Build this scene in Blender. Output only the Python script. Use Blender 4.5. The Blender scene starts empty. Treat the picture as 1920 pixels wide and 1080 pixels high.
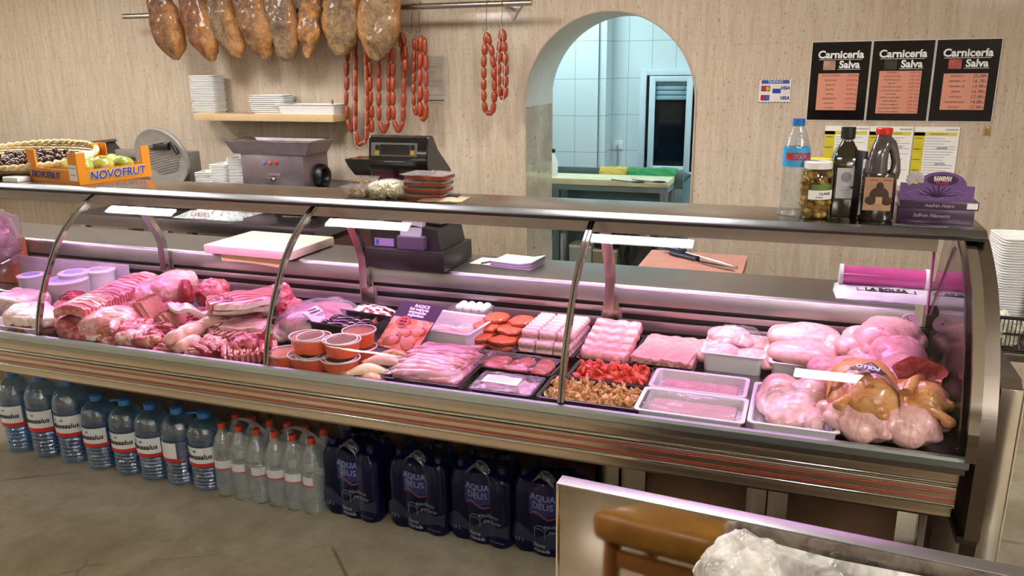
import bpy, bmesh, math, random
from mathutils import Vector, Matrix, noise, Euler
PI = math.pi
sc = bpy.context.scene
COL = sc.collection
# ------------------------------------------------------------------ camera
FPX = 1499.5
YAW, PITCH, ROLL = 0.3468, 0.26838, -0.01164
EYE = Vector((0, 0, 1.70))
def _axes():
    cy, sy, cp, sp = math.cos(YAW), math.sin(YAW), math.cos(PITCH), math.sin(PITCH)
    f = Vector((-sy*cp, cy*cp, -sp)); r = Vector((cy, sy, 0)); u = r.cross(f)
    cr, sr = math.cos(ROLL), math.sin(ROLL)
    return cr*r + sr*u, -sr*r + cr*u, f
RR, UU, FF = _axes()
cd = bpy.data.cameras.new('camera'); cam = bpy.data.objects.new('camera', cd); COL.objects.link(cam)
cd.sensor_width = 36; cd.lens = FPX*36/1920; cd.clip_start = 0.02; cd.clip_end = 60
M3 = Matrix((RR, UU, -FF)).transposed().to_4x4(); M3.translation = EYE
cam.matrix_world = M3
sc.camera = cam
def at(px, py, x=None, y=None, z=None):
    """real place seen at a pixel of the photograph, on a known plane of the room"""
    d = FF + (px-960)/FPX*RR - (py-540)/FPX*UU
    if z is not None: t = (z-EYE.z)/d.z
    elif y is not None: t = y/d.y
    else: t = x/d.x
    return EYE + d*t
# ------------------------------------------------------------------ world, exposure
w = bpy.data.worlds.new('world'); sc.world = w; w.use_nodes = True
w.node_tree.nodes['Background'].inputs[0].default_value = (0.9, 0.93, 1, 1)
w.node_tree.nodes['Background'].inputs[1].default_value = 0.25
sc.view_settings.view_transform = 'Standard'; sc.view_settings.look = 'None'
sc.view_settings.gamma = 1; sc.view_settings.use_curve_mapping = False
sc.view_settings.exposure = 0.0
sc.cycles.transparent_max_bounces = 32
sc.cycles.max_bounces = 8
sc.cycles.caustics_reflective = False; sc.cycles.caustics_refractive = False
sc.cycles.sample_clamp_indirect = 4
CEIL = 2.7
# ceiling panels: (x, y, width, depth, strength, colour)
LAMPS = [(-0.69, 2.80, .50, .62), (-2.16, 2.80, .50, .62), (-3.70, 2.80, .50, .62), (-5.3, 2.80, .5, .62),
         (0.28, -1.32, .42, .70), (-7.4, .6, .6, .6), (1.9, .6, .6, .6), (2.3, -1.4, .6, .6), (-8.0, -1.4, .6, .6),  # all but the first are unseen panels added to brighten the shop
         (2.4, -3.6, .9, .9), (-5.7, -5.95, .9, .8)]  # first one also added unseen for brightness; last read from the wall reflection
LAMP_POWER = 47.0; LAMP_COL = (1.0, .965, .925)
BACK_POWER = 30.0; BACK_COL = (.66, .93, 1.0)
TUBE_POWER = 54.0; TUBE_COL = (.98, .40, .96)
# ------------------------------------------------------------------ materials
def lin(c):
    return tuple((v/12.92 if v <= .04045 else ((v+.055)/1.055)**2.4) for v in c)
def rgb(h):
    return lin(tuple(int(h[i:i+2], 16)/255 for i in (0, 2, 4)))
class NT:
    def __init__(s, name):
        s.m = bpy.data.materials.new(name); s.m.use_nodes = True
        s.t = s.m.node_tree; s.b = s.t.nodes['Principled BSDF']; s.out = s.t.nodes['Material Output']
        s.co = None
    def n(s, typ, **kw):
        nd = s.t.nodes.new(typ)
        for k, v in kw.items():
            if k.startswith('i_'): nd.inputs[k[2:].replace('_', ' ')].default_value = v
            else: setattr(nd, k, v)
        return nd
    def l(s, a, b): s.t.links.new(a, b)
    def coord(s, scale=(1, 1, 1), rot=(0, 0, 0), kind='Object', loc=(0, 0, 0)):
        tc = s.n('ShaderNodeTexCoord'); mp = s.n('ShaderNodeMapping')
        mp.inputs['Scale'].default_value = scale; mp.inputs['Rotation'].default_value = rot; mp.inputs['Location'].default_value = loc
        s.l(tc.outputs[kind], mp.inputs[0]); return mp.outputs[0]
    def noise(s, vec, scale, detail=4, rough=.55, dist=0):
        nd = s.n('ShaderNodeTexNoise'); nd.inputs['Scale'].default_value = scale; nd.inputs['Detail'].default_value = detail
        nd.inputs['Roughness'].default_value = rough; nd.inputs['Distortion'].default_value = dist
        s.l(vec, nd.inputs['Vector']); return nd.outputs[0]
    def ramp(s, fac, stops, interp='LINEAR'):
        r = s.n('ShaderNodeValToRGB'); r.color_ramp.interpolation = interp
        e = r.color_ramp.elements
        while len(e) < len(stops): e.new(.5)
        for k, (p, c) in enumerate(stops):
            e[k].position = p; e[k].color = (*c, 1) if len(c) == 3 else c
        s.l(fac, r.inputs[0]); return r.outputs[0]
    def mix(s, fac, a, b, mode='MIX'):
        m = s.n('ShaderNodeMix', data_type='RGBA', blend_type=mode)
        for sock, v in ((m.inputs[0], fac), (m.inputs[6], a), (m.inputs[7], b)):
            if hasattr(v, 'is_output'): s.l(v, sock)
            elif isinstance(v, (int, float)): sock.default_value = v
            else: sock.default_value = (*v[:3], 1)
        return m.outputs[2]
    def bump(s, h, dist=.002, strength=.5):
        b = s.n('ShaderNodeBump'); b.inputs['Distance'].default_value = dist; b.inputs['Strength'].default_value = strength
        s.l(h, b.inputs['Height']); s.l(b.outputs[0], s.b.inputs['Normal'])
    def base(s, c):
        if hasattr(c, 'is_output'): s.l(c, s.b.inputs['Base Color'])
        else: s.b.inputs['Base Color'].default_value = (*c, 1)
    def set(s, rough=.5, metal=0, coat=0, spec=.5, sss=0):
        s.b.inputs['Roughness'].default_value = rough; s.b.inputs['Metallic'].default_value = metal
        s.b.inputs['Coat Weight'].default_value = coat; s.b.inputs['Coat Roughness'].default_value = .08
        s.b.inputs['Specular IOR Level'].default_value = spec
        if sss:
            s.b.inputs['Subsurface Weight'].default_value = sss; s.b.inputs['Subsurface Radius'].default_value = (.012, .005, .004)
            s.b.inputs['Subsurface Scale'].default_value = 1.0
        return s
MC = {}
def plain(name, hexc, rough=.5, metal=0, coat=0, var=.12, bump=0, bscale=60, spec=.5):
    """procedural: colour with a faint mottling and an optional fine relief"""
    if name in MC: return MC[name]
    t = NT(name); c = rgb(hexc)
    v = t.coord(); nz = t.noise(v, 14, 3)
    t.base(t.ramp(nz, [(.3, tuple(x*(1-var) for x in c)), (.7, tuple(min(1, x*(1+var*.6)) for x in c))]))
    t.set(rough, metal, coat, spec)
    if bump: t.bump(t.noise(v, bscale, 3), bump, .6)
    MC[name] = t.m; return t.m
def steel(name, hexc='b9b4b0', rough=.22, brushed=True, aniso=(1, 60, 60), bumpd=.00025):
    if name in MC: return MC[name]
    t = NT(name); v = t.coord(scale=aniso); nz = t.noise(v, 6, 4, .6); big = t.noise(t.coord(), 3.2, 4, .6)
    c = rgb(hexc)
    t.base(t.ramp(big, [(.3, tuple(x*.92 for x in c)), (.7, c)]))
    t.set(rough, 1.0)
    rr = t.n('ShaderNodeMapRange'); rr.inputs['To Min'].default_value = rough*.85; rr.inputs['To Max'].default_value = rough*1.25
    t.l(nz, rr.inputs[0]); t.l(rr.outputs[0], t.b.inputs['Roughness'])
    if brushed: t.bump(nz, bumpd, .25)
    MC[name] = t.m; return t.m
def clear(name, tint=(1, 1, 1), gloss=.06, rough=.02, haze=0, hazecol=(1, 1, 1), wrinkle=0, wscale=12, fres=1.45):
    """thin clear sheet (glass, film, bottle wall): see-through tinted, mirrors at grazing angles"""
    if name in MC: return MC[name]
    t = NT(name); t.t.nodes.remove(t.b)
    tr = t.n('ShaderNodeBsdfTransparent'); tr.inputs[0].default_value = (*tint, 1)
    gl = t.n('ShaderNodeBsdfGlossy'); gl.inputs['Roughness'].default_value = rough
    gl.inputs[0].default_value = (1, 1, 1, 1)
    lw = t.n('ShaderNodeLayerWeight'); lw.inputs[0].default_value = .5
    pw = t.n('ShaderNodeMath', operation='POWER'); pw.inputs[1].default_value = 4.2; t.l(lw.outputs['Facing'], pw.inputs[0])
    ad = t.n('ShaderNodeMath', operation='MULTIPLY_ADD', use_clamp=True); ad.inputs[1].default_value = .8; ad.inputs[2].default_value = gloss
    t.l(pw.outputs[0], ad.inputs[0])
    mx = t.n('ShaderNodeMixShader'); t.l(ad.outputs[0], mx.inputs[0]); t.l(tr.outputs[0], mx.inputs[1]); t.l(gl.outputs[0], mx.inputs[2])
    last = mx.outputs[0]
    if wrinkle:
        v = t.coord(); nz = t.noise(v, wscale, 4, .6, 1.2)
        b = t.n('ShaderNodeBump'); b.inputs['Distance'].default_value = wrinkle; t.l(nz, b.inputs['Height'])
        t.l(b.outputs[0], gl.inputs['Normal'])
    if haze:
        df = t.n('ShaderNodeBsdfDiffuse'); df.inputs[0].default_value = (*hazecol, 1)
        m2 = t.n('ShaderNodeMixShader')
        if wrinkle:
            r = t.n('ShaderNodeMapRange'); r.inputs['From Min'].default_value = .35; r.inputs['From Max'].default_value = .75
            r.inputs['To Min'].default_value = haze*.3; r.inputs['To Max'].default_value = min(1, haze*2)
            t.l(nz, r.inputs[0]); t.l(r.outputs[0], m2.inputs[0])
        else: m2.inputs[0].default_value = haze
        t.l(last, m2.inputs[1]); t.l(df.outputs[0], m2.inputs[2]); last = m2.outputs[0]
    t.l(last, t.out.inputs[0]); MC[name] = t.m; return t.m
def emit(name, col, power):
    if name in MC: return MC[name]
    t = NT(name); e = t.n('ShaderNodeEmission'); e.inputs[0].default_value = (*col, 1); e.inputs[1].default_value = power
    t.l(e.outputs[0], t.out.inputs[0]); MC[name] = t.m; return t.m
def meat(name, lean, fat, deep, scale=9, stretch=(1, 1, 1), lo=.42, hi=.58, rough=.34, bump=.004, coat=.35, dist=1.5):
    """flesh: lean and fat patches, darker seams, a wet sheen"""
    if name in MC: return MC[name]
    t = NT(name); v = t.coord(scale=stretch)
    a = t.noise(v, scale, 6, .62, dist); b = t.noise(t.coord(loc=(3, 1, 7)), scale*2.6, 5, .6, .6); c = t.noise(t.coord(loc=(9, 4, 2)), 3.5, 2)
    col = t.ramp(a, [(lo-.1, rgb(deep)), (lo, rgb(lean)), (hi, rgb(fat)), (hi+.16, tuple(min(1, x*1.05) for x in rgb(fat)))])
    col = t.mix(t.ramp(b, [(.52, (0, 0, 0)), (.72, (.5, .5, .5))]), col, rgb(lean))
    col = t.mix(t.ramp(c, [(.45, (0, 0, 0)), (.75, (.45, .45, .45))]), col, rgb(fat))
    e = t.noise(t.coord(loc=(5, 8, 1), scale=(1, 1.8, 1)), scale*5, 4, .7, 1.0)
    col = t.mix(t.ramp(e, [(.38, (.6, .6, .6)), (.5, (0, 0, 0))]), col, rgb(deep))
    t.base(col); t.set(rough, 0, coat, .5)
    t.bump(t.mix(.4, b, e), bump*1.5, .8); MC[name] = t.m; return t.m
# ------------------------------------------------------------------ mesh helpers
class MB:
    def __init__(s): s.bm = bmesh.new()
    def add(s, verts, faces):
        vs = [s.bm.verts.new(v) for v in verts]; out = []
        for f in faces:
            try: out.append(s.bm.faces.new([vs[i] for i in f]))
            except ValueError: pass
        return vs, out
    def box(s, x0, x1, y0, y1, z0, z1, bev=0, seg=2, M=None):
        v = [(x, y, z) for x in (x0, x1) for y in (y0, y1) for z in (z0, z1)]
        vs, fs = s.add(v, [(0, 1, 3, 2), (4, 6, 7, 5), (0, 4, 5, 1), (2, 3, 7, 6), (0, 2, 6, 4), (1, 5, 7, 3)])
        if bev:
            es = list({e for f in fs for e in f.edges})
            r = bmesh.ops.bevel(s.bm, geom=es, offset=bev, segments=seg, affect='EDGES', profile=.5)
            vs = list({v for f in r['faces'] for v in f.verts} | {v for v in vs if v.is_valid})
        if M is not None:
            for v in {x for x in vs if x.is_valid}: v.co = M @ v.co
        return s
    def prism(s, pts, a0, a1, axis='x'):
        """outline pts extruded from a0 to a1 along an axis"""
        n = len(pts)
        def P(a, p):
            return (a, p[0], p[1]) if axis == 'x' else ((p[0], a, p[1]) if axis == 'y' else (p[0], p[1], a))
        v = [P(a0, p) for p in pts] + [P(a1, p) for p in pts]
        f = [tuple(range(n)), tuple(range(2*n-1, n-1, -1))] + [(i, i+n, (i+1) % n+n, (i+1) % n) for i in range(n)]
        s.add(v, f); return s
    def strip(s, pts, a0, a1, thick, axis='x', n=1):
        """open outline thickened downwards/inwards into a bent plate"""
        off = []
        for i, p in enumerate(pts):
            q0 = pts[max(0, i-1)]; q1 = pts[min(len(pts)-1, i+1)]
            dx, dy = q1[0]-q0[0], q1[1]-q0[1]; L = math.hypot(dx, dy) or 1
            off.append((p[0]+dy/L*thick, p[1]-dx/L*thick))
        m = len(pts); allv = []; 
        for k in range(n+1):
            a = a0+(a1-a0)*k/n
            for p in pts+off:
                allv.append((a, p[0], p[1]) if axis == 'x' else ((p[0], a, p[1]) if axis == 'y' else (p[0], p[1], a)))
        w2 = 2*m; f = []
        for k in range(n):
            o, o2 = k*w2, (k+1)*w2
            for i in range(m-1):
                f.append((o+i, o+i+1, o2+i+1, o2+i)); f.append((o+m+i, o2+m+i, o2+m+i+1, o+m+i+1))
            f.append((o, o2, o2+m, o+m)); f.append((o+m-1, o+2*m-1, o2+2*m-1, o2+m-1))
        for o in (0, n*w2):
            for i in range(m-1): f.append((o+i, o+m+i, o+m+i+1, o+i+1))
        s.add(allv, f); return s
    def tube(s, pts, r, seg=8, closed=False, cap=True):
        pts = [Vector(p) for p in pts]; n = len(pts)
        rs = r if isinstance(r, (list, tuple)) else [r]*n
        rings = []; prev = None
        for i, p in enumerate(pts):
            if closed: d = pts[(i+1) % n]-pts[i-1]
            else: d = pts[min(n-1, i+1)]-pts[max(0, i-1)]
            d = d.normalized() if d.length > 1e-9 else Vector((0, 0, 1))
            if prev is None:
                a = d.orthogonal().normalized()
            else:
                a = (prev - d*prev.dot(d)); a = a.normalized() if a.length > 1e-6 else d.orthogonal().normalized()
            prev = a; b = d.cross(a)
            rr = rs[i]; ra, rb = rr if isinstance(rr, tuple) else (rr, rr)
            rings.append([s.bm.verts.new(p + a*math.cos(2*PI*k/seg)*ra + b*math.sin(2*PI*k/seg)*rb) for k in range(seg)])
        m = n if closed else n-1
        for i in range(m):
            A, B = rings[i], rings[(i+1) % n]
            for k in range(seg): s.bm.faces.new((A[k], A[(k+1) % seg], B[(k+1) % seg], B[k]))
        if cap and not closed:
            s.bm.faces.new(rings[0][::-1]); s.bm.faces.new(rings[-1])
        return s
    def lathe(s, prof, seg=24, M=None, cap=True):
        """prof: list of (radius, height)"""
        rings = []
        for r, z in prof:
            rings.append([s.bm.verts.new((M @ Vector((math.cos(2*PI*k/seg)*r, math.sin(2*PI*k/seg)*r, z))) if M else Vector((math.cos(2*PI*k/seg)*r, math.sin(2*PI*k/seg)*r, z))) for k in range(seg)])
        for A, B in zip(rings, rings[1:]):
            for k in range(seg): s.bm.faces.new((A[k], A[(k+1) % seg], B[(k+1) % seg], B[k]))
        if cap:
            if prof[0][0] > 1e-5: s.bm.faces.new(rings[0][::-1])
            if prof[-1][0] > 1e-5: s.bm.faces.new(rings[-1])
        return s
    def ell(s, c, r, rot=(0, 0, 0), u=16, v=10, lump=0, seed=0, lscale=8, flat=None, power=1.0):
        E = Euler(rot).to_matrix(); c = Vector(c); so = Vector((seed*3.7, seed*1.3, seed*7.1))
        rings = []
        for j in range(1, v):
            th = PI*j/v; ring = []
            for i in range(u):
                ph = 2*PI*i/u
                d = Vector((math.sin(th)*math.cos(ph), math.sin(th)*math.sin(ph), math.cos(th)))
                if power != 1: d = Vector([math.copysign(abs(q)**power, q) for q in d])
                ring.append(d)
            rings.append(ring)
        def P(d):
            p = Vector((d.x*r[0], d.y*r[1], d.z*r[2]))
            if lump: p = p*(1+lump*noise.fractal(p*lscale+so, .7, 2.1, 3))
            if flat is not None and p.z < flat*r[2]: p.z = flat*r[2]+(p.z-flat*r[2])*.12
            return s.bm.verts.new(E @ p + c)
        R = [[P(d) for d in ring] for ring in rings]; top = P(Vector((0, 0, 1))); bot = P(Vector((0, 0, -1)))
        for k in range(u): s.bm.faces.new((top, R[0][k], R[0][(k+1) % u])); s.bm.faces.new((bot, R[-1][(k+1) % u], R[-1][k]))
        for A, B in zip(R, R[1:]):
            for k in range(u): s.bm.faces.new((A[k], B[k], B[(k+1) % u], A[(k+1) % u]))
        return s
    def grid(s, fn, nu, nv, thick=0):
        """surface fn(u,v)->point, u,v in 0..1; with a thickness it is closed"""
        V = [[s.bm.verts.new(fn(i/nu, j/nv)) for j in range(nv+1)] for i in range(nu+1)]
        for i in range(nu):
            for j in range(nv): s.bm.faces.new((V[i][j], V[i+1][j], V[i+1][j+1], V[i][j+1]))
        if thick:
            W = [[s.bm.verts.new(Vector(fn(i/nu, j/nv))-Vector((0, 0, thick))) for j in range(nv+1)] for i in range(nu+1)]
            for i in range(nu):
                for j in range(nv): s.bm.faces.new((W[i][j], W[i][j+1], W[i+1][j+1], W[i+1][j]))
            for i in range(nu):
                s.bm.faces.new((V[i][0], W[i][0], W[i+1][0], V[i+1][0])); s.bm.faces.new((V[i][nv], V[i+1][nv], W[i+1][nv], W[i][nv]))
            for j in range(nv):
                s.bm.faces.new((V[0][j], V[0][j+1], W[0][j+1], W[0][j])); s.bm.faces.new((V[nu][j], W[nu][j], W[nu][j+1], V[nu][j+1]))
        return s
    def xf(s, M):
        for v in s.bm.verts: v.co = M @ v.co
        return s
    def mesh(s, name, m, smooth=True, fix=True):
        if fix: bmesh.ops.recalc_face_normals(s.bm, faces=s.bm.faces)
        me = bpy.data.meshes.new(name); s.bm.to_mesh(me); s.bm.free()
        for mm in (m if isinstance(m, (list, tuple)) else [m]): me.materials.append(mm)
        if smooth:
            me.polygons.foreach_set('use_smooth', [True]*len(me.polygons))
            try: me.set_sharp_from_angle(angle=math.radians(38))
            except Exception: pass
        return me
    def build(s, name, m, parent=None, smooth=True, fix=True, loc=None, rot=None, **kw):
        o = bpy.data.objects.new(name, s.mesh(name, m, smooth, fix)); COL.objects.link(o)
        if parent: o.parent = parent
        if loc is not None: o.location = loc
        if rot is not None: o.rotation_euler = rot
        for k, v in kw.items(): o[k] = v
        return o
def link(name, me, parent=None, loc=(0, 0, 0), rot=(0, 0, 0), scl=(1, 1, 1), **kw):
    o = bpy.data.objects.new(name, me); COL.objects.link(o); o.location = loc; o.rotation_euler = rot; o.scale = scl
    if parent: o.parent = parent
    for k, v in kw.items(): o[k] = v
    return o
def tag(o, label, cat, group=None, kind=None):
    o['label'] = label; o['category'] = cat
    if group: o['group'] = group
    if kind: o['kind'] = kind
    return o
def thing(name, label, cat, loc=(0, 0, 0), rz=0, group=None, rot=None):
    o = bpy.data.objects.new(name, None); COL.objects.link(o); o.empty_display_size = .05
    o.location = loc; o.rotation_euler = rot if rot else (0, 0, rz)
    return tag(o, label, cat, group)
def structure(o): o['kind'] = 'structure'; return o
def kids(o): return [c for c in bpy.data.objects if c.parent == o]
def dup(root, loc, rz=None, label=None, rot=None, scl=None, group=None):
    def rec(o, par):
        c = o.copy(); COL.objects.link(c); c.parent = par
        for k in kids(o): rec(k, c)
        return c
    r = rec(root, None); r.location = loc
    if rz is not None: r.rotation_euler = (0, 0, rz)
    if rot is not None: r.rotation_euler = rot
    if scl is not None: r.scale = (scl,)*3 if isinstance(scl, (int, float)) else scl
    if label: r['label'] = label
    if group: r['group'] = group
    return r
def textmesh(body, size, m, name='text', extrude=.0006, shear=0, bold=0, align='CENTER', bend=None, spacing=1):
    """lettering as a mesh in the XZ plane facing -Y; bend = radius wraps it round a bottle"""
    cu = bpy.data.curves.new(name, 'FONT'); cu.body = body; cu.size = size; cu.extrude = extrude; cu.shear = shear
    cu.align_x = align; cu.align_y = 'CENTER'; cu.offset = bold; cu.space_character = spacing; cu.resolution_u = 3
    o = bpy.data.objects.new(name, cu); COL.objects.link(o)
    dg = bpy.context.evaluated_depsgraph_get(); me = bpy.data.meshes.new_from_object(o.evaluated_get(dg))
    bpy.data.objects.remove(o); bpy.data.curves.remove(cu)
    for v in me.vertices:
        x, y, z = v.co
        if bend:
            a = x/bend; rr = bend+z
            v.co = (math.sin(a)*rr, -math.cos(a)*rr, y)
        else: v.co = (x, -z, y)
    me.materials.clear(); me.materials.append(m); me.name = name
    return me
def fuse(mb, m, name, voxel=.006, smooth=4, disp=0, dscale=12, seed=0):
    """several overlapping lumps grown into one continuous surface"""
    me = mb.mesh(name, m, smooth=False); o = bpy.data.objects.new(name, me); COL.objects.link(o)
    r = o.modifiers.new('r', 'REMESH'); r.mode = 'VOXEL'; r.voxel_size = voxel; r.use_smooth_shade = True
    s_ = o.modifiers.new('s', 'SMOOTH'); s_.factor = .6; s_.iterations = smooth
    dg = bpy.context.evaluated_depsgraph_get(); out = bpy.data.meshes.new_from_object(o.evaluated_get(dg))
    bpy.data.objects.remove(o); out.name = name
    if disp:
        so = Vector((seed*5.1, seed*2.3, seed))
        for v in out.vertices: v.co += v.normal*disp*noise.fractal(v.co*dscale+so, .8, 2.1, 3)
    out.polygons.foreach_set('use_smooth', [True]*len(out.polygons))
    return out
def rounded(x0, x1, y0, y1, r, n=4):
    p = []
    for cx, cy, a in ((x1-r, y1-r, 0), (x0+r, y1-r, 90), (x0+r, y0+r, 180), (x1-r, y0+r, 270)):
        for k in range(n+1):
            t = math.radians(a+90*k/n); p.append((cx+r*math.cos(t), cy+r*math.sin(t)))
    return p
def shell_loops(mb, loops, close_bottom=True, close_top=False):
    """connect stacked outlines [(pts, z)] into a skin"""
    R = [[mb.bm.verts.new((p[0], p[1], z)) for p in pts] for pts, z in loops]; n = len(R[0])
    for A, B in zip(R, R[1:]):
        for k in range(n): mb.bm.faces.new((A[k], A[(k+1) % n], B[(k+1) % n], B[k]))
    if close_bottom: mb.bm.faces.new(R[0])
    if close_top: mb.bm.faces.new(R[-1])
    return mb
def tray_mb(L, W, H, wall=.0025, taper=.012, rim=.008, rad=.015, base=.003):
    """open tray: outside skin, rolled rim and inside skin; L along x, W along y"""
    mb = MB(); a, b = L/2, W/2
    o = lambda d: rounded(-a+d, a-d, -b+d, b-d, max(.003, rad))
    shell_loops(mb, [(o(taper+wall), base), (o(rim+wall), H-.001), (o(rim*.5), H+.001), (o(0), H), (o(0), H-.003),
                     (o(rim), H-.004), (o(taper), 0)], True, True)
    return mb
rnd = random.Random(7)
# ================================================================== SETTING
WY = 4.6; WB = 5.15
def travertine():
    t = NT('travertine'); v = t.coord(scale=(7, 1, .55)); g = t.noise(v, 6, 6, .6, .3)
    fine = t.noise(t.coord(scale=(38, 1, 2.2)), 5, 4, .6); big = t.noise(t.coord(), 1.1, 3)
    col = t.ramp(g, [(.3, rgb('b5a492')), (.5, rgb('c3b3a1')), (.7, rgb('cec1b1'))])
    col = t.mix(t.ramp(big, [(.35, (0, 0, 0)), (.7, (.3, .3, .3))]), col, rgb('b8a48c'))
    col = t.mix(t.ramp(fine, [(.34, (.5, .5, .5)), (.5, (0, 0, 0))]), col, rgb('ab967e'))
    pit = t.noise(t.coord(scale=(9, 1, 2.6)), 18, 3, .55, .3)
    pm = t.ramp(pit, [(.64, (0, 0, 0)), (.675, (.85, .85, .85))])
    col = t.mix(pm, col, rgb('7d6a56'))
    # slab joints: running bond
    br = t.n('ShaderNodeTexBrick'); br.offset = .5; br.inputs['Scale'].default_value = 1; br.inputs['Mortar Size'].default_value = .0012
    br.inputs['Mortar Smooth'].default_value = .3; br.inputs['Brick Width'].default_value = .71; br.inputs['Row Height'].default_value = .57
    t.l(t.coord(rot=(PI/2, 0, 0), loc=(.09, .10, 0)), br.inputs['Vector'])
    jm = t.ramp(br.outputs['Fac'], [(.2, (0, 0, 0)), (.9, (.3, .3, .3))])
    col = t.mix(jm, col, rgb('84735f'))
    t.base(col); t.set(.075, 0, 0, .5)
    t.bump(t.mix(pm, g, (0, 0, 0)), .0006, .2); return t.m
M_trav = travertine()
def marble_floor():
    t = NT('floor_marble'); v = t.coord()
    a = t.noise(v, 1.6, 6, .6, .8); b = t.noise(t.coord(loc=(4, 2, 0)), 9, 5, .62)
    col = t.ramp(a, [(.3, rgb('a39880')), (.5, rgb('bab098')), (.7, rgb('c8bfaa'))])
    col = t.mix(t.ramp(b, [(.4, (0, 0, 0)), (.75, (.4, .4, .4))]), col, rgb('877860'))
    vn = t.n('ShaderNodeTexVoronoi', feature='DISTANCE_TO_EDGE'); vn.inputs['Scale'].default_value = 1.5
    wp = t.mix(.22, v, t.n('ShaderNodeTexNoise', i_Scale=3.5).outputs[1]); t.l(wp, vn.inputs['Vector'])
    vein = t.ramp(vn.outputs[0], [(0, (1, 1, 1)), (.012, (.0, .0, .0))])
    msk = t.ramp(t.noise(t.coord(loc=(7, 7, 0)), 1.9, 3), [(.50, (0, 0, 0)), (.62, (.8, .8, .8))])
    col = t.mix(t.mix(1, vein, msk, 'MULTIPLY'), col, rgb('6a5842'))
    br = t.n('ShaderNodeTexBrick'); br.offset = .5; br.inputs['Scale'].default_value = 1; br.inputs['Mortar Size'].default_value = .0022
    br.inputs['Mortar Smooth'].default_value = .2; br.inputs['Brick Width'].default_value = .575; br.inputs['Row Height'].default_value = .575
    t.l(t.coord(loc=(.40-.0, -2.012+.575*4, 0)), br.inputs['Vector'])
    col = t.mix(br.outputs['Fac'], col, rgb('b4a98f'))
    t.base(col); t.set(.2, 0, 0, .5); t.bump(br.outputs['Fac'], .0006, .3); return t.m
M_floor = marble_floor()
M_plaster = plain('plaster_grey_white', 'cfcac2', .5, var=.05)
M_paint = plain('cream_paint', 'cbbfae', .7, var=.04)
M_ceil = plain('ceiling_white', 'd9d5cd', .8, var=.03)
def white_tile():
    t = NT('white_wall_tile')
    br = t.n('ShaderNodeTexBrick'); br.offset = 0; br.inputs['Scale'].default_value = 1; br.inputs['Mortar Size'].default_value = .0018
    br.inputs['Brick Width'].default_value = .20; br.inputs['Row Height'].default_value = .305
    t.l(t.coord(rot=(PI/2, 0, 0), loc=(.05, .08, 0)), br.inputs['Vector'])
    t.base(t.mix(br.outputs['Fac'], rgb('d6e2e6'), rgb('7b8a90'))); t.set(.12); return t.m
M_tile = white_tile()
S = steel('stainless', 'b7b1ab', .2)
S2 = steel('stainless_polished', 'c9c6c3', .08, brushed=False)
SD = steel('stainless_warm', 'b3a692', .30, bumpd=.00012)
SDK = steel('stainless_dark', '6a625b', .32)
M_black = plain('black_plastic', '0d0d10', .38, var=.1)
M_blackg = plain('black_gloss', '0a0a0e', .18, coat=.4)
M_white = plain('white_plastic', 'e9e7e6', .35, var=.03)
M_foam = plain('white_foam', 'ecebe9', .75, var=.03)
M_paper = plain('white_paper', 'efedeb', .8, var=.02)
M_rubber = plain('rubber_gasket', '08080a', .6)
ink = plain('black_ink', '15131a', .6); inkb = plain('blue_ink', '25307a', .5); inkr = plain('red_ink', 'b02018', .5)
inkw = plain('white_ink', 'f0eef0', .6); inkg = plain('grey_ink', '8a8890', .6)

mb = MB(); mb.box(-9, 3.2, -8, 8.2, -.05, 0); structure(mb.build('floor', M_floor, smooth=False))
mb = MB(); mb.box(-9, 3.2, -8, 8.2, CEIL, CEIL+.05); structure(mb.build('ceiling', M_ceil, smooth=False))
# back wall with its round-headed opening
ax0, ax1, spring = -1.567, -.573, 1.5; acx = (ax0+ax1)/2; ar = (ax1-ax0)/2
mb = MB(); bm = mb.bm
arc = [(acx-ar*math.cos(PI*k/40), spring+ar*1.01*math.sin(PI*k/40)) for k in range(41)]
for y, flip in ((WY, 0), (WB, 1)):
    def q(pts):
        f = bm.faces.new([bm.verts.new((p[0], y, p[1])) for p in pts]); f.material_index = 0
    q([(-9, 0), (ax0, 0), (ax0, spring), (-9, spring)]); q([(ax1, 0), (3.2, 0), (3.2, spring), (ax1, spring)])
    q([(-9, spring), (ax0, spring), (ax0, CEIL), (-9, CEIL)]); q([(ax1, spring), (3.2, spring), (3.2, CEIL), (ax1, CEIL)])
    for a, b in zip(arc, arc[1:]): q([a, b, (b[0], CEIL), (a[0], CEIL)])
def jam(p, q_, mi):
    f = bm.faces.new([bm.verts.new(c) for c in ((p[0], WY, p[1]), (q_[0], WY, q_[1]), (q_[0], WB, q_[1]), (p[0], WB, p[1]))]); f.material_index = mi
jam((ax0, 0), (ax0, 1.475), 0); jam((ax0, 1.475), (ax0, spring), 1)
for a, b in zip(arc, arc[1:]): jam(a, b, 1)
jam((ax1, spring), (ax1, 1.475), 1); jam((ax1, 1.475), (ax1, 0), 0)
bmesh.ops.remove_doubles(bm, verts=bm.verts, dist=1e-5)
structure(mb.build('wall_back', [M_trav, M_plaster]))
# slim moulding round the opening
mb = MB(); mb.tube([(ax0, WY-.001, .0)]+[(p[0], WY-.001, p[1]) for p in arc]+[(ax1, WY-.001, 0)], .006, 8)
structure(mb.build('trim_1', plain('arch_trim', 'b8a794', .3)))
for nm, b in (('wall_left', (-9.05, -9, -8, 8.2)), ('wall_right', (3.2, 3.25, -8, 8.2)), ('wall_front', (-9, 3.2, -8.05, -8))):
    mb = MB(); mb.box(b[0], b[1], b[2], b[3], 0, CEIL); structure(mb.build(nm, M_paint, smooth=False))
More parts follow.
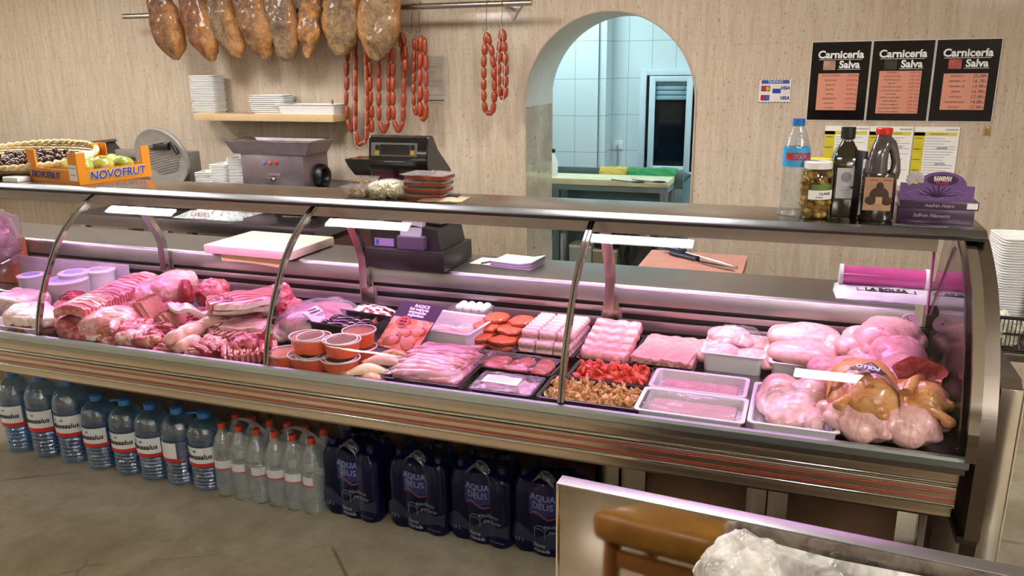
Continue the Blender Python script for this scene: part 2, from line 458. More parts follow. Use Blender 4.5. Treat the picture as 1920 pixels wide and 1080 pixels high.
# back room
RY = 7.0
mb = MB(); mb.box(-4.5, 1.5, RY, RY+.06, 0, CEIL); structure(mb.build('wall_rear', M_tile, smooth=False))
pc = at(1133, 250, y=6.75).x
mb = MB(); mb.box(-4.5, pc-.06, 6.75, RY, 0, CEIL); mb.box(pc-.06, pc, 6.78, RY, 0, CEIL); structure(mb.build('trim_2', M_tile, smooth=False))
for nm, x in (('wall_rear_left', -4.5), ('wall_rear_right', 1.5)):
    mb = MB(); mb.box(x-.03, x+.03, WB, RY, 0, CEIL); structure(mb.build(nm, M_tile, smooth=False))
# aluminium sliding window of the back room
M_alu = plain('white_aluminium', 'd3e2ec', .3, var=.03)
p0 = at(1203, 130, y=RY); p1 = at(1330, 322, y=RY)
wx0, wx1, wz0, wz1 = p0.x, p1.x, at(1215, 330, y=RY).z, p0.z
fr = MB()
for b in ((wx0, wx0+.055, wz0, wz1), (wx1-.055, wx1, wz0, wz1), (wx0+.055, wx1-.055, wz1-.05, wz1), (wx0+.055, wx1-.055, wz0, wz0+.05)):
    fr.box(b[0], b[1], RY-.05, RY+.0, b[2], b[3], .004)
win = structure(fr.build('window_1', M_alu))
sx0 = wx0+.085; sx1 = sx0+.36
fr = MB()
for b in ((sx0, sx0+.05, wz0+.05, wz1-.055), (sx1-.05, sx1, wz0+.05, wz1-.055), (sx0+.05, sx1-.05, wz1-.10, wz1-.055), (sx0+.05, sx1-.05, wz0+.05, wz0+.10)):
    fr.box(b[0], b[1], RY-.075, RY-.052, b[2], b[3], .003)
fr.build('sash', M_alu, win)
mb = MB(); mb.box(wx0+.055, wx1-.055, RY-.03, RY-.022, wz0+.05, wz1-.05)
mb.build('window_pane', plain('night_glass', '0b161e', .06), win)
mb = MB()
for k in range(4): mb.box(sx0+.05, sx1-.05, RY-.048, RY-.038, wz1-.13-.04*k, wz1-.095-.04*k, .004)
mb.build('roller_blind', plain('blind_slats', '8fb0bf', .5), win)
# ceiling lamps (shop rows, plus unseen side panels added for brightness)
M_diff = emit('lamp_diffuser', LAMP_COL, LAMP_POWER)
for i, (x, y, a, b) in enumerate(LAMPS):
    t = thing('ceiling_light', 'square white panel light among the shop ceiling lights and added fill lights', 'ceiling light', (x, y, CEIL), group='ceiling panel lights')
    mb = MB()
    for q in ((-a/2-.02, -a/2, -b/2-.02, b/2+.02), (a/2, a/2+.02, -b/2-.02, b/2+.02), (-a/2, a/2, -b/2-.02, -b/2), (-a/2, a/2, b/2, b/2+.02)):
        mb.box(*q, -.025, 0)
    mb.build('frame', M_white, t)
    mb = MB(); mb.box(-a/2, a/2, -b/2, b/2, -.02, -.012); mb.build('diffuser', M_diff, t, smooth=False)
t = thing('ceiling_light', 'square cool white ceiling light in the back room beyond the arch', 'ceiling light', (-1.9, 6.0, CEIL))
mb = MB(); mb.box(-.3, .3, -.3, .3, -.02, -.01); mb.build('diffuser', emit('lamp_cool', BACK_COL, BACK_POWER), t, smooth=False)
mb = MB(); mb.box(-.33, .33, -.33, .33, -.011, 0); mb.build('frame', M_white, t, smooth=False)
t = thing('ceiling_light', 'cool white ceiling light right of the window in the back room', 'ceiling light', (.4, 6.0, CEIL))
mb = MB(); mb.box(-.3, .3, -.3, .3, -.02, -.01); mb.build('diffuser', MC['lamp_cool'], t, smooth=False)
mb = MB(); mb.box(-.33, .33, -.33, .33, -.011, 0); mb.build('frame', M_white, t, smooth=False)

# ================================================================== THE REFRIGERATED COUNTER
CX0, CX1 = -3.9, .425         # run of the counter
MULL = [-3.472, -2.505, -1.539, -.572]
GP = [(1.97, .805), (1.985, .865), (2.007, .93), (2.035, .99), (2.07, 1.05), (2.105, 1.105), (2.15, 1.155), (2.2, 1.197), (2.255, 1.232), (2.295, 1.252), (2.33, 1.267)]
DECK = .775
case = thing('display_counter', 'long stainless refrigerated meat counter with curved glass front and pink lighting', 'display counter', (0, 0, 0))
M_lip = steel('aluminium_lip', 'a9b4b4', .35)
M_rail = SD
# front lip just under the glass
mb = MB(); mb.prism([(1.952, .777), (1.943, .784), (1.943, .80), (1.950, .806), (1.9645, .806), (1.9645, .785), (1.985, .778), (1.985, .777)], CX0, CX1)
mb.build('front_lip', M_lip, case)
mb = MB(); mb.prism([(1.960, .759), (1.960, .7765), (1.985, .7765), (1.985, .759)], CX0, CX1-.003)
mb.build('lip_channel', steel('channel_steel', '9a958e', .3), case)  # recessed channel under the lip, in its own warmer grey steel
mb = MB(); mb.box(CX0, CX1-.01, 1.972, 2.0, .732, .756, .002); mb.build('fascia_band', M_rail, case)
mb = MB(); mb.box(CX0, CX1-.012, 1.970, 2.0, .676, .7185, .002); mb.build('fascia_band', M_rail, case)
mb = MB(); mb.box(CX0, CX1-.014, 1.982, 2.01, .634, .660, .002); mb.build('fascia_band', M_rail, case)
for z, r in ((.7252, .0058), (.668, .0066)):
    mb = MB(); mb.tube([(CX0, 1.977, z), (CX1-.012, 1.977, z)], r, 12); mb.build('chrome_moulding', S2, case)
M_stripe = plain('red_stripe', '8e1a10', .35, coat=.3)
for z in (.7085, .7035, .6865, .6815):
    mb = MB(); mb.box(CX0, CX1-.013, 1.9685, 1.9715, z-.0011, z+.0011); mb.build('red_stripe', M_stripe, case, smooth=False)
mb = MB(); mb.box(CX0, CX1-.02, 2.0, 2.66, .62, .635); mb.box(CX0, CX1-.02, 2.0, 2.02, .635, .7751); mb.build('tank', SDK, case, smooth=False)
# recess behind the bottles, legs
M_brown = plain('brown_laminate', '6a4e3a', .42, var=.15)
mb = MB(); mb.box(CX0, CX1-.03, 2.66, 2.69, 0.02, .62); mb.build('back_panel', M_brown, case, smooth=False)
def legpost(x, wd=.045):
    mb = MB(); mb.box(x-wd/2, x+wd/2, 2.60, 2.655, .015, .62, .002); mb.build('leg', S, case)
    mb = MB(); mb.lathe([(.022, 0), (.022, .012), (.012, .016)], 12); mb.build('foot', M_rubber, case, loc=(x, 2.63, 0))
for px in (1138, 1187, 1418, 1458, 1745, 648): legpost(at(px, 890+ (px-1138)*.15, y=2.6).x, .088 if px < 1400 and px > 1000 else .066)
# deck
mb = MB(); mb.box(CX0, CX1-.015, 1.985, 2.66, DECK-.02, DECK); mb.build('deck', steel('deck_steel', 'a39ca0', .25), case, smooth=False)
# glass panes and their chrome mullions
M_glass = clear('counter_glass', (.97, .965, .975), gloss=.012, rough=.004, fres=1.5)
ed = [CX0]+MULL+[CX1-.012]
for a, b in zip(ed, ed[1:]):
    mb = MB(); mb.strip(GP, a+.004, b-.004, .005); mb.build('curved_glass', M_glass, case)
def mull(x, wd=.018):
    off = [(p[0]-.006, p[1]+.004) for p in GP]
    mb = MB(); mb.strip(off, x-wd/2, x+wd/2, .014); o = mb.build('mullion', S2, case)
    mb = MB(); mb.strip([(p[0]-.0075, p[1]+.005) for p in GP], x-.0015, x+.0015, .003); mb.build('joint_seal', M_rubber, o)
for x in MULL: mull(x)
# top shelf with rolled front edge, gasket line and rail
mb = MB(); TOPZ = 1.287
mb.prism([(2.290, 1.2695), (2.290, TOPZ-.0005), (2.292, TOPZ), (2.515, TOPZ), (2.515, 1.2695)], CX0, CX1+.035)
topo = mb.build('top_shelf', S, case)
mb = MB(); mb.prism([(2.266, 1.2695), (2.264, 1.2725), (2.266, 1.275), (2.286, TOPZ-.0012), (2.2895, TOPZ), (2.2895, 1.2695)], CX0, CX1+.034); mb.build('edge_trim', steel('edge_bright', '86888b', .30, aniso=(30, 1, 1), bumpd=.0006), topo)
mb = MB(); mb.box(.14, .1425, 2.290, 2.514, TOPZ, TOPZ+.0004); mb.build('shelf_joint', S2, topo, smooth=False)
mb = MB(); mb.prism([(2.268, 1.2620), (2.268, 1.2694), (2.335, 1.2694), (2.335, 1.2655)], CX0, CX1+.03); mb.build('gasket', M_rubber, case)
mb = MB(); mb.box(CX0, .36, 2.336, 2.343, 1.216, 1.2655); mb.box(CX0, .36, 2.43, 2.437, 1.200, 1.269); mb.box(CX0, .36, 2.343, 2.43, 1.254, 1.2655)
mb.build('lamp_housing', S, case)
# the pink display tubes
mb = MB(); mb.tube([(CX0+.1, 2.386, 1.232), (CX1-.12, 2.386, 1.232)], .0125, 12)
mb.build('fluorescent_tube', emit('pink_tube', TUBE_COL, TUBE_POWER), case)
# posts carrying the shelf
for x in (-3.47, -2.525, -1.555, -.587):
    mb = MB(); mb.strip([(2.505, 1.25), (2.62, 1.045), (2.635, 1.0), (2.635, .885)], x-.016, x+.016, .022); mb.build('shelf_post', S, case)
# service counter behind with rolled edge
SZ = .97
mb = MB(); mb.prism([(2.645, .905), (2.645, SZ-.012), (2.652, SZ-.003), (2.662, SZ), (2.935, SZ), (2.935, .93), (2.93, .93), (2.93, SZ-.006), (2.66, SZ-.006), (2.651, SZ-.014), (2.651, .905)], CX0, .37)
mb.build('service_top', steel('service_steel', 'a8a6a4', .33), case)
# louvred air panels between the posts
segx = [(-3.9, -3.49), (-3.45, -2.55), (-2.50, -1.58), (-1.53, -.61), (-.56, .31)]
for a, b in segx:
    mb = MB()
    for z0, z1 in ((.868, .889), (.812, .848), (DECK, .795)):
        mb.box(a, b, 2.648, 2.653, z0, z1, .001)
    mb.box(a, a+.012, 2.647, 2.655, DECK, .889); mb.box(b-.012, b, 2.647, 2.655, DECK, .889)
    mb.build('air_louvre', steel('louvre_steel', 'cfc2c6', .36), case)
mb = MB(); mb.box(CX0, .42, 2.665, 2.67, DECK, .905); mb.build('louvre_backing', plain('black_backing', '0a080c', .5), case, smooth=False)
mb = MB(); mb.box(CX0, .37, 2.93, 2.94, .02, .93); mb.build('service_back', SDK, case, smooth=False)
for x in (-2.525, -1.555, -.587):
    mb = MB(); mb.box(x-.028, x+.028, 2.642, 2.656, DECK, .905, .001); mb.build('louvre_post', S, case)
mb = MB(); mb.box(.31, .412, 2.645, 2.66, DECK, .905); mb.build('instrument_panel', steel('instrument_steel', 'a8959c', .3), case, smooth=False)
g0 = at(1706, 603, y=2.645)
mb = MB(); mb.lathe([(.0, .001), (.024, .001), (.024, .006), (.027, .006), (.027, 0)], 28, Matrix.Rotation(PI/2, 4, 'X')); dial = mb.build('thermometer', plain('dial_face', 'd8c8cc', .4), case, loc=(g0.x, 2.645, g0.z))
mb = MB(); mb.box(-.001, .001, -.002, -.0005, 0, .018, M=Matrix.Rotation(-.6, 4, 'Y')); mb.lathe([(.004, .0), (.004, .003), (0, .003)], 10, Matrix.Rotation(PI/2, 4, 'X')); mb.build('needle', ink, dial)
# right end: clear pane inside, polished steel end wall outside
endprof = [(1.945, .60), (1.942, .80), (1.955, .90), (1.985, .985), (2.025, 1.055), (2.075, 1.12), (2.135, 1.177), (2.205, 1.22), (2.275, 1.252), (2.30, 1.262), (2.50, 1.262), (2.66, .985), (2.95, .985), (2.95, .60)]
def smooth_line(p, n=6):
    out = []
    for i in range(len(p)-1):
        p0, p1, p2, p3 = p[max(0, i-1)], p[i], p[i+1], p[min(len(p)-1, i+2)]
        for k in range(n):
            t = k/n; out.append(tuple(.5*((2*p1[j])+(-p0[j]+p2[j])*t+(2*p0[j]-5*p1[j]+4*p2[j]-p3[j])*t*t+(-p0[j]+3*p1[j]-3*p2[j]+p3[j])*t**3) for j in (0, 1)))
    return out+[p[-1]]
endprof = smooth_line(endprof[:10])+endprof[10:]
mb = MB(); mb.prism(endprof, CX1+.012, CX1+.045); mb.build('end_wall', steel('end_steel', '8f857c', .28, brushed=False), case)
mb = MB(); mb.strip([(p[0]-.004, p[1]+.003) for p in endprof[6:55]], CX1-.012, CX1+.012, .016); mb.build('end_trim', S2, case)
def mirror_pane():
    t = NT('end_glass'); t.base(rgb('b9a9b4')); t.set(.03, 1.0)
    tr = t.n('ShaderNodeBsdfTransparent'); mx = t.n('ShaderNodeMixShader'); mx.inputs[0].default_value = .62
    t.l(tr.outputs[0], mx.inputs[1]); t.l(t.b.outputs[0], mx.inputs[2]); t.l(mx.outputs[0], t.out.inputs[0]); return t.m
mb = MB(); mb.prism([(1.985, DECK), (1.99, .86), (2.012, .93), (2.075, 1.05), (2.155, 1.15), (2.26, 1.225), (2.335, 1.25), (2.50, 1.25), (2.62, 1.02), (2.655, .95), (2.655, DECK)], CX1-.022, CX1-.018)
mb.build('end_glass', mirror_pane(), case, smooth=False)
mb = MB(); mb.box(CX1+.0, CX1+.045, 1.96, 2.62, .58, .599); mb.box(CX1-.03, CX1+.04, 2.10, 2.17, .0, .58, .003); mb.build('end_leg', SDK, case)
# ribbed conduit and stay at the right corner of the light box
a0, a1 = at(1752, 462, y=2.5), at(1738, 590, y=2.63)
mb = MB(); pts = [a0.lerp(a1, k/60) for k in range(61)]; mb.tube(pts, [.0052 if k % 2 else .0038 for k in range(61)], 8); mb.build('cable_conduit', plain('pink_conduit', 'c77fae', .4), case)
a0, a1 = at(1790, 448, y=2.42), at(1752, 585, y=2.64)
mb = MB(); mb.tube([a0, a1], .005, 8); mb.build('stay_rod', S, case)
# ================================================================== WALL: hams, sausages, shelf, papers
HY = 4.36
b0, b1 = at(232, 31, y=4.38), at(997, 5, y=4.38)
railt = thing('meat_rail', 'long steel tube rail on the wall carrying the hams and sausages', 'rail', (0, 0, 0))
mb = MB(); mb.tube([b0, b1], .017, 14); mb.build('rail_tube', S, railt)
for px, pz in ((940, 8), (640, 15)):
    c = at(px, pz, y=4.40)
    mb = MB(); mb.prism([(c.x-.06, c.z+.01), (c.x+.06, c.z+.01), (c.x, c.z-.075)], 4.585, 4.60, 'y'); mb.tube([(c.x, 4.38, c.z+.002), (c.x, 4.59, c.z-.01)], .008, 8); mb.build('bracket', S, railt)
def ham_mat(i, c1, c2, c3, pale):
    t = NT('cured_ham_%d' % i); v = t.coord(loc=(i*3, 0, 0)); a = t.noise(v, 7, 6, .7, 2.2); b = t.noise(v, 26, 5, .65, 1.2)
    col = t.ramp(a, [(.28, rgb(c3)), (.42, rgb(c1)), (.55, rgb(c2)), (.7, rgb(pale))])
    col = t.mix(t.ramp(b, [(.35, (.7, .7, .7)), (.55, (0, 0, 0))]), col, rgb(c3))
    sep = t.n('ShaderNodeSeparateXYZ'); t.l(t.coord(), sep.inputs[0])
    # golden rind round the sides, dark cut face in the middle
    ax = t.n('ShaderNodeMath', operation='ABSOLUTE'); t.l(sep.outputs[0], ax.inputs[0])
    rind = t.ramp(ax.outputs[0], [(.07, (0, 0, 0)), (.115, (.85, .85, .85))])
    col = t.mix(rind, col, t.ramp(b, [(.3, rgb('8a5526')), (.7, rgb('c08848'))]))
    t.base(col); t.set(.38, 0, .25); t.bump(t.mix(.5, a, b), .02, 1.0); return t.m
hams = [  # bottom tip px, py ; top centre px at y=0 ; halfwidth m ; colours
    (332, 113, 298, .125, ('6b4426', '8a5c34', '2c1a12', '966a34')),
    (396, 116, 358, .115, ('6a3a1c', '875028', '301c12', '98703e')),
    (447, 109, 404, .11, ('6c5138', '856a4a', '3a281c', '9c8258')),
    (497, 110, 462, .125, ('70492a', '8c6236', '3c2616', '9c7a48')),
    (541, 116, 520, .115, ('6e5440', '866c4c', '3e2e20', 'a08658')),
    (578, 109, 582, .075, ('7a5432', 'a86c30', '40281a', 'bc8840')),
    (640, 104, 643, .13, ('70563a', '8a6c40', '3e2c1c', 'a48c5e')),
    (708, 114, 714, .135, ('7a5f42', '927348', '442f20', 'ae9666'))]
names = ['leftmost dark brown cured ham hanging from the wall rail', 'dark reddish cured ham with a white streak, second from the left on the rail',
    'greyish cured ham, third from the left on the wall rail', 'golden brown broad cured ham, fourth from the left on the rail',
    'pale mouldy cured ham with ragged tip, left of the narrow ham', 'narrow orange cured ham seen edge on between two broad hams',
    'broad cured ham with ragged grey tip, beside the rightmost ham', 'rightmost and largest cured ham, hanging in front of the sausages']
for i, (px, py, tx, hw, cs) in enumerate(hams):
    yy = HY - (.02 if i % 2 else .0) - (.03 if i > 5 else 0)
    tip = at(px, py, y=yy-.05); top = at(tx, -8, y=yy-.05)
    mid = Vector((top.x, yy-.05, tip.z+.26))
    t = thing('cured_ham', names[i], 'ham', (mid.x, yy-.05, tip.z+.30), group='cured hams on the rail')
    lean_ = (tip.x-mid.x)
    mb = MB(); n = 44; pts = []; rs = []
    for k in range(n+1):
        u = k/n; z = -.298+.62*u
        wv = math.sin(min(1, (u+.012)/.36)*PI/2)**.55 if u < .36 else (1-.80*((u-.36)/.64)**1.25)
        cx = lean_*(1-min(1, u/.62))**1.15
        pts.append((cx, 0, z)); rs.append((max(.012, hw*wv), max(.012, hw*.62*wv)))
    # body with a flattened, hollowed face
    rings = []
    for (cx, cy, z), (ra, rb) in zip(pts, rs):
        ring = []
        for q in range(44):
            a = 2*PI*q/44; x = math.cos(a)*ra; y = math.sin(a)*rb
            if y < 0: y *= .62+.25*abs(math.cos(a))
            p = Vector((cx+x, y, z)); f = noise.fractal(p*9+Vector((i*4, 0, 0)), .8, 2.1, 4); g_ = 1-abs(noise.noise(p*26+Vector((0, i*3, 0))))
            p += Vector((x, y, 0)).normalized()*(f*.020+(g_-.8)*.010*(1 if y < 0 else .2)*(1 if u < .55 else .3)); ring.append(mb.bm.verts.new(p))
        rings.append(ring)
    for A, B in zip(rings, rings[1:]):
        for q in range(44): mb.bm.faces.new((A[q], A[(q+1) % 44], B[(q+1) % 44], B[q]))
    mb.bm.faces.new(rings[0][::-1]); mb.bm.faces.new(rings[-1])
    mb.build('ham_body', ham_mat(i, *cs), t)
    mb = MB(); mb.tube([(0, 0, .30), (.0, .0, .42), (0, .05, .48)], [.022, .026, .012], 10); mb.build('shank', plain('ham_shank', '7a5632', .5), t)
    mb = MB(); mb.tube([(.004, .02, .33), (.02, .07, .40), (0, .07, .41), (-.02, .03, .36), (.004, .02, .33)], .003, 6); mb.build('hanging_cord', plain('cord', 'b9a37a', .8), t)
# ---- sausages
M_chor = meat('chorizo_skin', '8f3416', 'a0431f', '6a1f0c', scale=20, rough=.4, coat=.15, bump=.0015)
M_hook = S2
def linkmesh(L, r):
    mb = MB(); n = 10; pts = []; rs = []
    for k in range(n+1):
        u = k/n; pts.append((.12*r*math.sin(u*PI), 0, (u-.5)*L)); rs.append(max(.0022, r*math.sin(PI*min(1, max(0, .06+u*.88)))**.34 if 0 < u < 1 else .003))
    mb.tube(pts, rs, 12); return mb.mesh('sausage_link', M_chor)
LK = {}
def sausage_string(pts, y, r, ll, label, seedv, twine=False):
    """pts: polyline in photo pixels on the plane y; links of length ll strung along it"""
    P = [at(a, b, y=y) for a, b in pts]; P = [P[0]]+P[1:]
    # smooth
    for _ in range(2):
        Q = [P[0]]
        for a, b in zip(P, P[1:]): Q += [a.lerp(b, .25), a.lerp(b, .75)]
        Q.append(P[-1]); P = Q
    d = [0]
    for a, b in zip(P, P[1:]): d.append(d[-1]+(b-a).length)
    tot = d[-1]; n = max(1, round(tot/ll)); L = tot/n
    def S_(u):
        u = max(0, min(tot, u))
        for k in range(len(P)-1):
            if u <= d[k+1]+1e-9: return P[k].lerp(P[k+1], (u-d[k])/max(1e-9, d[k+1]-d[k]))
        return P[-1]
    key = (round(L, 3), r)
    if key not in LK: LK[key] = linkmesh(L*1.02, r)
    o = P[0]; t = thing('sausage_string', label, 'sausages', o, group='strings of red sausages')
    rr = random.Random(seedv)
    for k in range(n):
        a, b = S_(k*L), S_((k+1)*L); c = (a+b)/2-o; q = (b-a).to_track_quat('Z', 'Y')
        e = link('sausage_link', LK[key], t, c+Vector((0, rr.uniform(-.004, .004), 0))); e.rotation_mode = 'QUATERNION'; e.rotation_quaternion = q
        e.scale = (rr.uniform(.92, 1.06),)*2+((b-a).length/L*1.0,)
    if twine:
        mb = MB(); mb.tube([S_(tot*k/40)-o+Vector((0, -r-.001, 0)) for k in range(41)], .0012, 5); mb.build('twine', plain('white_twine', 'd8cdbd', .8), t)
    return t
SY = 4.42
def U(x0, y0, xl, xr, yb, x1, y1):
    m = (xl+xr)/2; return [(x0, y0), (xl, (y0*2+yb)/3), (xl, yb-22), (xl+(m-xl)*.35, yb-5), (m, yb), (xr-(xr-m)*.35, yb-5), (xr, yb-22), (xr, (y1*2+yb)/3), (x1, y1)]
sausage_string(U(654, 60, 650, 666, 249, 664, 60), SY+.03, .0165, .085, 'leftmost long loop of red chorizo under the two rightmost hams', 1)
sausage_string(U(668, 40, 666, 688, 279, 680, 60), SY-.02, .0165, .09, 'longest loop of red chorizo, reaching lowest below the hams', 2, True)
sausage_string([(690, 60), (693, 120), (695, 180), (697, 249)], SY, .0185, .09, 'single straight run of chorizo hanging right of the longest loop', 3)
sausage_string(U(713, 60, 710, 729, 251, 724, 60), SY, .0165, .085, 'chorizo loop with a rounded bottom behind the rightmost ham', 4)
sausage_string(U(738, 60, 737, 757, 250, 751, 62), SY-.01, .0165, .085, 'chorizo loop with a rounded bottom at the right edge of the rightmost ham', 5)
sausage_string([(752, 60), (759, 80), (761, 135)], SY-.03, .018, .09, 'short piece of two thick red sausages right of the rightmost ham', 6)
sausage_string(U(777, 72, 776, 786, 218, 781, 74), SY-.0, .014, .065, 'narrow sausage loop with thin links on the left of a pair of hooks', 7)
sausage_string(U(790, 66, 788, 799, 237, 796, 70), SY-.04, .0175, .092, 'narrow sausage loop with long links on the right of a pair of hooks', 8)
sausage_string(U(913, 60, 907, 927, 220, 914, 62), SY-.02, .0175, .066, 'lone chorizo loop with short plump links hanging left of the arch, longer of two', 9)
sausage_string(U(942, 54, 935, 948, 192, 942, 56), SY-.03, .0185, .064, 'shorter chorizo loop tied with white twine, nearest to the arch', 10, True)
for px, ty, by in ((773, 12, 60), (787, 10, 60), (913, 2, 56), (942, 2, 50)):
    a = at(px, ty, y=4.37); b = at(px, by, y=4.40); c = at(px+2, by-4, y=4.40)
    mb = MB(); r = .019
    pts = [(a.x-.006, 4.38, a.z-.03)]+[(a.x, 4.38-r*math.sin(q*PI/6), a.z-.0+r*.0+r*math.cos(q*PI/6)) for q in range(-1, 7)]
    mb.tube([(a.x, 4.40, a.z-.01), (a.x, 4.38, a.z+.019), (a.x, 4.355, a.z+.004), (a.x, 4.362, a.z-.03), (b.x, 4.39, b.z+.02), (b.x+.003, 4.395, b.z), (b.x-.004, 4.38, b.z-.008), (b.x-.012, 4.37, b.z+.008)], .0022, 6)
    mb.build('butcher_hook', M_hook, loc=None)
    o = bpy.data.objects[-1] if False else COL.objects[-1]
    tag(o, {773: 'leftmost thin wire hook of the close pair on the rail', 787: 'wire hook next to the rightmost ham pair, right of its twin', 913: 'wire hook holding the longer chorizo loop near the arch', 942: 'wire hook holding the short chorizo loop nearest to the arch'}[px], 'hook', 'wire hooks on the rail')
# ---- shelf
sa, sb, sc_ = at(363, 213, y=4.38), at(624, 214, y=4.38), at(624, 229, y=4.38)
M_wood = plain('birch_veneer', 'c9ab82', .45, var=.06)
mb = MB(); mb.box(sa.x, sb.x, 4.38, 4.6, sc_.z, sa.z, .001); tag(mb.build('wall_shelf', M_wood), 'pale wooden floating shelf holding white foam trays', 'shelf')
SHZ = sa.z
def foam_tray(L=.20, W=.14, H=.018):
    mb = tray_mb(L, W, H, wall=.002, taper=.012, rim=.007, rad=.02); return mb.mesh('foam_tray', M_foam)
FT = foam_tray(.205, .135); FT2 = foam_tray(.235, .175, .022)
def stack(cx, cy, z0, n, dz, me, rz, label, group, jit=.002, lean=(0, 0), cnt=[0]):
    for k in range(n):
        cnt[0] += 1; r = random.Random(cnt[0])
        o = link('foam_tray', me, None, (cx+r.uniform(-jit, jit)+lean[0]*k, cy+r.uniform(-jit, jit)+lean[1]*k, z0+k*dz), (0, 0, rz+r.uniform(-.02, .02)))
        tag(o, label, 'tray', group)
c = at(394, 212, y=4.48); stack(c.x-.005, 4.49, SHZ, 22, .0108, foam_tray(.20, .14, .016), .0, 'white foam tray in the tall stack at the left end of the wall shelf', 'tall stack of foam trays on the shelf')
for k in range(22):pass
c = at(512, 212, y=4.48); stack(c.x, 4.49, SHZ, 9, .0125, foam_tray(.25, .17, .017), .12, 'white foam tray in the low loose stack in the middle of the wall shelf', 'low stack of foam trays on the shelf', .006)
# shallow white box at the right end
c0, c1 = at(524, 212, y=4.41), at(634, 212, y=4.41)
t = thing('plastic_box', 'shallow white plastic box with a rim at the right end of the wall shelf', 'box', ((c0.x+c1.x)/2-.01, 4.47, SHZ))
mb = tray_mb(c1.x-c0.x, .17, .062, taper=.022, rim=.006, rad=.012); mb.build('box_body', M_white, t)
mb = MB(); mb.box(-(c1.x-c0.x)/2+.02, (c1.x-c0.x)/2-.02, -.06, .06, .05, .055, .002); mb.build('contents', M_paper, t)
mb = MB(); mb.lathe([(.008, 0), (.005, .012), (.009, .02), (.003, .035)], 10); tag(mb.build('bottle_stopper', plain('cork', '7a6048', .6), loc=(c1.x-.06, 4.45, SHZ+.055)), 'tiny brown stopper standing on the white box on the shelf', 'stopper')
# ---- papers on the wall
def P2(px, py): return at(px, py, y=WY-.002)
def sheet(name, x0, x1, z0, z1, m, label, cat, group=None, rz=0, y=WY-.0035, th=.0015):
    t = thing(name, label, cat, ((x0+x1)/2, y, (z0+z1)/2), group=group); t.rotation_euler = (0, rz, 0)
    a, b = (x1-x0)/2, (z1-z0)/2
    mb = MB(); mb.box(-a, a, -th/2, th/2, -b, b); mb.build('sheet', m, t, smooth=False); return t, a, b
def rect(t, x0, x1, z0, z1, m, name='print', y=-.0013):
    mb = MB(); mb.box(x0, x1, y, y+.0004, z0, z1); return mb.build(name, m, t, smooth=False)
def txt(t, body, x, z, size, m, y=-.0018, **kw):
    return link('lettering', textmesh(body, size, m, extrude=.0002, **kw), t, (x, y, z))
M_post = plain('glossy_black_poster', '0c0b0d', .12, var=.05); M_salmon = plain('salmon_panel', 'd48f78', .3, var=.04)
pw = .2895; pz1 = P2(1523, 78).z; pz0 = P2(1510, 226).z
lists = [
 (['POLLO ENTERO', 'PECHUGA', 'MUSLOS', 'FILETES', 'ALITAS', 'HIGADITOS', 'GALLINA', 'CONEJO'], ['4,50', '8,90', '4,50', '9,90', '4,95', '3,50', '4,50', '8,50'], 'kg', 'a photo of chicken'),
 (['SOLOMILLO', 'CINTA DE LOMO', 'FILETES de pernil', 'PALETA', 'CHULETAS de LOMO', 'CHULETAS de cabezal', 'COSTILLAS', 'COSTILLA CORTADA', 'PRESA IBERICA', 'SECRETO IBERICO', 'SOLOMILLO IBERICO', 'CINTA LOMO IBERICA'], ['9,90', '7,90', '6,90', '5,50', '6,90', '6,50', '7,50', '7,90', '23,80', '23,80', '19,90', '17,90'], 'kg', 'a dark picture'),
 (['ENTRECOT', 'TERNERA 1ªA', 'TERNERA 2ªB', 'FALDA', 'COSTILLA', 'HAMBURGUESAS', 'RAGOUT'], ['25,00', '16,75', '13,95', '16,95', '12,95', '14,00', '12,95'], 'kg', 'a red meat picture')]
plab = ['leftmost black price poster headed Carnicería Salva with a chicken photo', 'middle black price poster headed Carnicería Salva with the longest list', 'rightmost black price poster headed Carnicería Salva with handwritten prices']
X0 = P2(1517, 150).x
for i in range(3):
    x0 = X0+i*pw; t, a, b = sheet('price_poster', x0, x0+pw-.002, pz0, pz1, plain('laminate_edge', 'd9d4ce', .2), plab[i], 'poster', 'price posters on the wall')
    rect(t, -a+.004, a-.004, -b+.004, b-.004, M_post, 'poster_face', -.0012)
    txt(t, 'Carnicería', -.0, b-.068, .052, inkw, bold=.0016, y=-.0018); rect(t, -.103, .103, b-.092, b-.090, inkw, 'underline', -.0018)
    txt(t, 'Salva', .045, b-.118, .050, inkw, bold=.0016); rect(t, -.01, .10, b-.141, b-.139, inkw, 'underline', -.0018)
    rect(t, -.08, -.022, b-.143, b-.097, [plain('photo_chicken', 'b98a7a', .3, var=.6), plain('photo_dark', '2a2620', .3, var=.6), plain('photo_meat', 'b04038', .3, var=.6)][i], 'picture', -.0017)
    zt = b-(.16, .15, .165)[i]; zb = -b+(.055, .04, .06)[i]; xa, xb = (-.10, .095) if i != 2 else (-.095, .10)
    rect(t, xa, xb, zb, zt, M_salmon, 'price_panel', -.0016)
    n = len(lists[i][0]); sz = min(.0155, (zt-zb)/n*.72)
    for k in range(n):
        z = zt-(k+.5)*(zt-zb)/n
        txt(t, lists[i][0][k], xa+.062, z, sz*.8, ink, y=-.0021)
        txt(t, lists[i][1][k], xb-.042, z, sz*(1.5 if i == 2 else 1.0), ink if i == 2 else inkr, shear=.3, y=-.0021)
        txt(t, '€ '+lists[i][2], xb-.014, z, sz*.75, ink, y=-.0021)
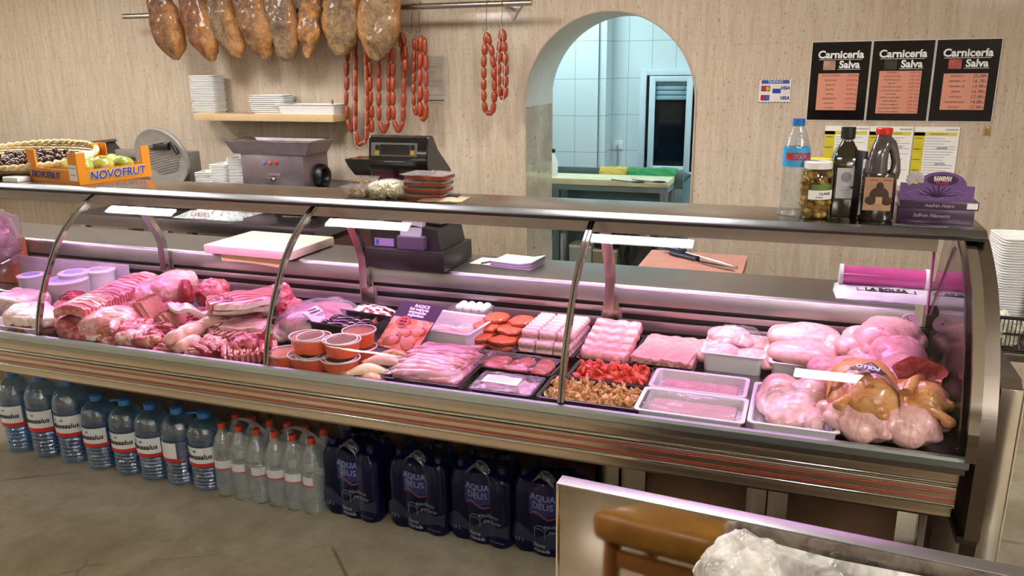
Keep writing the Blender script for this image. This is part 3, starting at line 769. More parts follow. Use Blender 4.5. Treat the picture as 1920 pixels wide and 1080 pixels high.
# payment sticker
q0, q1 = P2(1425, 148), P2(1481, 192)
t, a, b = sheet('payment_sticker', q0.x, q1.x, q1.z, q0.z, plain('sticker_beige', 'ddd6cf', .3), 'small square card payment sticker reading VISA between the arch and the posters', 'sticker')
for k in range(10):
    rect(t, -a+k*a/5, -a+(k+.5)*a/5, b-.003, b, inkb, 'border'); rect(t, -a+k*a/5, -a+(k+.5)*a/5, -b, -b+.003, inkb, 'border')
rect(t, -a+.01, a-.01, b-.025, b-.006, plain('sticker_blue', '2a4f9a', .3), 'banner'); txt(t, 'TELEPAGO', 0, b-.0155, .016, inkw)
txt(t, 'VISA', a-.03, b-.048, .024, plain('visa_blue', '1c2f80', .3), shear=.3, bold=.001); txt(t, 'VISA', a-.03, -b+.022, .024, MC['visa_blue'], shear=.3, bold=.001)
for (zz, cA, cB) in ((b-.05, 'c8201c', 'e69a18'), (-b+.024, 'b82222', '2b62b8')):
    rect(t, -a+.01, -a+.055, zz-.014, zz+.014, plain('card_base_'+cA, '3a2f60', .3), 'card', -.0013)
    for dx, cc in ((-.008, cA), (.010, cB)):
        mb = MB(); mb.lathe([(0, 0), (.011, 0), (.011, .0004), (0, .0004)], 18, Matrix.Translation((-a+.032+dx, -.0017, zz)) @ Matrix.Rotation(PI/2, 4, 'X')); mb.build('circle', plain('dot_'+cc, cc, .3), t)
rect(t, -.012, .03, -.014, .010, plain('card_blue', '1b3fa0', .3), 'card')
# three yellow-edged allergen sheets
ylab = ['white sheet with a yellow edge partly behind the oil bottle', 'white sheet with a yellow edge partly behind the red-capped jug', 'rightmost white sheet with a yellow edge, fully visible above the purple box']
for i, (xa, xb) in enumerate(((1548, 1631), (1632, 1714), (1716, 1801))):
    u0 = P2(xa, 236).x; u1 = P2(xb, 236).x
    t, a, b = sheet('allergen_sheet', u0, u1, P2(1600, 345).z, P2(1600, 236).z, M_paper, ylab[i], 'sheet', 'yellow edged sheets on the wall')
    rect(t, -a, -a+.05, -b, b-.028, plain('yellow_band', 'cfc02a', .6), 'yellow_column'); rect(t, -a, a-.01, b-.045, b-.026, plain('yellow_pale', 'd9cf5a', .6), 'yellow_row')
    txt(t, 'CARNES ASADAS', .01, b-.036, .011, ink); txt(t, 'ELABORADOS', a-.035, b-.014, .009, ink)
    for k in range(18):
        z = b-.058-k*.0135; rr = random.Random(i*50+k)
        rect(t, -a+.055, -a+.055+rr.uniform(.08, .14), z-.0012, z+.0012, inkg, 'text_line')
        if k % 4 == 0: rect(t, -a+.006, -a+.04, z-.0016, z+.0016, ink, 'heading')
    for k in (3, 9): txt(t, 'soja leche', .03, b-.064-k*.0135, .013, ink, shear=.3, y=-.0021)
# faint white notice taped behind the sausages
q0, q1 = P2(762, 102), P2(842, 193)
t, a, b = sheet('notice_sheet', q0.x, q1.x, q1.z, q0.z, plain('aged_paper', 'b8ac9c', .7), 'pale notice sheet taped to the wall behind the sausage loops', 'notice')
for k in range(9):
    if k % 3 != 1: rect(t, -.02, a-.02-.02*(k % 4), b-.02-k*.028-.002, b-.02-k*.028+.002, inkg, 'text_line')
rect(t, -.0, a-.03, -b+.012, -b+.018, ink, 'text_line')
# small adhesive hook right of the sheets
q = P2(1850, 245)
t = thing('adhesive_hook', 'small brown adhesive hook on the wall below the rightmost poster', 'hook', (q.x, WY-.004, q.z))
mb = MB(); mb.box(-.014, .014, -.001, .003, -.022, .022, .001); mb.build('backplate', plain('hook_plate', 'ad8a58', .25), t)
mb = MB(); mb.tube([(0, -.003, .01), (0, -.006, -.01), (0, -.016, -.016), (0, -.02, -.004)], .003, 8); mb.build('hook_arm', plain('hook_arm', '9a7748', .25), t)
# ================================================================== BEHIND THE COUNTER
# back workbench with lower shelf, left
M_bench = steel('bench_steel', '7d7780', .3)
e0, e1, e2 = at(130, 400, y=3.55), at(590, 427, y=3.55), at(590, 447, y=3.55)
BZ = e0.z
t = thing('workbench', 'stainless steel workbench along the wall behind the counter', 'workbench', (0, 0, 0))
mb = MB(); mb.box(e0.x, e1.x, 3.55, 4.3, BZ-.065, BZ, .003); mb.build('bench_top', M_bench, t)
mb = MB(); mb.box(e0.x+.04, e1.x-.04, 3.62, 4.28, .25, .27); mb.build('bench_shelf', M_bench, t)
for x in (e0.x+.06, (e0.x+e1.x)/2, e1.x-.06):
    for y in (3.6, 4.25):
        mb = MB(); mb.box(x-.02, x+.02, y-.02, y+.02, 0, BZ-.06); mb.build('leg', S, t)
# brown base unit right of the bench
mb = MB(); mb.box(e1.x-.62, e1.x-.01, 3.66, 4.2, .272, BZ-.1); tag(mb.build('storage_crate', plain('dark_red_board', '4a2a26', .6)), 'dark reddish storage crate on the lower shelf of the workbench', 'crate')
# a second top at the wall, carrying the slicer and the grinder
WT = 1.0
u0 = at(0, 352, y=4.15); u1 = at(640, 352, y=4.15)
t = thing('wall_table', 'dark wall table carrying the meat slicer and the grinder', 'table', (0, 0, 0))
mb = MB(); mb.box(-6.3, -2.66, 4.02, 4.59, WT-.03, WT); mb.build('table_top', SDK, t)
for x in (-6.2, -4.5, -2.72):
    mb = MB(); mb.box(x-.02, x+.02, 4.4, 4.5, 0, WT-.03); mb.build('leg', SDK, t)
# ---- meat slicer with round ribbed plate
c = at(313, 312, y=4.15)
M_alucast = plain('cast_aluminium', 'a39f9b', .38, metal=.35)
t = thing('meat_slicer', 'round ribbed steel meat slicer with a black handle, behind the fruit crate', 'slicer', (c.x, 4.15, WT))
R_ = .20; tz = R_-.03
def disc_mb():
    mb = MB(); pr = [(0, .0), (R_*.62, 0), (R_*.70, .006), (R_*.80, .004), (R_*.90, .014), (R_*.97, .016), (R_, .008), (R_, -.004), (0, -.006)]
    mb.lathe(pr, 48, Matrix.Translation((0, -.03, tz)) @ Matrix.Rotation(-.22, 4, 'Y') @ Matrix.Rotation(PI/2+.25, 4, 'X')); return mb
disc_mb().build('blade_plate', M_alucast, t)
mb = MB()
Mx = Matrix.Translation((0, -.03, tz)) @ Matrix.Rotation(-.22, 4, 'Y') @ Matrix.Rotation(PI/2+.25, 4, 'X')
for k in range(-6, 7):
    y = k*.016; hw = math.sqrt(max(0, (R_*.6)**2-y*y)); mb.box(-hw, hw, y-.003, y+.003, .0, .006, M=Mx)
mb.build('ribs', M_alucast, t)
mb = MB(); mb.box(-.42, .14, .05, .16, .0, .20, .01); mb.box(-.42, .06, .0, .05, .16, .21, .006); mb.build('housing', plain('slicer_body', '8a837c', .4, metal=.3), t)
hx, hz = at(312, 275, y=4.12).x-c.x, at(312, 275, y=4.12).z-WT
mb = MB(); mb.box(hx-.075, hx+.045, -.07, -.02, hz-.02, hz+.02, .006); mb.box(hx-.11, hx-.06, -.06, -.04, hz-.02, hz-.006, .003)
mb.tube([(hx+.03, -.04, hz+.015), (hx+.055, -.04, hz+.03), (hx+.10, -.05, hz-.04)], [.016, .02, .012], 10); mb.build('handle', M_black, t)
# dark tilted machine cover behind the crate
q = at(188, 305, y=4.2)
t = thing('machine_cover', 'dark brown-grey slanted machine cover between the basket and the slicer', 'cover', (q.x-.05, 4.2, WT))
mb = MB(); mb.prism([(-.28, 0), (-.28, .17), (.10, .245), (.30, .02), (.30, 0)], -.12, .10, 'y'); mb.build('cover_body', plain('cover_brown', '3d3634', .4), t)
mb = MB(); mb.prism([(-.285, .175), (-.285, .19), (.10, .265), (.115, .25), (.10, .245), (-.28, .17)], -.13, .11, 'y'); mb.build('cover_rim', plain('cover_rim', '5a5250', .3), t)
# ---- grinder
g0, g1 = at(457, 352, y=4.08), at(540, 352, y=4.08)
gx, gw = (g0.x+g1.x)/2, (g1.x-g0.x)
t = thing('meat_grinder', 'stainless meat grinder with wide hopper tray, push buttons and a black round outlet', 'grinder', (gx+.07, 4.25, WT))
M_grs = plain('grinder_steel', '877a82', .32, metal=.7); gh = at(500, 289, y=4.08).z-WT
mb = MB(); mb.box(-gw/2-.07, gw/2+.05, -.17, .10, 0, gh, .004); mb.build('housing', M_grs, t)
ht = at(500, 266, y=4.05).z-WT
mb = MB(); hp = -.02
a = [(-.30+hp, -.20), (.30+hp, -.20), (.30+hp, .08), (-.30+hp, .08)]; b_ = [(-.255+hp, -.18), (.26+hp, -.18), (.26+hp, .06), (-.255+hp, .06)]
ins = [(x*.94, y*.94) for x, y in a]; ib = [(x*.9, y*.9) for x, y in b_]
shell_loops(mb, [(b_, gh), (a, ht), (ins, ht), (ib, gh+.02)], True, True); mb.build('hopper_tray', M_grs, t)
mb = MB(); mb.tube([(x, y, ht+.003) for x, y in a], .005, 8, closed=True); mb.build('hopper_rim', S2, t)
lx = gw/2+.053; lz = at(565, 330, y=4.2).z-WT
q = at(568, 331, y=4.25); 
mb = MB(); mb.lathe([(.03, 0), (.068, 0), (.075, .01), (.072, .035), (.058, .05), (.045, .042), (.034, .01), (.03, .0)], 32, Matrix.Translation((gw/2+.05, -.01, lz)) @ Matrix.Rotation(PI/2, 4, 'Y')); mb.build('outlet_ring', M_black, t)
mb = MB(); mb.lathe([(0, .012), (.04, .012), (.04, .0), (0, 0)], 24, Matrix.Translation((gw/2+.05, -.01, lz)) @ Matrix.Rotation(PI/2, 4, 'Y')); mb.build('outlet_bore', plain('dark_bore', '151515', .5), t)
for px, cc in ((495, '5a78b8'), (506, 'c8505a'), (518, 'b02020')):
    w_ = at(px, 305, y=4.08); mb = MB(); mb.lathe([(.0, .006), (.008, .008), (.012, .004), (.014, 0)], 20, Matrix.Translation((w_.x-(gx+.07), -.171, w_.z-WT)) @ Matrix.Rotation(PI/2, 4, 'X')); mb.build('push_button', plain('btn_'+cc, cc, .3), t)
w_ = at(515, 327, y=4.08); mb = MB(); mb.box(w_.x-gx-.07-.045, w_.x-gx-.07+.045, -.173, -.17, w_.z-WT-.008, w_.z-WT+.008); mb.build('rating_plate', plain('plate_grey', '7a6a72', .3), t)
w_ = at(512, 335, y=4.08); xx = w_.x-gx-.07; zz = w_.z-WT
mb = MB(); mb.lathe([(.016, 0), (.016, .02), (.008, .03), (0, .03)], 16, Matrix.Translation((xx+.01, -.17, zz)) @ Matrix.Rotation(PI/2, 4, 'X')); mb.tube([(xx-.055, -.195, zz+.004), (xx+.03, -.195, zz-.002)], [.006, .005], 8); mb.build('lever', S2, t)
# ---- foam trays beside the grinder
for px, n, dz, lab, w2 in ((384, 7, .011, 'white foam tray in the lowest of three stacks left of the grinder', 3), (416, 13, .010, 'white foam tray in the middle stack left of the grinder', 1), (441, 17, .010, 'white foam tray in the tallest stack, against the grinder', 2)):
    c = at(px, 350, y=4.15); stack(c.x+.0, 4.2-.0+(.0 if w2 != 2 else .03), WT, n, dz, foam_tray(.125, .18, .016), .1*w2, lab, 'foam tray stacks left of the grinder, stack %d' % w2, .003)
# scraps of white paper right of the grinder
for k, (px, py) in enumerate(((607, 351),)):
    c = at(px, py, y=4.0); mb = MB(); mb.grid(lambda u, v: (c.x-.03+u*.06, 4.03+v*.05, WT+.002+.02*u*(1-abs(v-.5))+.008*math.sin(u*7)), 6, 6, .001); tag(mb.build('paper_scrap', M_paper), ['small curled white paper scrap right of the grinder', 'white paper scrap by the left nut tub, behind the counter'][k], 'paper')
# ---- plastic bags on the workbench
M_bag = clear('white_bag_film', (.9, .93, .93), gloss=.08, rough=.2, haze=.55, hazecol=(.8, .84, .84), wrinkle=.01, wscale=25)
c = at(405, 400, y=3.72)
t = thing('plastic_bag', 'crumpled white plastic carrier bags with pink lettering lying on the workbench', 'bag', (c.x, 3.75, BZ))
mb = MB()
def bagf(u, v):
    x = (u-.5)*.42; y = (v-.5)*.30; e = max(0, 1-(abs(u-.5)*2)**3)*max(0, 1-(abs(v-.5)*2)**3)
    return (x, y, .004+.055*e*(1+.8*noise.fractal(Vector((u*5, v*5, 1)), .8, 2.1, 3)))
mb.grid(bagf, 36, 26, .002); mb.build('bag_body', M_bag, t)
txt(t, 'CARNES', -.0, .03, .035, plain('pink_ink', 'b04070', .5), y=-.16)
mb = MB(); mb.tube([(.15, -.13, .01), (.2, -.17, .015), (.24, -.1, .01), (.2, -.05, .01)], [(.012, .003)]*4, 8); mb.build('bag_handle', M_bag, t)
# dark appliances on the workbench
for (xa, xb, za, zb, lab, nm) in ((225, 365, 392, 402, 'low dark steel pan on the workbench, left of the plastic bags', 'roasting_pan'), (500, 590, 394, 424, 'dark shallow steel pan with clips on the workbench, right of the plastic bags', 'roasting_pan')):
    a = at(xa, 410, y=3.62); b = at(xb, 415, y=3.62)
    t = thing(nm, lab, 'pan', ((a.x+b.x)/2, 3.8, BZ), group='dark pans on the workbench')
    mb = tray_mb(b.x-a.x, .3, .05, rad=.03); mb.build('pan_body', plain('dark_pan', '1c1c20', .25), t)
    mb = MB(); mb.tube([(-.06, -.155, .04), (-.05, -.18, .045), (.05, -.18, .045), (.06, -.155, .04)], .004, 8); mb.build('pan_handle', S, t)
# ---- butcher block with knife and steel
a, b, c, d = at(1195, 515, z=.905), at(1400, 517, z=.905), at(1400, 484, z=.905), at(1240, 473, z=.905)
t = thing('butcher_block', 'red topped butcher table behind the counter under the knife', 'table', (0, 0, 0))
mb = MB(); mb.prism([(-.60, 3.08), (-.185, 3.08), (-.185, 3.52), (-.60, 3.52)], .865, .905, 'z'); mb.build('block_top', plain('red_board', 'b98374', .5), t)
for x in (-.56, -.22):
    for y in (3.12, 3.48):
        mb = MB(); mb.box(x-.02, x+.02, y-.02, y+.02, 0, .865); mb.build('leg', S, t)
def on(px, py, z): return at(px, py, z=z)
k0, k1, k2 = on(1258, 474, .915), on(1308, 486, .915), on(1380, 505, .915)
t = thing('butcher_knife', 'long steel butcher knife with a black and blue handle lying on the red table', 'knife', k1)
dd = (k2-k1); dd.z = 0; dl = dd.normalized(); nn = Vector((-dl.y, dl.x, 0)); L = dd.length
def kp(s, w_, z): return dl*s+nn*w_+Vector((0, 0, z))
mb = MB(); pr = [(0, .02), (L*.6, .02), (L*.93, .008), (L, -.006), (L*.85, -.012), (L*.4, -.020), (0, -.022)]
mb.add([kp(s, w_, -.006) for s, w_ in pr]+[kp(s, w_, -.0035) for s, w_ in pr], [tuple(range(7)), tuple(range(13, 6, -1))]+[(i, (i+1) % 7, (i+1) % 7+7, i+7) for i in range(7)]); mb.build('blade', S2, t, smooth=False)
mb = MB(); hb = (k0-k1); hb.z = 0; mb.tube([hb, hb*.75, hb*.4, (0, 0, 0)], [(.012, .014), (.017, .012), (.013, .011), (.016, .012)], 12); mb.build('handle', plain('knife_handle', '15182a', .35), t)
s0, s1 = on(1275, 470, .93), on(1382, 501, .912)
t = thing('sharpening_steel', 'thin sharpening steel with a black ringed handle lying beside the knife', 'sharpening steel', s0)
v = s1-s0; h = -v.normalized()*.10
mb = MB(); mb.tube([(0, 0, 0), v*.98, v], [.004, .004, .006], 8); mb.build('rod', S2, t)
mb = MB(); mb.tube([v*.0, h*.3, h*.8, h], [.009, .012, .013, .008], 12); mb.lathe([(.0, 0), (.02, 0), (.022, .004), (.02, .008), (0, .008)], 18, Matrix.Translation(v*.04) @ v.to_track_quat('Z', 'Y').to_matrix().to_4x4()); mb.build('handle', plain('steel_handle', '202a55', .35), t)
# ================================================================== BACK ROOM
T0, T1 = at(1000, 345, y=5.75), at(1252, 353, y=5.75); TZ = .875
tx1 = at(1252, 353, y=5.75).x; TZ = at(1250, 341, y=5.75).z
t = thing('preparation_table', 'white topped preparation table with metal legs in the back room', 'table', (0, 0, 0))
mb = MB(); mb.box(-2.35, tx1, 5.75, 6.05, TZ-.045, TZ, .004); mb.build('table_top', plain('nylon_top', 'd3c9a4', .5, var=.15), t)
mb = MB(); mb.box(-2.35, tx1, 5.75, 5.80, TZ-.085, TZ-.046); mb.box(tx1-.05, tx1, 5.8, 6.05, TZ-.085, TZ-.046); mb.build('apron', steel('table_grey', '8d9aa0', .4), t)
for x, y in ((tx1-.03, 5.78), (tx1-.03, 6.02), (-1.72, 5.78), (-1.72, 6.02)):
    mb = MB(); mb.box(x-.025, x+.025, y-.025, y+.025, 0, TZ-.085); mb.build('leg', steel('leg_grey', '87949a', .4), t)
for px, lab in ((1195, 'left one of two black spoons on the back room table'), (1235, 'right one of two black spoons on the back room table')):
    q = at(px, 341, z=TZ+.008); mb = MB(); mb.ell((0, 0, 0), (.055, .028, .008)); mb.tube([(-.05, 0, 0), (-.2, .05, .004)], .004, 6); tag(mb.build('black_spoon', M_black, loc=q), lab, 'spoon')
# steel sink unit behind the table
sz = at(1080, 313, y=6.15).z
t = thing('steel_sink_unit', 'grey steel sink unit with raised splashback behind the back room table', 'sink unit', (0, 0, 0))
mb = MB(); mb.box(-2.6, -.83, 6.16, 6.70, .0, sz-.10, .004); mb.build('cabinet', steel('sink_steel', '71858c', .35), t)
mb = MB(); mb.box(-2.6, -.83, 6.14, 6.17, TZ-.1, sz, .003); mb.build('splashback', MC['sink_steel'], t)
def cloth(p, q, r, s, m, label, nm='cleaning_cloth'):
    """draped cloth between the four corners (top-left, top-right, bottom-right, bottom-left)"""
    def f(u, v):
        a = p.lerp(q, u); b = s.lerp(r, u); c = a.lerp(b, v); d = .006*noise.fractal(Vector((u*6, v*4, p.x)), .8, 2, 3)
        return (c.x, c.y+d, c.z+.012*math.sin(v*PI)+d)
    mb = MB(); mb.grid(f, 26, 14, .005); return tag(mb.build(nm, m), label, 'cloth', 'cleaning cloths in the back room')
ya, yb = 6.13, 6.10
cloth(at(1126, 312, y=ya), at(1176, 313, y=ya), at(1174, 333, y=yb), at(1122, 332, y=yb), plain('yellow_cloth', 'd6b95e', .85, var=.2), 'yellow cleaning cloth hanging over the sink edge, left of the green one')
cloth(at(1177, 313, y=ya), at(1271, 315, y=ya), at(1264, 337, y=yb), at(1175, 333, y=yb), plain('green_cloth', '3f9a60', .85, var=.25), 'green cleaning cloth hanging over the sink edge, right of the yellow one')
t = thing('power_socket', 'white round wall socket with plugged cable in the back room', 'socket', (at(1159, 272, y=RY).x, RY-.004, at(1159, 272, y=RY).z))
mb = MB(); mb.box(-.04, .04, -.008, .004, -.04, .04, .004); mb.build('cover_plate', M_white, t)
mb = MB(); mb.tube([(0, -.012, .0), (0, -.035, -.005), (0, -.03, -.04), (0, -.012, -.08), (0, -.008, -.35)], .007, 8); mb.build('cable', plain('grey_cable', '9aa6aa', .5), t)
q = at(1037, 330, z=TZ); t = thing('spray_bottle', 'white spray bottle at the left edge of the back room table', 'bottle', (q.x-.02, 5.90, TZ))
mb = MB(); mb.lathe([(.04, 0), (.042, .10), (.02, .15), (.016, .17)], 18); mb.build('bottle_body', M_white, t)
mb = MB(); mb.box(-.05, .02, -.012, .012, .17, .20, .004); mb.build('trigger', M_black, t)
# boxes and bags under the table
bx = [(1035, 1052, 445, 497, 'd8dee0', 'white box with an orange stripe under the table, leftmost'), (1068, 1110, 460, 502, '9aa39a', 'pale grey crate under the back room table'),
      (1112, 1158, 468, 505, '8d7f68', 'small cardboard box under the back room table')]
for i, (xa, xb, ya_, yb_, cc, lab) in enumerate(bx):
    a = at(xa, yb_, y=5.85); b = at(xb, ya_, y=5.85); t = thing('storage_box', lab, 'box', ((a.x+b.x)/2, 5.92, 0))
    # stands on the low shelf of the table
    w2 = (b.x-a.x)/2; mb = MB(); mb.box(-w2, w2, -.09, .09, .12, b.z, .003); mb.build('box_body', plain('box_'+cc, cc, .7), t)
    mb = MB(); mb.box(-w2, w2, -.093, -.089, b.z-.02, b.z-.004); mb.build('flap', plain('flap_'+cc, 'cfc8b4', .7), t)
    if i == 0: mb = MB(); mb.box(w2*.1, w2*.9, -.0935, -.089, .14, b.z-.03); mb.build('orange_stripe', plain('orange_print', 'd08a30', .6), t)
t = thing('low_shelf', 'low grey steel shelf under the back room table', 'shelf', (0, 0, 0)); mb = MB(); mb.box(-2.35, tx1-.06, 5.82, 5.99, .09, .118); mb.build('shelf_board', steel('shelf_grey', '6f7a7c', .4), t)
c = at(1205, 440, y=5.95); M_bb = plain('black_bag', '0f1216', .22, var=.4, bump=.01, bscale=14)
t = thing('refuse_sack', 'shiny black refuse sack under the right part of the back room table', 'bag', (c.x+.02, 5.93, .118))
mb = MB(); mb.ell((0, 0, .26), (.17, .12, .27), lump=.25, seed=4, lscale=6, u=26, v=18, flat=-.95); mb.build('sack_body', M_bb, t)
t = thing('refuse_sack', 'black sack beside the cardboard box under the back room table', 'bag', (c.x-.27, 5.93, .118))
mb = MB(); mb.ell((0, 0, .24), (.10, .10, .25), lump=.2, seed=9, lscale=6, u=26, v=18, flat=-.95); mb.build('sack_body', M_bb, t)

# ================================================================== ON THE SERVICE TOP
# cutting board and the paper under it
z = SZ+.012
a, b, c, d = at(380, 470, z=z+.025), at(535, 482, z=z+.025), at(603, 458, z=z+.025), at(455, 440, z=z+.025)
M_board = plain('pink_white_nylon', 'd6c0b0', .5, var=.04)
mb = MB(); cc = (a+b+c+d)/4; cy0, cy1 = 2.60, 2.93
xa, xb = a.x, b.x
mb.box(-.215, .215, -.155, .155, 0, .036, .004); tag(mb.build('cutting_board', M_board, loc=((xa+xb)/2-.045, 2.765, SZ+.004), rot=(0, 0, -.03)), 'thick pale pink nylon cutting board on the service top', 'cutting board')
pp0, pp1 = at(417, 482, y=2.64), at(527, 490, y=2.64)
def pf(u, v):
    x = pp0.x+(pp1.x-pp0.x)*u; drop = .028+.012*max(0, u-.55)*2+.0025*abs(math.sin(u*60))
    s = v*(.05+drop)
    return (x, 2.685-s, SZ+.002) if s < .05 else (x, 2.634, SZ+.002-(s-.05))
mb = MB(); mb.grid(pf, 60, 12); tag(mb.build('wrapping_paper', plain('yellow_wax_paper', 'd8c48e', .7)), 'pale yellow waxed paper with a serrated edge sticking out under the cutting board', 'paper')
# cash drawer with scale register on it
c0 = at(832, 515, z=SZ); a0 = at(685, 480, z=SZ)
t = thing('cash_box', 'black metal cash drawer on the service top below the register', 'cash box', (0, 0, 0))
dx0, dx1 = -1.535, -1.205; dz1 = 1.050
mb = MB(); mb.box(dx0, dx1, 2.602, 2.87, SZ+.004, dz1, .003); mb.build('cash_case', plain('drawer_black', '0c0a0e', .35), t)
mb = MB(); mb.box(dx0+.02, dx1-.02, 2.598, 2.602, SZ+.015, dz1-.012, .001); mb.build('front_panel', plain('drawer_black2', '0f0d12', .3), t)
for x in (dx0+.03, dx1-.03): mb = MB(); mb.lathe([(.009, 0), (.009, .01)], 12); mb.build('foot', M_rubber, t, loc=(x, 2.70, SZ-.004))
M_reg = plain('register_violet_black', '1e1b24', .4); r0, r1 = -1.52, -1.23; rz = 1.125
t = thing('cash_register', 'dark scale register with a tall customer display on a post, standing on the cash drawer', 'cash register', (0, 0, 0))
mb = MB(); mb.prism([(r0, dz1), (r0, rz-.01), (r0+.01, rz+.01), (r1-.12, rz+.015), (r1-.015, rz+.0), (r1, dz1)], 2.635, 2.86, 'y'); mb.build('register_body', M_reg, t)
q0, q1 = at(703, 460, y=2.633), at(738, 448, y=2.633)
mb = MB(); mb.box(q0.x, q1.x, 2.632, 2.636, q0.z, q1.z); lb = mb.build('rating_label', plain('label_lilac', 'a89ac8', .5), t, smooth=False)
mb = MB(); mb.box(q0.x+.008, q0.x+.018, 2.6315, 2.632, q0.z+.006, q1.z-.006); mb.build('blue_mark', plain('blue_mark', '3c62b8', .5), lb, smooth=False)
q0, q1 = at(745, 472, y=2.61), at(795, 445, y=2.61)
mb = MB(); mb.box(q0.x, q1.x, 2.606, 2.66, dz1, q1.z, .006); mb.build('post_foot', plain('post_violet', '4a4358', .4), t)
q0, q1 = at(750, 450, y=2.62), at(787, 410, y=2.62); hz0 = at(740, 330, y=2.70).z
mb = MB(); mb.prism([(2.612, q0.z), (2.64, q0.z), (2.76, hz0+.02), (2.73, hz0+.02)], q0.x, q1.x, 'x'); mb.build('display_post', plain('post_grey', 'b9a9c6', .4), t)
# printer unit behind, light top
q0, q1 = at(800, 430, y=2.8), at(868, 418, y=2.8)
mb = MB(); mb.box(-1.46, -1.25, 2.68, 2.85, rz+.012, rz+.032, .004); mb.build('weighing_plate', S, t)
hx0, hx1 = at(690, 300, y=2.70).x, at(800, 300, y=2.70).x; hz1 = at(745, 256, y=2.70).z; hzb = at(745, 322, y=2.70).z
mb = MB(); mb.prism([(2.70, hzb+.03), (2.715, hz1-.01), (2.722, hz1), (2.765, hz1), (2.80, hz1-.06), (2.92, hzb-.01), (2.92, hzb-.03), (2.72, hzb-.03)], hx0, hx1, 'x')
bmesh.ops.bevel(mb.bm, geom=list(mb.bm.edges), offset=.004, segments=2, affect='EDGES'); mb.build('display_head', M_blackg, t)
f0, f1 = at(696, 267, y=2.71), at(783, 294, y=2.71)
mb = MB(); mb.add([(f0.x, 2.7055, f1.z), (f1.x, 2.7055, f1.z), (f1.x, 2.7115, f0.z), (f0.x, 2.7115, f0.z)], [(0, 1, 2, 3)]); fp = None
def hf(z_): return 2.70+.015*(z_-(hzb+.03))/((hz1-.01)-(hzb+.03))-.002
def hrect(xa, xb, za, zb, m, nm, off=0, par=None):
    mb = MB(); mb.add([(xa, hf(za)-off, za), (xb, hf(za)-off, za), (xb, hf(zb)-off, zb), (xa, hf(zb)-off, zb), (xa, hf(za)-off+.002, za), (xb, hf(za)-off+.002, za), (xb, hf(zb)-off+.002, zb), (xa, hf(zb)-off+.002, zb)],
                      [(0, 1, 2, 3), (7, 6, 5, 4), (0, 4, 5, 1), (2, 6, 7, 3), (1, 5, 6, 2), (0, 3, 7, 4)]); return mb.build(nm, m, par or t, smooth=False)
fp = hrect(f0.x, f1.x, f1.z, f0.z, plain('display_grey', '6f6f6c', .4), 'display_panel')
g0_, g1_ = at(711, 271, y=2.70), at(767, 291, y=2.70); hrect(g0_.x, g1_.x, g1_.z, g0_.z, plain('lcd_dark', '161a1e', .12), 'lcd_window', .0015, fp)
for xa, xb in ((702, 710), (768, 776)):
    u, v = at(xa, 272, y=2.70), at(xb, 281, y=2.70); hrect(u.x, v.x, v.z, u.z, M_black, 'black_key', .0015, fp)
    u, v = at(xa, 283, y=2.70), at(xb, 291, y=2.70); hrect(u.x, v.x, v.z, u.z, plain('key_yellow', 'b89c42', .4), 'yellow_key', .0015, fp)
u, v = at(720, 302, y=2.7), at(758, 304, y=2.7); hrect(u.x, v.x, v.z, u.z, inkg, 'slot_mark', .001)
# smaller keyboard unit left of the head
k0, k1 = at(655, 296, y=2.78), at(690, 330, y=2.78)
mb = MB(); mb.prism([(k0.x, k0.z), (hx0+.01, k0.z), (hx0+.01, k1.z), (k0.x+.05, k1.z), (k0.x+.015, k0.z-.03)], 2.74, 2.86, 'y'); bmesh.ops.bevel(mb.bm, geom=list(mb.bm.edges), offset=.003, segments=2, affect='EDGES'); mb.build('operator_screen', M_blackg, t)
mb = MB(); mb.box(hx0+.02, hx1-.05, 2.73, 2.86, hzb-.10, hzb-.02, .006); mb.build('neck', M_black, t)
# papers right of the drawer
a, b = at(880, 508, z=SZ), at(945, 490, z=SZ)
mb = MB(); mb.box(-.075, .075, -.055, .055, 0, .001); tag(mb.build('paper_sheet', M_paper, loc=((a.x+b.x)/2, 2.83, SZ+.001), rot=(0, 0, -.1)), 'single white sheet under the pen on the service top', 'paper')
q = at(918, 495, z=SZ+.006); mb = MB(); mb.tube([(-.035, -.05, 0), (.03, .045, 0)], .0035, 8); o = tag(mb.build('ballpoint_pen', plain('pen_grey', '55525e', .3), loc=(q.x, 2.83, SZ+.006)), 'dark pen lying on the white sheet', 'pen')
c = at(968, 492, z=SZ+.012)
t = thing('notepad', 'thick white notepad with curled pages on the service top', 'notepad', (c.x, 2.82, SZ+.0005), -.12)
for k in range(5):
    mb = MB(); mb.grid(lambda u, v: ((u-.5)*.17+.002*k, (v-.5)*.13-.001*k, .004+k*.0045+.010*(k/4)*max(0, u-.72)*4), 14, 4, .004); mb.build('page_block', M_paper if k % 2 == 0 else plain('lilac_page', 'b6a6d6', .7), t)
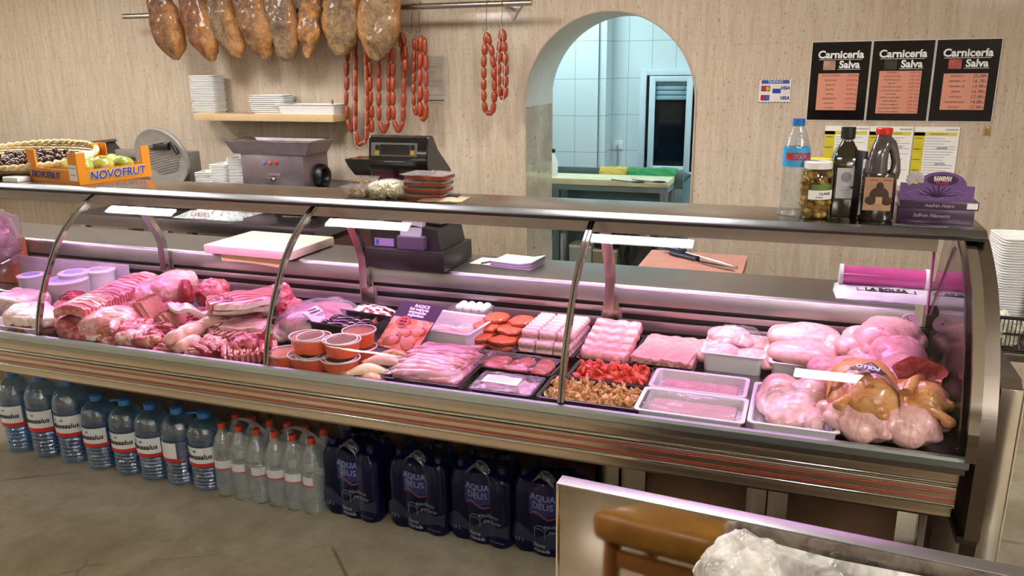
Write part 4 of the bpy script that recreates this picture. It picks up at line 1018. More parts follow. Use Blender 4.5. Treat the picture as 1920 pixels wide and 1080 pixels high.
# film roll and packet on the right
z = SZ
a, b = at(1577, 516, y=2.80), at(1738, 522, y=2.80)
t = thing('film_roll', 'bright pink roll of film with white end caps lying on the white packet', 'roll', (0, 0, 0))
rz_ = (a.z+b.z)/2
mb = MB(); mb.tube([(a.x, 2.80, rz_), (b.x, 2.80, rz_)], .031, 28); mb.build('film', plain('magenta_film', 'cf4f9e', .15, coat=.6, var=.03), t)
for x, s_ in ((a.x, -1), (b.x, 1)):
    mb = MB(); mb.tube([(x-.006, 2.80, rz_), (x+.006, 2.80, rz_)], .034, 24); mb.build('end_cap', M_white, t)
c = (a.x+b.x)/2
t = thing('wipes_packet', 'white plastic packet with black printing under the pink film roll', 'packet', (c+.005, 2.79, SZ), .0)
mb = MB(); ph = rz_-.031-SZ
mb.grid(lambda u, v: ((u-.5)*.31*(1-.05*abs(v-.5)*2), (v-.5)*.20, .002+ph*min(1, 2.2*(1-(abs(u-.5)*2)**4)*(1-(abs(v-.5)*2)**4))*(1+.0*u)+.004*noise.noise(Vector((u*9, v*9, 0)))*(1-(abs(u-.5)*2)**4)), 34, 24, .002)
mb.build('packet_body', plain('packet_white', 'e2e0ee', .25, coat=.4, var=.04), t)
tm = textmesh('LA BOLSA', .028, ink, bold=.001); link('lettering', tm, t, (-.0, -.062, ph+.0045), (-1.35, 0, 0))
mb = MB()
for xx in (-.085, .085): mb.box(xx-.001, xx+.001, -.078, -.045, ph+.001, ph+.005)
mb.box(-.085, .085, -.079, -.077, ph+.000, ph+.004); mb.build('frame_print', ink, t, smooth=False)
# ================================================================== ON THE TOP SHELF
TZ_ = TOPZ
# ---- wicker basket with chestnuts
def wicker():
    t = NT('wicker'); wv = t.n('ShaderNodeTexWave', wave_type='BANDS', bands_direction='Z'); wv.inputs['Scale'].default_value = 28; wv.inputs['Distortion'].default_value = 3; wv.inputs['Detail'].default_value = 3
    t.l(t.coord(), wv.inputs['Vector']); t.base(t.ramp(wv.outputs[0], [(.1, rgb('8a6f42')), (.5, rgb('c9b183')), (.9, rgb('e0cda2'))])); t.set(.6); t.bump(wv.outputs[0], .004, .8); return t.m
M_wick = wicker()
bc = at(40, 340, z=TZ_); bx_, by_ = -2.98, 2.49
bl = thing('wicker_basket', 'round pale wicker basket full of chestnuts at the left end of the top shelf', 'basket', (bx_-.10, by_+.03, TZ_+.0005), rot=(.0, .0, 0))
RB = .225
def basket(u, v):
    return None
mb = MB(); n = 64; m = 13
rings = []
prof = [(.15, .0), (.20, .004), (.245, .018), (.28, .04), (.305, .062), (.32, .08)]
for (r, z) in prof+[(r-.008, z+.004) for r, z in prof[::-1]]:
    ring = []
    for k in range(n):
        a = 2*PI*k/n; lift = (z/.08)*(.035*math.sin(a))   # rear rim stands higher
        rr = r*(1+.012*((k % 2)*2-1)); ring.append(mb.bm.verts.new((rr*1.0*math.cos(a), rr*.62*math.sin(a), z+lift*(1 if z > .02 else .3))))
    rings.append(ring)
for A, B in zip(rings, rings[1:]):
    for k in range(n): mb.bm.faces.new((A[k], A[(k+1) % n], B[(k+1) % n], B[k]))
mb.bm.faces.new(rings[0]); mb.bm.faces.new(rings[-1]); mb.build('basket_body', M_wick, bl)
for s_, ph in ((1, 0), (1, PI)):
    mb = MB(); pts = []
    for k in range(240):
        a = 2*PI*k/240; w_ = a*26+ph; rr = .317+.007*math.cos(w_); pts.append((rr*math.cos(a), rr*.62*math.sin(a), .083+.035*math.sin(a)+.007*math.sin(w_)))
    mb.tube(pts, .007, 6, closed=True); mb.build('rim_strand', plain('wicker_rim', 'd6c091', .6), bl)
M_nut = plain('chestnut_shell', '3c1f17', .22, var=.35, coat=.3)
mb = MB(); mb.ell((0, 0, 0), (.015, .013, .011), u=12, v=8, lump=.06, seed=2); NUT = mb.mesh('chestnut', M_nut)
rr = random.Random(3); k = 0
for i in range(130):
    a = rr.uniform(0, 2*PI); r = math.sqrt(rr.random())*.235
    x, y = r*math.cos(a), r*.6*math.sin(a)
    o = link('chestnut', NUT, None, (bx_-.10+x, by_+.02+y, TZ_+.052+.10*y+.008+rr.uniform(0, .020)), (rr.uniform(0, 3), rr.uniform(0, 3), rr.uniform(0, 3)))
    tag(o, 'shiny dark brown chestnut lying among the others in the wicker basket', 'chestnut', 'chestnuts in the basket')
mb = MB(); mb.ell((0, 0, 0), (.235, .135, .026), u=30, v=12, flat=-.8); tag(mb.build('chestnut_heap', M_nut, loc=(bx_-.10, by_+.02, TZ_+.033)), 'bed of dark chestnuts filling the wicker basket', 'chestnuts', kind='stuff')
# ---- orange fruit crate
M_or = plain('orange_cardboard', 'dd8a14', .6, var=.05); M_kr = plain('brown_cardboard', 'a98a60', .7)
A = at(145, 352, z=TZ_); B = at(66, 345, z=TZ_); C = at(282, 339, z=TZ_)
ex = (C-A); ey = (B-A); L1 = ex.length; L2 = ey.length*1.15; ang = math.atan2(ex.y, ex.x)
print('crate', A, B, C, L1, L2, math.degrees(ang))
L1 = .31; L2 = .33; ang = math.radians(79)
cr = thing('fruit_crate', 'orange cardboard fruit crate lettered NOVOFRUT holding green tomatoes', 'crate', (-2.575, 2.304, TZ_+.0005), ang)
H1, H2 = .055, .120
def side(pts, nm, M, par=cr):
    mb = MB(); mb.prism(pts, 0, .004, 'y'); mb.xf(M); return mb.build(nm, M_or, par, smooth=False)
prof = lambda L, c: [(0, 0), (L, 0), (L, H2+.005), (L-c, H2+.005), (L-c, H1), (c, H1), (c, H2), (0, H2)]
s1 = side(prof(L1, .036), 'long_side', Matrix.Identity(4)); s2 = side(prof(L1, .036), 'long_side', Matrix.Translation((0, L2, 0)))
Mr = Matrix.Rotation(PI/2, 4, 'Z')
s3 = side(prof(L2, .055), 'short_side', Matrix.Translation((.004, .004, 0)) @ Mr); s4 = side(prof(L2, .05), 'short_side', Matrix.Translation((L1, .004, 0)) @ Mr)
mb = MB(); mb.box(.004, L1-.004, .004, L2, .0, .022); mb.build('crate_floor', M_kr, cr, smooth=False)
M_nb = plain('crate_blue', '2b3a8c', .5); M_ns = plain('crate_silver', 'b8bccd', .5)
link('lettering', textmesh('NOVOFRUT', .044, M_ns, bold=.0026, shear=.12), cr, (L1*.52, -.0010, .030))
link('lettering', textmesh('NOVOFRUT', .044, M_nb, bold=.0004, shear=.12), cr, (L1*.52+.0012, -.0018, .0295))
mt = textmesh('NOVOFRUT', .036, M_nb, bold=.001, shear=.12); link('lettering', mt, cr, (-.0015, L2*.66, .028), (0, 0, -PI/2))
mb = MB(); mb.box(-.0012, 0, .008, .058, .015, .075); mb.build('paper_label', M_paper, cr, smooth=False)
mb = MB(); mb.box(-.0018, -.0011, .014, .050, .062, .066); mb.box(-.0018, -.0011, .016, .048, .036, .039); mb.build('label_print', inkg, cr, smooth=False)
tc = [(.06, .06, '8a9a3e'), (.14, .06, '8c8434'), (.23, .06, '7c8c34'), (.05, .15, 'a06a38'), (.14, .15, '8a963c'), (.23, .15, '93a040')]
def wc(o, x, y, z):  # crate to room
    return Vector((cr.location.x+math.cos(ang)*x-math.sin(ang)*y, cr.location.y+math.sin(ang)*x+math.cos(ang)*y, cr.location.z+z))
tl = ['green and pale tomato at the left end inside the fruit crate', 'largest yellowish green tomato in the middle of the fruit crate', 'ribbed green tomato right of the middle in the fruit crate', 'reddish green tomato in the rear left corner of the fruit crate', 'small green tomato at the rear of the fruit crate', 'yellow green tomato at the right end of the fruit crate']
for i, (x, y, cc) in enumerate(tc):
    mb = MB(); r = .040 if i != 1 else .044; nv = 12
    for q in [0]: mb.ell((0, 0, 0), (r, r, r*.82), u=30, v=14)
    for v in mb.bm.verts:
        a = math.atan2(v.co.y, v.co.x); f = 1-.035*abs(math.sin(a*2.5))*(1-abs(v.co.z)/r*.3); v.co.x *= f; v.co.y *= f
        if v.co.z > 0: v.co.z -= .010*math.exp(-((v.co.x**2+v.co.y**2)/(.011**2)))
    t = thing('tomato', tl[i], 'tomato', wc(cr, x, y, .024+r*.84), i*.9, 'tomatoes in the fruit crate'); t.rotation_euler = (.25, .1*i, i*.9)
    tt = NT('tomato_%d' % i); nz = tt.noise(tt.coord(), 22, 3); tt.base(tt.ramp(nz, [(.35, rgb(cc)), (.7, rgb('b5b060'))])); tt.set(.18, 0, .3)
    mb.build('fruit', tt.m, t)
    mb = MB()
    for q in range(5): mb.tube([(0, 0, r*.62), (.010*math.cos(q*1.26), .010*math.sin(q*1.26), r*.72), (.018*math.cos(q*1.26), .018*math.sin(q*1.26), r*.70)], [.003, .002, .0006], 5)
    mb.build('calyx', plain('calyx_green', '4c5a2a', .6), t)
p = wc(cr, .16, .205, .023); mb = MB(); mb.box(-.022, .022, -.015, .015, 0, .085, .001, M=Matrix.Rotation(.1, 4, 'Y')); tag(mb.build('small_carton', M_paper, loc=p, rot=(0, 0, ang)), 'small white carton standing at the back inside the fruit crate', 'carton')
# white paper under the basket at the far left
q = at(18, 345, z=TZ_); mb = MB(); mb.box(-.05, .03, -.03, .03, 0, .02, .003); tag(mb.build('folded_towel', M_paper, loc=(q.x-.03, 2.33, TZ_+.0003)), 'folded white paper towel at the left foot of the basket', 'towel')
# ---- clear tubs of nuts, bag, red trays
M_clr = clear('clear_plastic', (.95, .95, .95), gloss=.09, rough=.05, haze=.03)
def heap_mb(L, W, H, n, r, seed, sq=(1, .8, .7)):
    rr = random.Random(seed); mb = MB()
    for i in range(n):
        x, y = rr.uniform(-.5, .5)*L, rr.uniform(-.5, .5)*W; z = rr.uniform(.3, 1)*H
        mb.ell((x, y, z), (r*sq[0], r*sq[1], r*sq[2]), rot=(rr.uniform(0, 3), rr.uniform(0, 3), rr.uniform(0, 3)), u=8, v=5)
    return mb
def tub(cx, cy, z0, L, W, H, label, name, fillm, n, r, seed, group=None, cat='tub', lid=True, sq=(1, .8, .7)):
    t = thing(name, label, cat, (cx, cy, z0), group=group)
    mb = tray_mb(L, W, H, taper=.01, rim=.006, rad=.012); mb.build('container', M_clr, t)
    mb = heap_mb(L-.045, W-.04, H*.75, n, r, seed, sq); mb.box(-L/2+.018, L/2-.018, -W/2+.018, W/2-.018, .004, H*.45, .004); mb.build('contents', fillm, t)['kind'] = 'stuff'
    if lid:
        mb = MB(); mb.prism(rounded(-L/2-.002, L/2+.002, -W/2-.002, W/2+.002, .012), H, H+.003, 'z'); mb.build('lid', M_clr, t)
    return t
M_nuts = plain('brown_nuts', '9a7040', .5, var=.5); 
q = at(657, 373, z=TZ_); tub(q.x+.005, 2.35, TZ_, .10, .08, .035, 'clear tub of brown nuts at the front, left of the bag of beans', 'nut_tub', M_nuts, 70, .0075, 1, 'nut tubs on the top shelf')
q = at(680, 352, y=2.45); tub(q.x, 2.45, TZ_, .10, .08, .050, 'clear tub of brown nuts at the back, below the register head', 'nut_tub', M_nuts, 80, .0075, 2, 'nut tubs on the top shelf')
c = at(716, 375, z=TZ_); t = thing('bag_of_beans', 'plump clear bag of white beans on the top shelf', 'bag', (c.x, 2.36, TZ_))
rr = random.Random(5); mb = MB(); M_bean = plain('white_beans', 'd9cdb0', .4, var=.15)
for i in range(260):
    d = Vector((rr.gauss(0, 1), rr.gauss(0, 1), rr.gauss(0, 1))).normalized(); p = Vector((d.x*.068, d.y*.045, d.z*.026+.030))
    if p.z < .006: p.z = .006
    mb.ell(p, (.0085, .005, .004), rot=(rr.uniform(0, 3), rr.uniform(0, 3), rr.uniform(0, 3)), u=7, v=5)
mb.ell((0, 0, .029), (.066, .043, .024), u=18, v=10); mb.build('beans', M_bean, t)['kind'] = 'stuff'
mb = MB(); mb.ell((0, 0, .031), (.080, .052, .032), u=28, v=16, lump=.09, seed=3, lscale=14, flat=-.88); mb.build('bag_film', clear('bean_bag_film', (.97, .97, .96), gloss=.05, rough=.1, haze=.06, wrinkle=.004, wscale=40), t)
M_redc = plain('red_stew', '8e2f14', .25, var=.5, coat=.4)
rl = ['lowest sealed tray of red food in the stack on the top shelf', 'second lowest sealed tray of red food in the stack on the top shelf', 'third sealed tray of red food from the bottom of the stack', 'topmost sealed tray of red food in the stack on the top shelf']
c = at(790, 376, z=TZ_)
for k in range(4):
    t = thing('red_food_tray', rl[k], 'tray', (c.x+[.0, .004, .006, .010][k], 2.385, TZ_+.0215*k), [.05, -.03, .04, -.06][k], 'red food trays on the top shelf')
    mb = tray_mb(.155, .11, .019, taper=.010, rim=.008, rad=.014); mb.build('container', clear('red_tray_plastic', (.95, .9, .88), gloss=.1, rough=.1, haze=.04), t)
    mb = MB(); mb.box(-.070, .070, -.047, .047, .003, .0165, .003); mb.build('filling', M_redc, t)
    mb = MB(); mb.grid(lambda u, v: ((u-.5)*.162, (v-.5)*.117, .0195+.0015*math.sin(u*9+k)*(1 if v in (0, 1) else .4)), 16, 10, .001); mb.build('film_lid', clear('lid_film', (.98, .98, .98), gloss=.12, rough=.12, haze=.06), t)
c = at(838, 372, z=TZ_)
t = thing('flat_packet', 'flat pale vacuum packet lying right of the red trays', 'packet', (c.x, 2.375, TZ_), .12)
mb = MB(); mb.grid(lambda u, v: ((u-.5)*.15, (v-.5)*.10, .002+.009*(1-(abs(u-.5)*2)**4)*(1-(abs(v-.5)*2)**4)+.001*math.sin(u*20)), 20, 14, .002); mb.build('packet_body', plain('pale_pack', 'cdb89a', .25, var=.2, coat=.5), t)
mb = MB(); mb.box(.0, .05, -.01, .03, .0115, .0135); mb.build('dark_print', ink, t)
# ---- water bottle
def bottle_mb(prof, seg=32, ribs=None):
    mb = MB(); mb.lathe(prof, seg); return mb
def label_wrap(t, r, z0, z1, m, name='label', a0=-PI, a1=PI, n=28):
    mb = MB(); mb.grid(lambda u, v: (math.sin(a0+(a1-a0)*u)*r, -math.cos(a0+(a1-a0)*u)*r, z0+(z1-z0)*v), n, 2)
    return mb.build(name, m, t, fix=False)
def atop(px, py, y): q = at(px, py, y=y); return q
q = at(1487, 396, z=TZ_); yb_ = 2.40; bx0 = at(1485, 390, y=yb_).x; hb = at(1490, 222, y=yb_).z-TZ_; bw = (at(1511, 300, y=yb_).x-at(1460, 300, y=yb_).x)/2
print('bezo', hb, bw)
M_pet = clear('clear_pet', (.88, .92, .94), gloss=.10, rough=.05, haze=.06, wrinkle=.002, wscale=30)
s_ = hb/.32
t = thing('water_bottle', 'large clear water bottle with a blue cap and blue label on the top shelf', 'bottle', (bx0, yb_, TZ_))
pf_ = [(.0, .006), (.03, .0), (.040, .004)]+[(bw*(.98 if k % 2 else .93), .02*s_+k*.0105*s_) for k in range(12)]+[(bw*.92, .16*s_), (bw, .165*s_), (bw, .225*s_), (bw*.93, .235*s_), (bw*.7, .27*s_), (.014, .298*s_), (.014, .312*s_)]
bottle_mb(pf_).build('bottle_wall', M_pet, t)
mb = MB(); mb.lathe([(.0165, .296*s_), (.0165, .32*s_), (0, .32*s_)], 20); mb.build('cap', plain('cap_blue', '1668b8', .4), t)
label_wrap(t, bw+.0006, .165*s_, .228*s_, plain('label_blue', '38a0d8', .3, var=.04))
lab = textmesh('BEZOYA', .026, plain('bezo_red', 'b82428', .4), bold=.0014, bend=bw+.0012); link('lettering', lab, t, (0, 0, .198*s_), (0, 0, .55))
# ---- olive jars
def jar(x, y, h, r, lidm, label, seed, lab):
    t = thing('olive_jar', label, 'jar', (x, y, TZ_), group='olive jars')
    mb = MB(); mb.lathe([(r*.9, .0), (r, .006), (r*.93, h*.3), (r*.93, h*.34), (r, h*.42), (r, h*.82), (r*.86, h*.88), (r*.86, h*.90)], 32); mb.build('glass', clear('jar_glass', (.93, .93, .80), gloss=.07), t)
    mb = MB(); mb.lathe([(0, .003), (r*.93, .004), (r*.88, h*.3), (r*.93, h*.5), (r*.93, h*.80), (0, h*.8)], 24); mb.build('brine', clear('brine', (.80, .72, .38), gloss=.0), t)
    rr = random.Random(seed); mb = MB(); n = 0
    while n < 110:
        a = rr.uniform(0, 2*PI); q = r*.80*math.sqrt(rr.uniform(.3, 1)); mb.ell((q*math.cos(a), q*math.sin(a), rr.uniform(.012, h*.80)), (.0105, .0095, .0095), u=10, v=7); n += 1
    mb.build('olives', plain('olive_green', 'a3823c', .3, var=.35), t)['kind'] = 'stuff'
    mb = MB(); mb.lathe([(r*.9, h*.88), (r*.9, h-.002), (r*.86, h), (0, h)], 32); mb.build('lid', lidm, t)
    if lab:
        label_wrap(t, r+.0008, h*.36, h*.52, M_paper, 'label', -.5, 1.3); label_wrap(t, r+.0006, h*.52, h*.62, plain('label_green', '5f7a3a', .4), 'label_top', -.3, 1.1)
        link('lettering', textmesh('OLIVAS', .010, ink, bend=r+.0014), t, (0, 0, h*.46), (0, 0, .55)); link('lettering', textmesh('el faro', .007, ink, bend=r+.0014), t, (0, 0, h*.40), (0, 0, .2))
    return t
yj = 2.365; q0, q1 = at(1502, 340, y=yj), at(1562, 340, y=yj); jr = (q1.x-q0.x)/2; jh = at(1535, 302, y=yj).z-TZ_
jar((q0.x+q1.x)/2, yj, jh, jr, M_white, 'jar of green olives with a white lid and label, in front', 1, True)
yj2 = 2.455; q0 = at(1509, 330, y=yj2); jh2 = at(1530, 297, y=yj2).z-TZ_
jar(q0.x+jr+.004, yj2, jh2, jr*.97, plain('lid_yellow', 'd8c81e', .3), 'jar of green olives with a yellow lid, mostly behind the white-lidded jar', 2, False)
# ---- olive oil bottle
yo = 2.42; q0, q1 = at(1556, 330, y=yo), at(1610, 330, y=yo); w2 = (q1.x-q0.x)/2*.93; oh = at(1588, 238, y=yo).z-TZ_
t = thing('oil_bottle', 'tall square dark olive oil bottle with a black cap and a white label', 'bottle', ((q0.x+q1.x)/2, yo, TZ_), .12)
def sq(r, c=.006): return rounded(-r, r, -r, r, min(c, r*.98), 3)
mb = MB(); shell_loops(mb, [(sq(w2*.9), 0), (sq(w2), .006), (sq(w2), oh*.66), (sq(w2*.82, .012), oh*.74), (sq(.016, .015), oh*.84), (sq(.0145, .014), oh*.9)], True, True); mb.build('bottle_wall', plain('dark_olive_glass', '1d1a08', .08, coat=.8, var=.2), t)
mb = MB(); mb.lathe([(.017, oh*.87), (.019, oh*.88), (.019, oh), (0, oh)], 20); mb.build('cap', plain('cap_black_green', '0f1812', .4), t)
mb = MB(); mb.lathe([(.0158, oh*.825), (.0158, oh*.865)], 20); mb.build('neck_band', plain('neck_grey', 'a8a6a0', .4), t)
mb = MB(); mb.box(-w2*.72, w2*.72, -w2-.0012, -w2, oh*.22, oh*.56); lb = mb.build('label', plain('label_grey', 'c3c1c4', .4), t, smooth=False)
mb = MB(); mb.ell((0, -w2-.0015, oh*.46), (.014, .0006, .014)); mb.box(-.012, .012, -w2-.0018, -w2-.001, oh*.34, oh*.345); mb.box(-.014, .014, -w2-.0018, -w2-.001, oh*.31, oh*.315); mb.build('label_print', inkg, lb)
mb = MB(); mb.box(w2*.35, w2*.6, -w2-.0018, -w2-.001, oh*.33, oh*.36); mb.build('label_mark', plain('mark_blue', '2f4a86', .4), lb, smooth=False)
link('lettering', textmesh('Sant Blanc', .011, plain('oil_red', '9a3a26', .4), shear=.2), t, (0, -w2-.0016, oh*.60))
# ---- narrow carton
yk = 2.35; q0, q1 = at(1612, 345, y=yk), at(1622, 345, y=yk); kh = at(1620, 285, y=yk).z-TZ_; kw = (at(1624, 345, y=yk).x-at(1604, 345, y=yk).x)/2
t = thing('narrow_carton', 'narrow black carton with white vertical writing between the oil bottle and the jug', 'carton', (q0.x+.002, 2.372, TZ_), .5)
mb = MB(); mb.box(-kw*.55, kw*.55, -.012, .03, 0, kh, .001); mb.build('carton_body', plain('carton_black', '141016', .4), t)
mb = MB(); mb.box(-kw*.38, kw*.38, -.0128, -.012, .014, kh-.02); lb = mb.build('white_panel', M_paper, t, smooth=False)
tm = textmesh('ACEITE OLIVA VIRGEN', .0095, ink, bold=.0003); link('lettering', tm, t, (0, -.0132, kh*.5), (0, -PI/2, 0))
# ---- jug with the red cap
yg = 2.37; q0, q1 = at(1612, 380, y=yg), at(1677, 380, y=yg); jw = (q1.x-q0.x)/2; gh_ = at(1654, 240, y=yg).z-TZ_
t = thing('sauce_jug', 'dark handled jug with a red cap and a brown label, on the top shelf', 'jug', ((q0.x+q1.x)/2, yg+.01, TZ_), .0)
M_jug = plain('dark_jug', '221a1c', .16, coat=.6, var=.3)
def jr_(a, b, dx=0): return [(p[0]+dx, p[1]) for p in rounded(-a, a, -b, b, min(a, b)*.75, 5)]
H_ = gh_
lower = [(jr_(jw*.9, .040), 0), (jr_(jw, .046), .008), (jr_(jw, .046), H_*.42), (jr_(jw*.97, .045), H_*.50)]
mb = MB(); shell_loops(mb, lower+[(jr_(jw*.94, .043), H_*.53)], True, True); mb.build('jug_base', M_jug, t)
up = [(jr_(jw*.66, .040, -jw*.28), H_*.53), (jr_(jw*.60, .038, -jw*.26), H_*.64), (jr_(jw*.54, .034, -jw*.18), H_*.74), (jr_(jw*.56, .030, -jw*.06), H_*.82), (jr_(jw*.48, .024, 0), H_*.87), (jr_(.019, .018, 0), H_*.92), (jr_(.016, .015, 0), H_*.95)]
mb = MB(); shell_loops(mb, up, True, True); mb.build('jug_shoulder', plain('jug_upper', '4a4044', .16, coat=.6, var=.5), t)
mb = MB(); mb.tube([(jw*.70, 0, H_*.48), (jw*.86, 0, H_*.55), (jw*.84, 0, H_*.64), (jw*.70, 0, H_*.74), (jw*.48, 0, H_*.82), (jw*.2, 0, H_*.86)], [(.020, .018), (.015, .013), (.012, .011), (.012, .011), (.016, .014), (.018, .016)], 12); mb.build('handle', MC['jug_upper'], t)
mb = MB(); mb.lathe([(.019, H_*.93), (.021, H_*.935), (.021, H_-.002), (.019, H_), (0, H_)], 22); mb.build('cap', plain('cap_red', 'c81e14', .35), t)
mb = MB(); mb.box(-jw*.88, jw*.72, -.0475, -.046, H_*.13, H_*.49); lb = mb.build('label', plain('label_kraft', 'a98468', .5), t, smooth=False)
mb = MB(); mb.ell((0, -.048, H_*.30), (.024, .0008, .022)); mb.ell((0, -.048, H_*.40), (.009, .0008, .010)); mb.ell((-.02, -.048, H_*.24), (.014, .0008, .012)); mb.ell((.02, -.048, H_*.24), (.014, .0008, .012)); mb.build('label_figure', plain('label_brown', '3a1f16', .5), lb)
mb = MB(); mb.box(-.008, .008, -.0498, -.0485, H_*.2, H_*.28); mb.build('label_window', plain('label_tan', 'b79a78', .5), lb, smooth=False)
mb = MB(); mb.box(-.026, -.006, -.0485, -.0475, H_*.455, H_*.465); mb.box(.008, .026, -.0485, -.0475, H_*.455, H_*.465); mb.build('label_heading', inkr, lb, smooth=False)
# ---- saffron boxes
M_pu = plain('purple_box', '33183f', .3, coat=.2, var=.08); M_pu2 = plain('purple_light', '6a4a86', .3, var=.1); M_pu3 = plain('lilac', '9a86b4', .35)
ys = 2.36; a, b = at(1682, 405, y=ys), at(1826, 413, y=ys); hz_ = at(1755, 393, y=ys).z
t = thing('saffron_box', 'lower dark purple box lettered Saffron Filaments', 'box', ((a.x+b.x)/2, ys, TZ_), 0, 'purple saffron boxes'); bw_ = (b.x-a.x)/2; bh = hz_-TZ_
mb = MB(); mb.box(-bw_, bw_, 0, .10, 0, bh, .001); mb.build('carton', M_pu, t); link('lettering', textmesh('Saffron Filaments', .013, plain('pink_print', 'b9a0b8', .5), shear=.3), t, (-.01, -.0006, bh*.55))
c_, d_ = at(1687, 392, y=ys), at(1835, 394, y=ys); cx = (c_.x+d_.x)/2; cw = (d_.x-c_.x)/2
t = thing('saffron_box', 'upper dark purple box lettered Azafrán Hebra with a price label', 'box', (cx, ys, TZ_+bh+.0003), 0, 'purple saffron boxes')
mb = MB(); mb.box(-cw, cw, 0, .10, 0, .022, .001); mb.build('carton', M_pu, t); link('lettering', textmesh('Azafrán Hebra', .012, MC['pink_print'], shear=.3), t, (.0, -.0006, .010))
mb = MB(); mb.box(cw-.028, cw-.003, -.0008, 0, .004, .019); mb.build('price_label', M_paper, t, smooth=False)
zb = TZ_+bh+.0225; zt0, zt1 = at(1690, 342, y=ys).z, at(1760, 322, y=ys).z; xl, xr = at(1688, 350, y=ys).x, at(1829, 350, y=ys).x
t = thing('saffron_display_box', 'purple saffron display box with a rounded header lettered Azafrán Saffron Rosé', 'display box', ((xl+xr)/2, ys, zb)); w3 = (xr-xl)/2
mb = MB(); mb.box(-w3, w3, .005, .09, 0, .012, .001); mb.build('carton', M_pu, t)
hh0 = zt0-zb; hh1 = zt1-zb
pts = [(-w3, 0), (w3, 0), (w3, hh0*.88), (w3*.80, hh0*.9)]+[(w3*.12+w3*.66*math.cos(PI*k/14), hh0*.9+(hh1-hh0*.9)*math.sin(PI*k/14)) for k in range(15)]+[(-w3*.56, hh0*.95), (-w3, hh0)]
mb = MB(); mb.prism(pts, .002, .004, 'y'); hd = mb.build('header_card', M_pu2, t, smooth=False)
mb = MB(); mb.prism([(w3*.12+w3*.42*math.cos(2*PI*k/24), hh1*.72+hh1*.19*math.sin(2*PI*k/24)) for k in range(24)], .0008, .0019, 'y'); mb.build('title_oval', M_pu, hd, smooth=False)
for tx, zz, mm, sz_ in (('AZAFRÁN', hh1*.80, inkw, .0095), ('SAFFRON', hh1*.72, inkw, .0095), ('ROSÉ', hh1*.625, plain('rose_print', 'a82a48', .5), .013)): link('lettering', textmesh(tx, sz_, mm, bold=.0003), hd, (w3*.12, .0004, zz))
mb = MB()
for k in range(9):
    a = PI*(k+.5)/9; mb.tube([(w3*.05, .0015, .012), (w3*.05+.045*math.cos(a), .0012, .012+.03*math.sin(a))], [.0022, .0008], 6)
mb.build('flower_stamens', M_pu, hd)
mb = MB()
for s in (-1, 1):
    mb.tube([(s*w3*.1, .001, .005), (s*w3*.5, .001, .030), (s*w3*.85, .001, .02), (s*w3*.6, .001, .004)], [.0006, .001, .001, .0006], 6)
mb.build('petal_lines', M_pu3, hd)
mb = MB()
for k in range(9):
    a = -.3+PI*1.3*k/8; mb.ell((-w3*.62+.012*math.cos(a), -.0, hh1*.72+.012*math.sin(a)), (.011, .0015, .006), rot=(0, -a, 0), u=10, v=6)
mb.build('petal_cutout', plain('petal_white', 'b0a8b0', .4), hd)
a, b = at(1690, 414, y=2.315), at(1762, 424, y=2.315)
t = thing('shelf_tag', 'clear shelf tag with small black lettering at the foot of the saffron boxes', 'tag', ((a.x+b.x)/2+.0, 2.312, TZ_+.0003), -.02)
mb = MB(); mb.box(-.066, .066, -.010, .012, 0, .0012); mb.build('strip', plain('tag_grey', '8d847e', .2), t); link('lettering', textmesh('S. Fermín', .012, ink), t, (-.01, 0, .0018), (-PI/2, 0, 0))
# ================================================================== IN THE COUNTER
DZ = DECK
def dk(px, py, z=.84): return at(px, py, z=z)
M_lean = meat('pork_lean', 'b8404e', 'd99a98', '8c2430', 12, (1, 1, 1), .47, .62)
M_red = meat('pork_red', 'a82c38', 'cf827e', '741620', 13, (1, 1, 1), .52, .72)
M_skin = meat('pork_skin', 'cf8486', 'e2bab4', 'ac5458', 6, (1, 1, 1), .36, .50, bump=.002)
M_fatty = meat('pork_fatty', 'c05c64', 'e0b2ac', '983440', 10, (1, 1, 1), .42, .54)
M_brownc = meat('pork_cavity', 'a85a48', 'd49a7c', '7c3428', 14, (1, 1, 1), .44, .6)
M_cut = meat('cut_face', 'b8786a', 'cf9686', 'a06254', 6, (1, 1, 1), .4, .6, bump=.001)
M_trot = meat('trotter_skin', 'cf8c80', 'dcab9e', 'b87064', 4, (1, 1, 1), .3, .5, bump=.001)
def streak(name, c1, c2, c3, sc_, ax='Z', dist=2.5):
    t = NT(name); wv = t.n('ShaderNodeTexWave', wave_type='BANDS', bands_direction=ax); wv.inputs['Scale'].default_value = sc_; wv.inputs['Distortion'].default_value = dist; wv.inputs['Detail'].default_value = 3; wv.inputs['Detail Scale'].default_value = 1.6
    t.l(t.coord(), wv.inputs['Vector']); nz = t.noise(t.coord(), 18, 4)
    col = t.ramp(wv.outputs[0], [(.25, rgb(c1)), (.5, rgb(c3)), (.62, rgb(c2)), (.9, rgb(c2))]); col = t.mix(t.ramp(nz, [(.45, (0, 0, 0)), (.7, (.5, .5, .5))]), col, rgb(c1))
    t.base(col); t.set(.32, 0, .4); t.bump(nz, .003, .7); return t.m
M_belly = streak('belly_streaks', 'b03c48', 'e2bcb2', 'c87470', 12, 'Y', 3)
M_ribm = streak('rib_streaks', 'a83440', 'd49c94', 'bc6864', 18, 'X', 2)
M_bone = plain('bone', 'e6d6c8', .4)
def frame(p, q, z):
    """root frame for a piece lying from pixel p to pixel q at height z"""
    a, b = dk(*p, z), dk(*q, z); d = b-a; return (a+b)/2, math.hypot(d.x, d.y), math.atan2(d.y, d.x)
